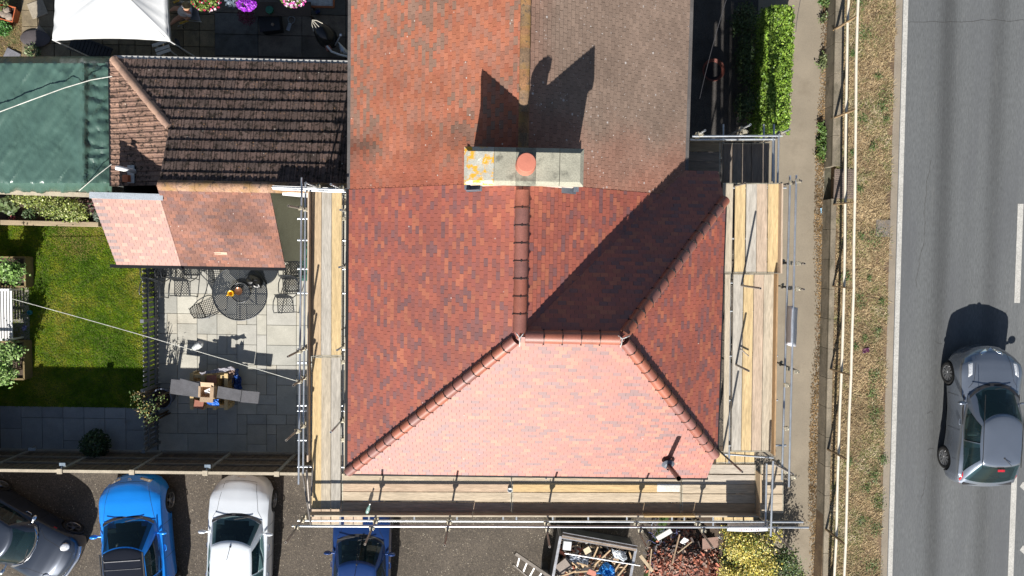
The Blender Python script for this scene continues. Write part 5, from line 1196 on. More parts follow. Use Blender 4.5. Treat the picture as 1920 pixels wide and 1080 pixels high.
    # mirrors, handles, wipers, seams
    for sx in (-1, 1):
        mb = MB(); mb.smooth = True; my = yw-S.get('mir', .52); mw = hw*.93
        mb.tube([(sx*(mw-.05), my, zbelt+.04), (sx*(mw+.07), my+.01, zbelt+.06)], .03, 8)
        R3 = []
        for i in range(9):
            ph = math.pi*i/8; R3.append([(sx*(mw+.14)+.115*math.sin(ph)*math.cos(th_), my+.01+(.075 if math.sin(th_) > 0 else .045)*math.sin(ph)*math.sin(th_)-.05*(math.sin(ph)*math.cos(th_)*sx > 0)*0, zbelt+.11-.075*math.cos(ph)) for th_ in [k*math.pi/10 for k in range(20)]])
        mb.grid(R3, True)
        mi = mb.build('wing_mirror', S.get('mirmat') or pm, root)
        for yy in S.get('handles', (yw-1.15, yw-1.95)):
            q = hit((sx*3, yy, zbelt-.13), (-sx, 0, 0))
            if q[0] is not None:
                hb = MB(); hb.smooth = True; hb.tube([q[0]+Vector((0, .09, 0)), q[0]+Vector((sx*.03, .06, 0)), q[0]+Vector((sx*.03, -.06, 0)), q[0]+Vector((0, -.09, 0))], .014, 8); hb.build('door_handle', S.get('hmat') or pm, root)
        for yy in (yw-.35, (yw-.35-.98), yw-.35-.98-.85): line([(yy, zbelt-.03), (yy, .28)], sx, .010, 'door_gap')
        line([(ax[0]-R-.15, .24), (ax[1]+R+.15, .24)], sx, .05, 'sill_trim', M_trim, .004)
    for k in range(2):
        x0 = -.05+(-.55 if k else 0.05); wpb = MB(); a0 = Vector((x0+.45, yw+.02-.04, S['zw']+.035)); a1 = Vector((x0-.05+.0, yw-.12+.02, S['zw']+.09)); wpb.bar(a0, a1, .018, .014); wpb.build('wiper', M_trim, root)
    hb = hw*S.get('hoodw', .74); yh0 = hl-S.get('hood0', .05)*L
    line([(-hw*.80, yw-.10), (-hb, yw+.12), (-hb*.93, (yw+yh0)/2), (-hb*.78, yh0+.02), (-hb*.45, yh0+.06), (0, yh0+.08), (hb*.45, yh0+.06), (hb*.78, yh0+.02), (hb*.93, (yw+yh0)/2), (hb, yw+.12), (hw*.80, yw-.10)], 'top', .009, 'bonnet_gap')
    sc_ = MB(); cw_ = [p for p in ring(-.02)][:11]; 
    rowc = [[p+Vector((0, .05, .012)) for p in cw_], [p+Vector((0, -.035, .03)) for p in cw_]]; sc_.grid(rowc); sc_.build('scuttle', M_trim, root)
    for (kind_, cs_, m_, nm_) in S.get('lights', ()):
        for sx in (-1, 1):
            if kind_ == 'top': patch([(sx*x*hw, hl-y) for x, y in cs_], 'top', m_, nm_)
            elif kind_ == 'side': patch([(hl-y, z) for y, z in cs_], sx, m_, nm_)
            elif kind_ == 'front': patch([(sx*x*hw, z) for x, z in cs_], 'front', m_, nm_)
            elif kind_ == 'rear': patch([(sx*x*hw, z) for x, z in cs_], 'rear', m_, nm_)
    for (kind_, cs_, m_, nm_) in S.get('single', ()):
        if kind_ == 'top': patch([(x*hw, hl-y) for x, y in cs_], 'top', m_, nm_)
        else: patch([(x*hw, z) for x, z in cs_], kind_, m_, nm_)
    if S.get('aerial'): ab = MB(); yy = S['aerial']; ab.tube([(0, yy, zr+.01), (-.02, yy-.30, zr+.20)], .008, 6); ab.lathe([(.03, 0), (.015, .03), (0, .03)], (0, yy, zr+.01), 10); ab.build('aerial', M_trim, roof)
    if S.get('badge'): bb = MB(); bb.smooth = True; q = hit((0, hl-.10, 3), (0, 0, -1)); bb.lathe([(0, .012), (.05, .01), (.06, 0)], q[0]+Vector((0, 0, .004)), 20); bb.build('badge', M_chrome, root)
    if extras: extras(root, hit, hl, hw, roof, zr, patch, line)
    root.location = (*pos, z0); root.rotation_euler = (0, 0, heading)
    return root
hatch_body = [(0, .55, .56, .60, .30), (.012, .76, .62, .67, .22), (.04, .88, .70, .78, .20), (.10, .955, .80, .88, .19), (.17, 1.0, .86, .95, .19), (.27, 1.0, .93, 1.01, .19), (.5, 1.0, .95, .97, .20), (.75, 1.0, .98, .98, .20), (.90, .97, .97, .98, .20), (.965, .90, .90, .93, .24), (.99, .80, .78, .84, .28), (1, .62, .64, .68, .34)]
cross_body = [(0, .55, .66, .70, .36), (.012, .78, .74, .79, .28), (.04, .90, .84, .92, .25), (.10, .97, .93, 1.02, .24), (.17, 1.0, .99, 1.08, .24), (.27, 1.0, 1.03, 1.12, .24), (.5, .985, 1.05, 1.07, .24), (.75, 1.0, 1.10, 1.10, .24), (.90, .98, 1.08, 1.10, .24), (.965, .92, .98, 1.02, .28), (.99, .82, .84, .90, .32), (1, .62, .70, .74, .38)]
# bright blue crossover
def black_roof(root, hit, hl, hw, roof, zr, patch, line):
    b = MB(); b.box((0, hl-2.18, zr+.021), (1.02, .02, .008)); b.box((0, hl-2.42, zr+.024), (1.02, .008, .006)); b.build('roof_trim', mat('satin strip', (.25, .25, .26), rough=.3), roof)
    for sx in (-1, 1): b = MB(); b.bar((sx*.60, hl-1.95, zr+.03), (sx*.60, hl-3.9, zr+.03), .03, .035); b.build('roof_rail', M_trim, root)
S1 = dict(L=4.30, W=1.84, H=1.60, body=cross_body, belt=1.06, zw=1.10, ws=.255, rf=.425, rr=.86, bk=.975, wr=.345, fo=.92, ro=.80, wf=.80, wtop=.64, handles=(.02, -.9), spokes=5, badge=True, bow=.34, hoodw=.76,
    lights=[('top', [(.60, .25), (.86, .60), (.955, .62), (.84, .30)], M_head, 'headlight'), ('top', [(.30, .10), (.62, .22), (.66, .17), (.32, .06)], M_chrome, 'grille_trim'), ('rear', [(.55, .95), (.9, .98), (.9, .80), (.6, .80)], M_tail, 'tail_light')])
def place(front_px, z, head, L, gy=0.): c = P(*front_px, z); h = Vector((-math.sin(head), math.cos(head))); return (c.x-h.x*L/2, c.y-h.y*L/2)
hd = math.radians(4.5)
car('bright blue crossover with a black roof parked nose in to the fence', paint('bright blue paint', (.010, .27, .90), .15), place((247, 891), .7, hd, 4.30), hd, S1, roofmat=mat('gloss black roof', (.012, .013, .018), rough=.15, coat=.5, var=0, fine=0, bump=0), extras=black_roof)
M_silver = paint('pale silver paint', (.78, .82, .86), .2, .35)
S2 = dict(L=4.25, W=1.78, H=1.46, body=hatch_body, belt=.95, zw=.99, ws=.255, rf=.40, rr=.84, bk=.965, wr=.315, fo=.86, ro=.78, wf=.80, wtop=.66, handles=(.05, -.8), hmat=M_chrome, spokes=7, badge=False, aerial=.30, bow=.36, hoodw=.66,
    lights=[('top', [(.66, .30), (.80, .70), (.95, .78), (.90, .40)], M_head, 'headlight'), ('rear', [(.55, .85), (.9, .9), (.9, .7), (.6, .7)], M_tail, 'tail_light')],
    single=[('top', [(-.42, .10), (.42, .10), (.40, .035), (-.40, .035)], M_trim, 'grille'), ('top', [(-.12, .085), (.12, .085), (.12, .05), (-.12, .05)], M_chrome, 'badge')])
hd = math.radians(-1.5)
car('silver hatchback with a plain roof aerial parked between the two blue cars', M_silver, place((455, 889), .6, hd, 4.25), hd, S2)
S3 = dict(S2); S3.update(L=4.05, W=1.70, H=1.46, aerial=.35, hmat=None, badge=False)
hd = math.radians(-.8)
car('dark blue hatchback parked with its bonnet under the scaffold deck', paint('deep blue paint', (.010, .040, .16), .3), (P(668, 1052, 1.4).x+.02, P(668, 1052, 1.4).y-.40*4.05*0-.42), hd, S3)
# navy compact car with round lamps
def mini_bits(root, hit, hl, hw, roof, zr, patch, line):
    for sx in (-1, 1):
        q = hit((sx*hw*.63, hl-.40, 3), (0, 0, -1)); n_ = q[1]; R2 = n_.to_track_quat('Z', 'Y').to_matrix(); R2 = Vector((0, .45, .9)).normalized().to_track_quat('Z', 'Y').to_matrix()
        b = MB(); b.smooth = True; b.lathe([(.125, -.05), (.13, .0), (.122, .02), (.105, .022)], q[0], 28, m=R2); h_ = b.build('headlight', M_chrome, root)
        b = MB(); b.smooth = True; b.lathe([(.106, .018), (.07, .035), (0, .042)], q[0], 28, m=R2); b.build('lens', M_head, h_)
        b = MB(); q = hit((sx*3, hl-.95, .78), (-sx, 0, 0)); b.box(q[0], (.02, .10, .05)); b.build('side_repeater', M_tail, root, bevel=.006)
    b = MB(); b.smooth = True
    pts = []
    for k in range(13): u = -1+k/6; q = hit((u*hw*.72, 5, .60), (0, -1, 0)); pts.append(q[0]+Vector((0, .02, 0)))
    b.tube(pts, .055, 10); b.build('bumper_bar', M_chrome, root)
    b = MB(); b.smooth = True; b.tube([(-hw*.80, hl-1.42, .98), (-hw*.55, hl-1.17, 1.0), (-hw*.2, hl-1.07, 1.01), (hw*.2, hl-1.07, 1.01), (hw*.55, hl-1.17, 1.0), (hw*.80, hl-1.42, .98)], .012, 8); b.build('scuttle_trim', M_chrome, root)
mini_body = [(0, .60, .58, .62, .28), (.012, .78, .66, .70, .20), (.04, .90, .74, .80, .18), (.10, .97, .83, .90, .17), (.17, 1.0, .88, .95, .17), (.27, .99, .92, .99, .17), (.5, .975, .93, .95, .17), (.75, .99, .94, .94, .17), (.90, .98, .93, .94, .18), (.965, .93, .86, .90, .22), (.99, .84, .76, .82, .26), (1, .66, .62, .66, .32)]
S4 = dict(L=3.72, W=1.68, H=1.42, body=mini_body, belt=.93, zw=.97, ws=.30, rf=.435, rr=.90, bk=.965, wr=.305, fo=.66, ro=.58, wf=.83, wtop=.72, handles=(.05,), hmat=M_chrome, mirmat=M_chrome, spokes=5, bow=.22, hoodw=.62, mir=.42, bowf=.26,
    lights=[('rear', [(.7, .9), (.9, .9), (.9, .6), (.7, .6)], M_tail, 'tail_light')])
fl, rl_ = P(138, 987, .3), P(2, 908, .3); dv = (fl-rl_).normalized(); hd = math.atan2(-dv.x, dv.y); rt = Vector((dv.y, -dv.x, 0)); mid = (fl+rl_)/2; ctr = mid+rt*(.84-.02)+dv*(.04)
car('dark navy compact car with round headlamps parked at an angle', paint('navy paint', (.036, .046, .066), .5, .3), (ctr.x, ctr.y), hd, S4, extras=mini_bits)
# grey crossover on the road
def juke_bits(root, hit, hl, hw, roof, zr, patch, line):
    b = MB(); b.smooth = True; b.lathe([(.035, 0), (.02, .02), (0, .022)], (.05, -hl+1.08, zr-.0), 10); b.tube([(.05, -hl+1.08, zr+.01), (.22, -hl+.88, zr+.06)], .008, 5); b.build('aerial', M_trim, roof)
    b = MB(); b.box((0, -hl+.72, zr-.03), (.20, .07, .025)); b.build('brake_light', M_tail, root, bevel=.01)
    for sx in (-1, 1): b = MB(); b.smooth = True; b.bar((sx*.56, .80, zr-.005), (sx*.54, -1.25, zr-.015), .012, .012); b.build('roof_seam', M_seam, roof)
    b = MB(); b.bar((-.15, -hl+.52, 1.28), (.18, -hl+.42, 1.22), .02, .02); b.build('rear_wiper', M_trim, root)
juke_body = [(0, .55, .68, .74, .34), (.012, .78, .76, .83, .26), (.04, .90, .88, .94, .22), (.10, .985, .99, 1.02, .21), (.18, 1.03, 1.03, 1.07, .21), (.27, 1.0, 1.02, 1.12, .21), (.45, .94, 1.04, 1.07, .21), (.62, .955, 1.08, 1.09, .21), (.78, 1.03, 1.10, 1.10, .21), (.90, 1.02, 1.05, 1.08, .22), (.965, .98, .96, 1.0, .28), (.99, .91, .80, .86, .34), (1, .78, .68, .72, .40)]
S5 = dict(L=4.12, W=1.77, H=1.565, body=juke_body, belt=1.07, zw=1.12, ws=.26, rf=.445, rr=.80, bk=.965, wr=.335, fo=.86, ro=.74, wf=.80, wtop=.66, handles=(-.10,), spokes=10, bow=.34, rbow=.16, wbk=.88, hoodw=.64, bowf=.34, badge=True, zbk=1.0,
    lights=[('top', [(.66, .42), (.70, .78), (.82, .86), (.80, .44)], M_head, 'headlight'), ('top', [(.86, 3.52), (.80, 3.72), (.80, 3.99), (.93, 3.80)], M_tail, 'tail_light'), ('top', [(.10, .12), (.36, .24), (.38, .18), (.12, .06)], M_chrome, 'grille_trim')])
wl1, wl2 = P(1776, 688, VZ+.33), P(1769, 853, VZ+.33); dv = (wl1-wl2).normalized(); hd = math.atan2(-dv.x, dv.y); rt = Vector((dv.y, -dv.x, 0)); mid = (wl1+wl2)/2; ctr = mid+rt*.87-dv*.05*0
ctr = ctr+dv*(-.06)
car('metallic grey crossover driving on the road with its bonnet towards the top', paint('metallic grey paint', (.19, .22, .27), .6, .26), (ctr.x, ctr.y), hd, S5, z0=VZ+.016, group=None, extras=juke_bits)
# ================================================================ PATIO FURNITURE
M_mesh = bpy.data.materials.new('pierced metal'); M_mesh.use_nodes = True
_n, _l = M_mesh.node_tree.nodes, M_mesh.node_tree.links; _b = _n['Principled BSDF']; _b.inputs['Base Color'].default_value = (.045, .052, .062, 1); _b.inputs['Roughness'].default_value = .45; _b.inputs['Metallic'].default_value = .3
_tc = _n.new('ShaderNodeTexCoord'); _vr = _n.new('ShaderNodeVectorRotate'); _vr.rotation_type = 'Z_AXIS'; _vr.inputs['Angle'].default_value = .78; _l.new(_tc.outputs['Object'], _vr.inputs['Vector'])
_ck = _n.new('ShaderNodeTexVoronoi'); _ck.inputs['Scale'].default_value = 22; _ck.inputs['Randomness'].default_value = 0; _l.new(_vr.outputs[0], _ck.inputs['Vector'])
_mr = _n.new('ShaderNodeMapRange'); _mr.inputs[1].default_value = .30; _mr.inputs[2].default_value = .34; _l.new(_ck.outputs['Distance'], _mr.inputs[0]); _l.new(_mr.outputs[0], _b.inputs['Alpha'])
M_cast = mat('cast dark metal', (.030, .034, .040), rough=.4, metal=.3, bump=.1)
def round_table(px, py, r, z, label, legs=4):
    c = P(px, py, z); t = thing('garden_table', label, 'table', (c.x, c.y, 0))
    b = MB(); b.lathe([(0, z), (r-.03, z), (r-.03, z-.012), (0, z-.012)], (0, 0, 0), 48); b.build('table_top', M_mesh, t)
    b = MB(); b.smooth = True; b.tube([((r-.015)*math.cos(a), (r-.015)*math.sin(a), z-.005) for a in [k*math.pi/24 for k in range(49)]], .018, 8, cap=False)
    for a in (0, 1.57): b.bar((-r*math.cos(a), -r*math.sin(a), z-.02), (r*math.cos(a), r*math.sin(a), z-.02), .02, .012)
    b.build('rim', M_cast, t)
    for k in range(legs):
        a = k*6.283/legs+.6; b = MB(); b.smooth = True; b.tube([(.15*math.cos(a), .15*math.sin(a), z-.02), (.22*math.cos(a), .22*math.sin(a), z*.5), (r*.55*math.cos(a), r*.55*math.sin(a), 0)], .018, 8); b.build('leg', M_cast, t)
    return t
round_table(449.5, 550, .80, .73, 'large round pierced metal garden table with a yellow jug on it')
round_table(489, 503, .50, .68, 'smaller round metal table tucked behind the large one near the roof edge', 3)
c = P(451, 548.5, .80); t = thing('turntable', 'round raised metal turntable in the middle of the large garden table', 'turntable', (c.x, c.y, .80))
b = MB(); b.lathe([(0, 0), (.27, 0)], (0, 0, 0), 36); b.build('disc', M_mesh, t); b = MB(); b.smooth = True; b.tube([(.28*math.cos(a), .28*math.sin(a), .01) for a in [k*math.pi/18 for k in range(37)]], .014, 8, cap=False); b.build('rim', M_cast, t); b = MB(); b.lathe([(.09, -.06), (.05, -.01), (0, 0)], (0, 0, 0), 14); b.build('foot', M_cast, t)
c = P(433.5, 550, .88); t = thing('yellow_jug', 'bright yellow pot on the garden table', 'pot', (c.x, c.y, .81)); b = MB(); b.smooth = True
b.lathe([(0, 0), (.07, 0), (.09, .07), (.075, .12), (.085, .135), (.06, .12), (.05, .03), (0, .03)], (0, 0, 0), 18); b.build('bowl', mat('yellow glaze', (.75, .43, .01), rough=.35), t)
b = MB(); b.smooth = True; b.tube([(-.07, -.03, .10), (-.12, -.06, .10), (-.12, -.07, .04), (-.08, -.04, .02)], .014, 8); b.build('handle', MATS['yellow glaze'], t)
c = P(447, 546, .88); b = MB(); b.smooth = True; b.lathe([(0, 0), (.07, 0), (.11, .07), (.112, .075), (.09, .06), (.0, .05)], (c.x, c.y, .81), 20); tag(b.build('brown_bowl', mat('copper bowl', (.20, .09, .045), rough=.25, metal=.4)), 'shiny brown bowl beside the yellow pot', 'bowl')
c = P(477, 528, .80); t = thing('black_bag', 'black leather bag slumped on the garden table', 'bag', (c.x, c.y, .74), rz=-.7); b = MB(); rows = []
for j in range(9):
    v = j/8*math.pi; rows.append([(.25*math.cos(u)*math.sin(v)**.6*(1+.12*math.sin(3*u+2)), .17*math.sin(u)*math.sin(v)**.6*(1+.15*math.sin(2*u)), .09-.09*math.cos(v)+.02*math.sin(u*5)) for u in [k*math.pi/10 for k in range(20)]])
b.grid(rows, True); b.build('body', mat('black leather', (.006, .006, .007), rough=.35), t, smooth=True)
b = MB(); b.smooth = True; b.tube([(-.2, -.06, .12), (-.26, -.2, .05), (-.05, -.26, .02), (.12, -.2, .05), (.16, -.08, .12)], .012, 6); b.build('strap', MATS['black leather'], t)
def chair_build():
    t = thing('patio_chair', 'x', 'chair', (0, 0, 0), group='cast metal chairs on the patio')
    def lattice(o, ux, uy, w_, h_, nm, taper=1.0):
        b = MB(); o = Vector(o); ux = Vector(ux); uy = Vector(uy); sp = .075
        def wd(v): return w_/2*(1-(1-taper)*v/h_)
        k = -20
        while k < 20:
            for s in (-1, 1):
                pts = []
                for i in range(41):
                    v = h_*i/40; u = k*sp+s*v*.9
                    if abs(u) <= wd(v): pts.append(o+ux*u+uy*v)
                if len(pts) > 1: b.bar(pts[0], pts[-1], .013, .010, up=ux.cross(uy))
            k += 1
        fr = [(-wd(0), 0), (wd(0), 0), (wd(h_*.6), h_*.6), (wd(h_)*.8, h_*.93), (0, h_*1.03), (-wd(h_)*.8, h_*.93), (-wd(h_*.6), h_*.6), (-wd(0), 0)] if taper < 1 else [(-w_/2, 0), (w_/2, 0), (w_/2, h_), (-w_/2, h_), (-w_/2, 0)]
        b.tube([o+ux*u+uy*v for u, v in fr], .013, 6); return b.build(nm, M_cast, t)
    lattice((0, -.22, .43), (1, 0, 0), (0, 1, 0), .46, .44, 'seat')
    lattice((0, .22, .45), (1, 0, 0), Vector((0, .26, .97)).normalized(), .46, .50, 'backrest', .75)
    for s in (-1, 1):
        b = MB(); b.smooth = True; b.tube([(s*.22, .28, .66), (s*.28, .12, .67), (s*.30, -.10, .66), (s*.29, -.20, .62), (s*.26, -.21, .43)], .014, 8); b.build('armrest', M_cast, t)
        b = MB(); b.smooth = True; b.tube([(s*.23, -.21, .43), (s*.25, -.23, .2), (s*.26, -.27, 0)], .014, 8); b.build('leg', M_cast, t)
        b = MB(); b.smooth = True; b.tube([(s*.22, .21, .44), (s*.23, .25, .2), (s*.25, .33, 0)], .014, 8); b.build('leg', M_cast, t)
    return t
ch0 = chair_build(); first = True
for (px, py, rz, lab) in ((343, 541, 0, 'black lattice chair pulled clear of the others, left of the large round table'), (289, 541, -.12, 'black lattice chair in front of the picket fence, in its shade'),
        (290, 508, .1, 'black lattice chair under the roof edge right beside the picket fence'), (318, 506, -.1, 'black lattice chair under the roof edge, second from the picket fence'), (345, 509, .05, 'black lattice chair under the roof edge, third from the picket fence'),
        (403, 507, .85, 'black lattice chair partly hidden behind the upper left of the large table'), (393, 575, 2.05, 'black lattice chair drawn up at the lower left of the large table'), (536, 572, .05, 'black lattice chair nearest the scaffolding poles, right of the large table'), (546, 537, .05, 'black lattice chair standing behind the one beside the scaffolding'), (546, 505, .0, 'black lattice chair with its back under the corner of the red roof')):
    c = P(px, py, .43)
    if first: t = ch0; t.location = (c.x, c.y, .03); t.rotation_euler = (0, 0, rz); t['label'] = lab; first = False
    else: dup(ch0, (c.x, c.y, .03), rz, lab)
c0, c1 = P(562, 385, .03), P(590, 527, .03); b = MB(); b.box(((c0.x+c1.x)/2, (c0.y+c1.y)/2, .05), (c1.x-c0.x, c0.y-c1.y, .03)); tag(b.build('green_mat', mat('green matting', (.02, .10, .075), rough=.7, var=.15), bevel=.01), 'narrow dark green mat on the patio under the scaffold guard rails', 'mat')
# ---- pallet with roofing leftovers
M_pal = mat('new pine', (.52, .38, .19), rough=.8, var=.12)
pc = P(394, 733, .5)
def pallet(z, label):
    t = thing('pallet', label, 'pallet', (pc.x, pc.y, z), group='stacked pine pallets on the patio')
    for x in (-.5, -.17, .17, .5): b = MB(); b.box((x, 0, .13), (.11, 1.08, .022)); b.build('deck_board', M_pal, t, bevel=.003)
    for y in (-.44, 0, .44): b = MB(); b.box((0, y, .06), (1.1, .09, .10)); b.build('bearer', M_pal, t, bevel=.003)
    return t
for k, s in enumerate(('lowest', 'second', 'third', 'topmost')): pallet(.03+.142*k, s+' pine pallet of the stack in the patio')
M_rt = mat('stacked red tile', (.30, .115, .075), rough=.7, var=.15)
zt = .62
def tstack(px, py, n, rz, label):
    c = P(px, py, zt+.08); t = thing('tile_stack', label, 'roof tiles', (c.x, c.y, zt), rz=rz)
    for k in range(n): b = MB(); b.box((rnd.uniform(-.01, .01)+k*.006, rnd.uniform(-.01, .01), .007+k*.014), (.265, .23, .012), rot=rnd.uniform(-.04, .04)); b.build('tile', M_rt, t)
tstack(395, 712, 6, .05, 'small stack of red roof tiles on the upper part of the pallets'); tstack(371, 758, 9, -.15, 'taller stack of red roof tiles on the lower left corner of the pallets')
M_dp = mat('slate grey board', (.085, .085, .095), rough=.75, var=.2, scale=4, fine=.2)
def slabpoly(name, pxs_, z, th, m, label, cat, dz=0):
    b = MB(); p = [P(x, y, z+dz*k) for k, (x, y) in enumerate(pxs_)]; n = len(p); b.q(p); b.q([q_-Vector((0, 0, th)) for q_ in reversed(p)])
    for i in range(n): a, c = p[i], p[(i+1) % n]; b.q([a, a-Vector((0, 0, th)), c-Vector((0, 0, th)), c])
    c = sum(p, Vector())/n; o = b.build(name, m); return tag(o, label, cat)
slabpoly('grey_board', [(318, 738), (321, 711), (376, 716), (376, 746)], .78, .02, M_dp, 'wide dark grey board sticking out of the pallet stack towards the picket fence', 'board')
slabpoly('grey_board', [(338, 709), (339, 710), (378, 720), (378, 738), (334, 735)], .80, .012, M_dp, 'smaller scuffed grey board lying on top of the wide left one', 'board')
slabpoly('grey_board', [(406, 746), (409, 724), (453, 732), (450, 753)], .76, .03, M_dp, 'inner dark grey board on the right hand side of the cardboard box', 'board')
slabpoly('grey_board', [(451, 754), (454, 732), (487, 735), (484, 757)], .75, .03, M_dp, 'outer dark grey board pointing from the pallets towards the scaffolding', 'board')
c = P(389, 735, .85); t = thing('cardboard_box', 'open cardboard box with spread flaps on top of the pallets', 'box', (c.x, c.y, .66), rz=-.05)
M_card = mat('cardboard', (.50, .36, .24), rough=.85, var=.06)
b = MB()
for x, y, w_, h_ in ((0, .16, .38, .008), (0, -.16, .38, .008), (.19, 0, .008, .32), (-.19, 0, .008, .32)): b.box((x, y, .11), (w_, h_, .22))
b.box((0, 0, .005), (.37, .31, .008)); b.build('carton', M_card, t)
for (o, s, ang, ax_) in (((0, .22, .235), (.38, .14, .006), .25, 'X'), ((0, -.22, .235), (.38, .14, .006), -.2, 'X'), ((.15, 0, .26), (.10, .32, .006), .6, 'Y'), ((-.235, 0, .20), (.09, .32, .006), -.7, 'Y')): b = MB(); b.box(o, s, m=Matrix.Rotation(ang, 3, ax_)); b.build('flap', M_card, t)
b = MB(); b.box((-.02, .02, .12), (.18, .10, .02), rot=.5); b.box((.05, -.03, .14), (.16, .03, .02), rot=-.4); b.build('packing_paper', M_white, t)
def crumple(name, pxs_, z, h, m, label, cat, n=18, seed=0):
    c4 = [P(x, y, z) for x, y in pxs_]; b = MB(); rows = []
    for j in range(n+1):
        r = []
        for i in range(n+1):
            u, v = i/n, j/n; p = (c4[0]*(1-u)+c4[1]*u)*(1-v)+(c4[3]*(1-u)+c4[2]*u)*v; q_ = p*1.0
            k = abs(mno.noise(p*5+Vector((seed, 0, 0))))+.6*abs(mno.noise(p*13+Vector((seed, 3, 0)))); q_.z += h*k; q_.x += .04*mno.noise(p*6+Vector((9, seed, 0))); q_.y += .04*mno.noise(p*6+Vector((seed, 9, 9))); r.append(q_)
        rows.append(r)
    b.grid(rows); o = b.build(name, m, smooth=False); md = o.modifiers.new('s', 'SOLIDIFY'); md.thickness = .004; return tag(o, label, cat)
M_blue = mat('blue tarpaulin', (.01, .12, .50), rough=.4, bump=.3, bscale=20)
crumple('blue_sheeting', [(387, 748), (411, 748), (411, 762), (388, 758)], .70, .10, M_blue, 'scrap of bright blue plastic sheeting below the cardboard box', 'plastic sheet')
crumple('blue_sheeting', [(428, 700), (448, 690), (456, 728), (426, 728)], .10, .25, mat('shade darkened blue tarpaulin', (.01, .05, .22), rough=.45), 'blue sheeting heaped beside the pallets, shade put into its colour', 'plastic sheet', seed=4)  # darker copy of the blue tarpaulin, shade painted into it
crumple('grey_sheeting', [(374, 697), (436, 688), (440, 694), (378, 702)], .62, .12, mat('grey roofing felt', (.24, .23, .26), rough=.6), 'strip of grey roofing felt along the top edge of the pallets', 'roofing felt', seed=7)
crumple('brown_sack', [(428, 694), (442, 687), (440, 706), (426, 716)], .45, .2, mat('brown paper', (.22, .15, .12), rough=.8), 'brown paper sack slumped at the upper right corner of the pallets', 'sack', seed=2)
# washing line across the garden
ra, rb_ = P(22, 560, 1.3), P(562, 716, 3.2); rope(sag(ra, rb_, .12, 20), .009, 'thin white washing line crossing the lawn and patio to the scaffolding', 'washing_line')
t = thing('peg_bag', 'slim white plastic peg holder hanging on the washing line', 'peg bag', P(368, 652, 2.3)); b = MB(); b.smooth = True; pA, pB = P(357, 656, 2.35), P(380, 643, 2.35); d = pB-pA
b.tube([pA, pA+d*.2, pA+d*.5, pA+d*.85, pB], .05, 12, radii=[.008, .045, .095, .09, .03]); b.build('body', mat('thin white plastic', (.62, .64, .62), rough=.4), t); b = MB(); b.tube([pA+d*.4+Vector((0, 0, .05)), pA+d*.4+Vector((0, 0, .12))], .008, 5); b.build('hook', M_galv, t); settle(t)
# ================================================================ TRAILER, LADDER, RUBBLE
tp = [P(1051, 1007, 1.3), P(1192, 1031, 1.3)]; e1 = (tp[1]-tp[0]); LW = e1.length; e1.normalize(); e2 = Vector((e1.y, -e1.x, 0)); LT = 2.9
def TL(u, v, z): p = tp[0]+e1*u+e2*v; return Vector((p.x, p.y, z))
t = thing('trailer', 'silver framed cage trailer heaped with building waste below the scaffolding', 'trailer', TL(LW/2, LT/2, 0))
b = MB(); p = [TL(0, 0, .5), TL(LW, 0, .5), TL(LW, LT, .5), TL(0, LT, .5)]; b.q(p); b.q([q_-Vector((0, 0, .08)) for q_ in reversed(p)]); b.build('floor', mat('trailer floor', (.03, .03, .032), rough=.8), t)
for (a, c) in ((TL(0, 0, .85), TL(LW, 0, .85)), (TL(LW, 0, .85), TL(LW, LT, .85)), (TL(LW, LT, .85), TL(0, LT, .85)), (TL(0, LT, .85), TL(0, 0, .85))): b = MB(); b.bar(a, c, .04, .66, up=(0, 0, 1)); b.build('side_panel', mat('dark side panel', (.08, .085, .09), rough=.5, metal=.3), t)
M_alu = mat('aluminium rail', (.62, .62, .63), rough=.3, metal=.85)
for (a, c) in ((TL(0, 0, 1.27), TL(LW, 0, 1.27)), (TL(LW, 0, 1.27), TL(LW, LT, 1.27)), (TL(0, LT, 1.27), TL(0, 0, 1.27))): b = MB(); b.bar(a, c, .075, .06); b.build('top_rail', M_alu, t)
for (u, v) in ((0, 0), (LW, 0), (LW, LT), (0, LT)): b = MB(); p = TL(u, v, 0); b.bar((p.x, p.y, .4), (p.x, p.y, 1.32), .07, .07); b.build('corner_post', M_alu, t)
for u in (.25, LW-.25):
    b = MB(); b.smooth = True; p = TL(u-.38 if u < 1 else u+.38, 1.5, .32); b.lathe([(.16, -.08), (.30, -.09), (.32, 0), (.30, .09), (.16, .08)], p, 24, m=Matrix.Rotation(math.radians(90), 3, 'Y')); b.build('wheel', M_tyre, t)
settle(t)
t = thing('ramp_beam', 'long brown and silver loading ramp lying along the upper edge of the trailer', 'ramp', TL(LW/2, .0, 1.36)); b = MB(); b.bar(TL(.02, -.10, 1.38), TL(LW, -.06, 1.34), .15, .05); b.build('deck', mat('muddy aluminium', (.22, .17, .13), rough=.5, metal=.3, var=.3), t)
for o_ in (-.09, .0): b = MB(); b.bar(TL(.02, -.02+o_-.09, 1.43), TL(LW, .02+o_-.09, 1.39), .015, .03); b.build('edge_rail', M_alu, t)
settle(t)
b = MB(); b.smooth = True; b.tube([P(1059, 1037, 1.35), P(1200, 1060, 1.32)], .022, 8); tag(b.build('metal_bar', M_alu), 'thin metal bar lying across the waste in the trailer', 'bar')
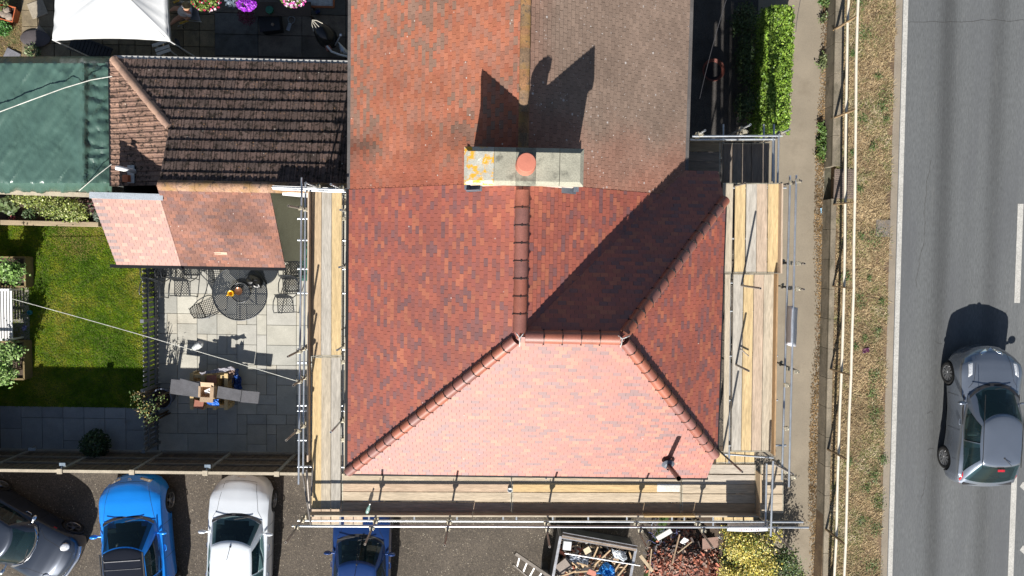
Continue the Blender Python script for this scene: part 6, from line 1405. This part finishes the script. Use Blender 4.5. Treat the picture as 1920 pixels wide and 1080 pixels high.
# ladder
t = thing('ladder', 'aluminium ladder leaning against the trailer with its end pointing left', 'ladder', P(990, 1060, 1.6))
A0, A1 = P(966, 1037, 1.75), P(1050, 1094, 1.15); B0, B1 = P(962, 1058, 1.62), P(1030, 1115, 1.05)
for a, c, w_ in ((A0, A1, .09), (B0, B1, .04)): b = MB(); b.bar(a, c, w_, .07); b.build('stile', mat('dark ladder stile', (.16, .14, .12), rough=.5, metal=.4), t)
for k in range(7): u = (k+.6)/6; b = MB(); b.bar(A0.lerp(A1, u), B0.lerp(B1, u), .04, .03); b.build('rung', mat('dull rung', (.42, .41, .40), rough=.55, metal=.4, var=.25, scale=8), t)
settle(t)
# waste in the trailer
def item(name, px, py, z, dims, rz, col, label, cat, tilt=0, m=None):
    c = P(px, py, z); b = MB(); b.box((0, 0, 0), dims); o = b.build(name, m or mat('c%.2f%.2f%.2f' % col, col, rough=.8, var=.12), bevel=.006); o.location = c; o.rotation_euler = (tilt, tilt*.6, rz); return tag(o, label, cat)
b = MB()
for k in range(520):
    u, v = rnd.uniform(.08, LW-.08), rnd.uniform(.1, 1.6); s = rnd.uniform(.03, .10); cc = rnd.choice([(.45, .33, .2), (.30, .20, .13), (.12, .11, .10), (.36, .13, .08), (.05, .05, .06), (.5, .47, .42), (.20, .16, .12), (.55, .42, .28)])
    b.box(TL(u, v, .60+.35*clamp(v/1.3)+rnd.uniform(-.06, .1)), (s*rnd.uniform(1, 3.2), s, s*.3), m=Quaternion((rnd.uniform(-1, 1), rnd.uniform(-.4, .4), rnd.uniform(-.4, .4), rnd.uniform(-1, 1))).normalized().to_matrix(), tint=cc)
M_deb = mat('mixed waste', (1, 1, 1), rough=.8, attr=True, var=.15)
tag(kind(b.build('building_waste', M_deb), 'stuff'), 'loose mixed building waste filling the trailer', 'rubble')
item('plastic_tub', 1063, 1021, .95, (.24, .26, .2), -.1, (.55, .57, .58), 'white plastic tub in the upper left corner of the trailer', 'tub')
item('plywood_offcut', 1101, 1032, 1.0, (.20, .20, .02), .5, (.55, .46, .32), 'cream coloured offcut near the middle of the trailer top edge', 'board', .2)
item('plywood_sheet', 1055, 1063, 1.05, (.42, .36, .02), .65, (.26, .22, .19), 'grey brown sheet of board at the left side of the trailer', 'board', .2)
item('red_tile', 1110, 1074, 1.2, (.27, .17, .015), -.4, (.42, .16, .11), 'single pale red tile on top of the trailer waste', 'tile', .15)
for (px, py, ln, rz, lab) in ((1130, 1045, .62, .75, 'bare timber batten sloping up in the trailer middle'), (1117, 1035, .45, 1.2, 'short upright looking batten left of the white bag'), (1183, 1044, .36, 1.9, 'thin batten at the right end of the trailer'), (1098, 1060, .55, -.3, 'wide batten lying across the left of the trailer'), (1065, 1076, .5, .35, 'split batten low in the trailer'), (1150, 1074, .7, 1.0, 'long batten right of the blue sheeting'), (1165, 1072, .6, .95, 'second long batten right of the blue sheeting, nearer the trailer side'), (1090, 1072, .4, .1, 'stubby batten beside the pale red tile')):
    item('timber_batten', px, py, 1.12, (ln, .045, .025), rz, (.46, .33, .2), lab, 'timber', rnd.uniform(-.15, .15))
crumple('blue_sheeting', [(1115, 1070), (1136, 1052), (1153, 1062), (1148, 1085)], 1.05, .28, mat('mid blue sheeting', (.03, .20, .50), rough=.35), 'bunched blue plastic sheeting in the trailer', 'plastic sheet', seed=5)
crumple('rubble_bag', [(1145, 1027), (1172, 1032), (1176, 1048), (1152, 1046)], 1.05, .22, mat('white bag', (.62, .66, .70), rough=.6), 'torn white rubble bag in the trailer', 'bag', seed=6)
crumple('clear_sheeting', [(1070, 1040), (1108, 1045), (1100, 1058), (1068, 1052)], .9, .22, mat('clear film', (.25, .28, .33), rough=.15), 'crumpled shiny film in the trailer', 'plastic sheet', seed=8)
# soil, moss and tile heap
gx = P(1238, 1000, 0).x
sheet('front_soil', gx, 7.6, -16, -5.9, -.002, M_soil)
b = MB(); p0, p1 = P(1250, 960, .05), P(1213, 1090, .05); n_ = 14; rows = []
for k in range(n_+1): q_ = p0.lerp(p1, k/n_); r = .14+.05*mno.noise(q_*4); rows.append([q_+Vector((-r, 0, -.05)), q_+Vector((-r*.5, 0, .03)), q_+Vector((r*.5, 0, .03)), q_+Vector((r, 0, -.05))])
b.grid(rows); tag(kind(b.build('moss', mat('moss', (.05, .085, .018), rough=1, var=.3, fine=.4, bump=1), smooth=True), 'stuff'), 'strip of green moss along the edge of the car park beside the tile heap', 'moss')
mc = P(1285, 1068, .3); rx_, ry_, mh = 1.12, 1.10, .62
def mound(x, y): d = ((x-mc.x)/rx_)**2+((y-mc.y)/ry_)**2; return mh*max(0, 1-d)**.7 if d < 1 else 0
b = MB(); rows = [[(mc.x-1.2+2.4*i/30, mc.y-1.2+2.4*j/30, mound(mc.x-1.2+2.4*i/30, mc.y-1.2+2.4*j/30)-.04) for i in range(31)] for j in range(31)]; b.grid(rows, tint=(.09, .05, .04))
RT = [(.36, .12, .075), (.42, .16, .10), (.28, .11, .08), (.22, .10, .08), (.46, .20, .14), (.33, .22, .17), (.24, .17, .14), (.50, .18, .10), (.40, .26, .2)]
for k in range(3300):
    a, r = rnd.uniform(0, 6.283), rnd.random()**.5; x, y = mc.x+rx_*1.04*r*math.cos(a), mc.y+ry_*1.04*r*math.sin(a)
    s = rnd.uniform(.03, .085) if rnd.random() < .92 else rnd.uniform(.1, .16); c = rnd.choice(RT); kk = rnd.uniform(.7, 1.15)
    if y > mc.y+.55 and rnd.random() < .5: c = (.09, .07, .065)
    b.box((x, y, mound(x, y)+rnd.uniform(-.02, .05)), (s*rnd.uniform(.8, 1.7), s, .012), m=Matrix.Rotation(rnd.uniform(0, 6.28), 3, 'Z') @ Matrix.Rotation(rnd.gauss(0, .55), 3, 'X') @ Matrix.Rotation(rnd.gauss(0, .4), 3, 'Y'), tint=tuple(v*kk for v in c))
tag(kind(b.build('broken_tiles', M_deb), 'stuff'), 'big heap of broken red roof tiles between the trailer and the yellow shrub', 'rubble')
item('white_board', 1245, 1002, .45, (.50, .15, .06), .55, (.60, .60, .57), 'long white painted board end beside the moss strip', 'board')
item('white_slab', 1283, 1014, .65, (.18, .22, .04), -.5, (.62, .63, .62), 'white square slab on the tile heap', 'slab', .3)
item('white_offcut', 1349, 1007, .5, (.16, .07, .04), -.45, (.66, .66, .64), 'small white offcut between the tile heap and the yellow shrub', 'offcut')
item('timber_plank', 1212, 1056, .5, (.62, .10, .03), -.9, (.46, .36, .24), 'pale plank sloping beside the left edge of the tile heap', 'timber')
item('timber_plank', 1219, 1055, .55, (.85, .035, .03), 1.5, (.42, .32, .2), 'thin upright batten at the left edge of the tile heap', 'timber')
item('timber_plank', 1267, 1030, .75, (.95, .04, .04), 1.35, (.32, .22, .14), 'long brown batten poking out of the tile heap', 'timber')
item('timber_plank', 1284, 1026, .70, (.55, .03, .03), .7, (.42, .33, .22), 'short light batten crossing the tile heap behind the white slab', 'timber')
item('brown_card', 1332, 1018, .62, (.50, .36, .012), .1, (.22, .14, .11), 'dusty brown square of board at the top right of the tile heap', 'board', .15)
b = MB()
for k in range(34):
    c = P(rnd.uniform(1222, 1260), rnd.uniform(985, 1062), .25); pts = [c]; d = rnd.uniform(0, 6.28)
    for j in range(6): d += rnd.uniform(-1, 1); pts.append(pts[-1]+Vector((.06*math.cos(d), .06*math.sin(d), rnd.uniform(-.03, .04))))
    b.tube(pts, rnd.uniform(.006, .014), 5, tint=rnd.choice([(.04, .045, .06), (.10, .11, .15), (.25, .27, .32), (.05, .06, .18)]))
tag(kind(b.build('tangled_cable', M_deb), 'stuff'), 'tangle of dark blue grey cable and wire left of the tile heap', 'cable')
# ================================================================ HEDGE, SHRUBS, WIRES
YL = [(.62, .50, .09), (.70, .58, .15), (.50, .41, .08), (.74, .63, .26), (.36, .33, .06)]
DG = [(.045, .08, .025), (.07, .12, .035), (.10, .15, .05), (.035, .06, .02)]
bush('golden_shrub', [pb_box(1400, 1026, 1.3, 58, 36, .5), pb_box(1380, 1000, 1.2, 34, 14, .3), pb_box(1425, 1062, 1.25, 42, 40, .5), pb_box(1376, 1078, 1.0, 34, 34, .5), pb_box(1450, 1000, 1.1, 22, 14, .3), pb_box(1415, 1105, 1.1, 60, 30, .5)], 15000, .060, YL*2+[(.22, .28, .05), (.12, .18, .04)], 'bright golden yellow leaved shrub below the scaffold corner', 'shrub')
bush('green_shrub', [pb_box(1470, 1052, 1.1, 34, 44, .5), pb_box(1458, 1095, 1.1, 44, 36, .5), pb_box(1385, 1055, .85, 44, 40, .35), pb_box(1490, 1085, .9, 26, 34, .4)], 8000, .055, DG+[(.16, .2, .05)], 'dark green shrub growing through and right of the golden one', 'shrub')
n = 26000; hx0, hx1 = P(1430, 128, 1.4).x, P(1496, 128, 1.5).x; hy1, hy0 = P(1455, 14, 1.5).y, P(1455, 248, 1.4).y
p = np.stack([nr.uniform(hx0, hx1, n), nr.uniform(hy0, hy1+.1, n), nr.uniform(.15, 1.5, n)], 1)
m1 = np.array([mno.noise(Vector((a*1.6, b_*1.3, 2))) for a, b_ in p[:, :2]]); m2 = np.array([mno.noise(Vector((a*5, b_*5, 7))) for a, b_ in p[:, :2]])
p[:, 2] = np.where(nr.random(n) < .62, 1.32+m1*.22+m2*.14-nr.random(n)**2*.2, p[:, 2]); ed = (p[:, 0]-(hx0+hx1)/2)/((hx1-hx0)/2)
k = np.abs(ed) < .86+.22*np.array([mno.noise(Vector((math.copysign(3, e), y*1.9, z*1.2))) for e, y, z in zip(ed, p[:, 1], p[:, 2])])+.10; p = p[k]; p[:, 2] -= (np.abs(ed[k])**6)*.35; n = len(p)
V, T = leafcloud(p, .075, pick([(.125, .22, .02), (.17, .28, .03), (.08, .15, .015), (.23, .33, .05)], n, .38), up=.6, asp=.5)
t = thing('hedge', 'dense bright green clipped hedge between the shaded front garden and the pavement', 'hedge', ((hx0+hx1)/2, (hy0+hy1)/2, 0)); o = quads('foliage', V-np.array([t.location.x, t.location.y, 0]), T, M_leaf, t)
b = MB()
for k in range(12): y = -1.7+k*.31; b.tube([(rnd.uniform(-.1, .1), y, 0), (rnd.uniform(-.2, .2), y+.05, .6), (rnd.uniform(-.35, .35), y, 1.1)], .02, 5)
b.build('stem', M_stem, t)
bush('shade_tinted_bush', [pb_box(1395, 40, .8, 24, 40, .5), pb_box(1400, 110, .8, 16, 60, .5), pb_box(1398, 200, .8, 16, 36, .5)], 4200, .07, [(.03, .055, .018), (.045, .075, .02)], 'bush on the house side of the hedge, shade put into its leaf colours', 'shrub')  # leaf colours darkened to paint the shaded side of the hedge
c = P(1338, 131, .3); t = thing('fire_bowl', 'large rust red round bowl in the shaded front garden', 'bowl', (c.x, c.y, 0)); b = MB(); b.smooth = True; b.lathe([(.12, 0), (.25, .12), (.325, .30), (.335, .31), (.32, .315), (.29, .29), (.2, .14), (0, .08)], (0, 0, 0), 32); b.build('bowl', mat('rusty steel', (.11, .03, .02), rough=.7), t)
b = MB(); b.lathe([(.26, .22), (0, .2)], (0, 0, 0), 24); b.build('ash', mat('ash', (.02, .018, .018), rough=1), t)
b = MB(); b.tube(sag(P(1368, -20, 6.2), P(1312, 185, 5.4), .15, 12), .006, 5); tag(b.build('overhead_wire', mat('black wire', (.03, .03, .035), rough=.6)), 'thin overhead wire above the shaded front garden', 'wire')
b = MB(); b.tube(sag(P(1505, -20, 6.2), P(1492, 60, 5.6), .05, 8), .006, 5); tag(b.build('overhead_wire', MATS['black wire']), 'short piece of overhead wire above the pavement by the hedge top', 'wire')
crumple('crisp_packet', [(1616, 654), (1628, 652), (1629, 660), (1618, 662)], VZ+.03, .06, mat('dark packet', (.08, .02, .05), rough=.3), 'dark crumpled crisp packet on the dry verge', 'litter', 6)
crumple('blue_litter', [(1536, 391), (1540, 391), (1540, 400), (1537, 400)], .03, .04, mat('pale blue litter', (.25, .42, .55), rough=.5), 'scrap of pale blue litter at the foot of the wall below the ramp', 'litter', 5)
# ================================================================ SEATED PERSON
M_skin = mat('skin', (.48, .25, .17), rough=.55, var=.06, bump=.1)
pt = lambda x, y, z: P(x, y, z)
pel, che, nk = pt(342, 25, .50), pt(347, 21, .82), pt(350, 16, 1.06); hd_ = pt(349, 11, 1.24)
t = thing('person', 'person in a white top and dark shorts sitting in a garden chair by the canopy', 'person', (pel.x, pel.y, 0))
def skin(name, chains, m, sub=2):
    vs = []; es = []; rs = []
    def idx(p):
        for i, v in enumerate(vs):
            if (v-p).length < 1e-4: return i
        vs.append(p); rs.append(.05); return len(vs)-1
    for ch_ in chains:
        prev = None
        for p, r in ch_:
            i = idx(Vector(p)); rs[i] = r
            if prev is not None: es.append((prev, i))
            prev = i
    me = bpy.data.meshes.new(name); me.from_pydata([tuple(v) for v in vs], es, []); me.materials.append(m); o = bpy.data.objects.new(name, me); COL.objects.link(o); o.parent = t
    sm = o.modifiers.new('skin', 'SKIN'); sm.use_smooth_shade = True
    for i, sv in enumerate(me.skin_vertices[0].data): sv.radius = (rs[i], rs[i]); sv.use_root = (i == 0)
    s2 = o.modifiers.new('sub', 'SUBSURF'); s2.levels = sub; s2.render_levels = sub; return o
sN, sS = pt(350, 8, 1.0), pt(356, 27, 1.0); eN, eS = pt(345, 7, .72), pt(352, 37, .74); wN_, wS_ = pt(338, 18, .70), pt(341, 29, .72)
hN, hS = pt(345, 19, .50), pt(346, 30, .50); kN, kS = pt(329, 15, .52), pt(330, 36, .50); aN, aS = pt(321, 19, .10), pt(322, 44, .10); tN, tS = pt(317, 20, .04), pt(317, 47, .04)
ch_ = [[(pel, .13), (che, .15), (nk, .06), (hd_-Vector((0, 0, .06)), .065), (hd_, .095), (hd_+Vector((0, 0, .07)), .075)], [(nk, .06), (sN, .065), (eN, .045), (wN_, .032)], [(nk, .06), (sS, .065), (eS, .045), (wS_, .032)],
       [(pel, .13), (hN, .10), (kN, .068), (aN, .042), (tN, .035)], [(pel, .13), (hS, .10), (kS, .068), (aS, .042), (tS, .035)]]
for w_ in (wN_, wS_):
    for k in range(5):
        a = math.radians(150+k*16); l = (.07, .085, .09, .085, .065)[k]; d = Vector((math.cos(a), math.sin(a)*.6, -.15)); ch_.append([(w_, .032), (w_+d*.05, .016), (w_+d*(.05+l*.5), .010), (w_+d*(.05+l)+Vector((0, 0, -.02)), .008)])
skin('body', ch_, M_skin)
skin('shirt', [[(pel+Vector((0, 0, .06)), .145), (che, .168), (nk-Vector((0, 0, .05)), .09)], [(nk-Vector((0, 0, .05)), .09), (sN, .082), (sN.lerp(eN, .4), .066)], [(nk-Vector((0, 0, .05)), .09), (sS, .082), (sS.lerp(eS, .4), .066)]], mat('white shirt', (.55, .55, .60), rough=.8))
skin('shorts', [[(pel+Vector((0, 0, .04)), .145), (pel, .148), (hN, .115), (hN.lerp(kN, .72), .092)], [(pel, .148), (hS, .115), (hS.lerp(kS, .72), .092)]], mat('dark shorts', (.035, .032, .03), rough=.85))
b = MB(); b.smooth = True; b.lathe([(.085, -.06), (.108, 0), (.10, .06), (.06, .105), (0, .12)], hd_+Vector((.025, 0, .03)), 18); b.build('hair', mat('fair hair', (.30, .22, .11), rough=.7, fine=.3, fscale=90), t)
b = MB(); b.lathe([(.014, 0), (.0, .03)], hd_+Vector((-.10, 0, .0)), 8, m=Matrix.Rotation(math.radians(-100), 3, 'Y')); b.build('nose', M_skin, t)
for s in (-1, 1): b = MB(); b.smooth = True; b.lathe([(0, -.011), (.011, 0), (0, .011)], hd_+Vector((-.092, s*.033, .03)), 8); b.build('eye', M_black, t)
b = MB(); b.box(hd_+Vector((-.096, 0, -.045)), (.01, .045, .008)); b.build('mouth', mat('lips', (.35, .10, .09)), t)
for s in (-1, 1): b = MB(); b.smooth = True; b.lathe([(0, -.03), (.016, 0), (0, .03)], hd_+Vector((.0, s*.1, .0)), 8); b.build('ear', M_skin, t)
settle(t)
t = thing('garden_chair', 'folding garden chair with yellow armrests and blue grey mesh back under the person', 'chair', (pel.x, pel.y, 0)); M_msh = mat('blue grey mesh', (.18, .22, .28), rough=.6, var=.1)
b = MB(); b.q([pt(335, 10, .40), pt(337, 38, .40), pt(356, 38, .36), pt(354, 10, .36)]); o = b.build('seat', M_msh, t); o.modifiers.new('s', 'SOLIDIFY').thickness = .015
b = MB(); b.q([pt(353, 8, .38), pt(357, 36, .38), pt(376, 40, 1.02), pt(366, 6, 1.05)]); o = b.build('backrest', M_msh, t); o.modifiers.new('s', 'SOLIDIFY').thickness = .012
for a, c in ((pt(325, 5, .62), pt(337, 0, .62)), (pt(337, 44, .62), pt(354, 38, .62))): b = MB(); b.bar(a, c, .065, .03); b.build('armrest', mat('yellow armrest', (.50, .33, .05), rough=.5), t, bevel=.01)
for a, c in ((pt(329, 5, 0), pt(345, 5, .6)), (pt(345, 2, 0), pt(331, 5, .6)), (pt(332, 50, 0), pt(350, 42, .6)), (pt(346, 52, 0), pt(336, 43, .6))): b = MB(); b.tube([a, c], .012, 6); b.build('leg', M_galv, t)
for a, c in ((pt(354, 39, .62), pt(378, 41, 1.05)), (pt(337, 2, .62), pt(366, 5, 1.07))): b = MB(); b.tube([a, c], .012, 6); b.build('back_frame', M_galv, t)
settle(t)
# ================================================================ roadside runs slightly askew of the houses
def skewmesh(names):
    for o in list(COL.objects):
        if o.type == 'MESH' and o.name.split('.')[0] in names:
            n = len(o.data.vertices); a = np.empty(n*3, np.float32); o.data.vertices.foreach_get('co', a); a = a.reshape(-1, 3); a[:, 0] -= .0192*a[:, 1]; o.data.vertices.foreach_set('co', a.ravel()); o.data.update()
skewmesh({'pavement', 'embankment', 'gutter_strip', 'road', 'road_marking', 'retaining_wall', 'dry_grass', 'leaf_litter'})
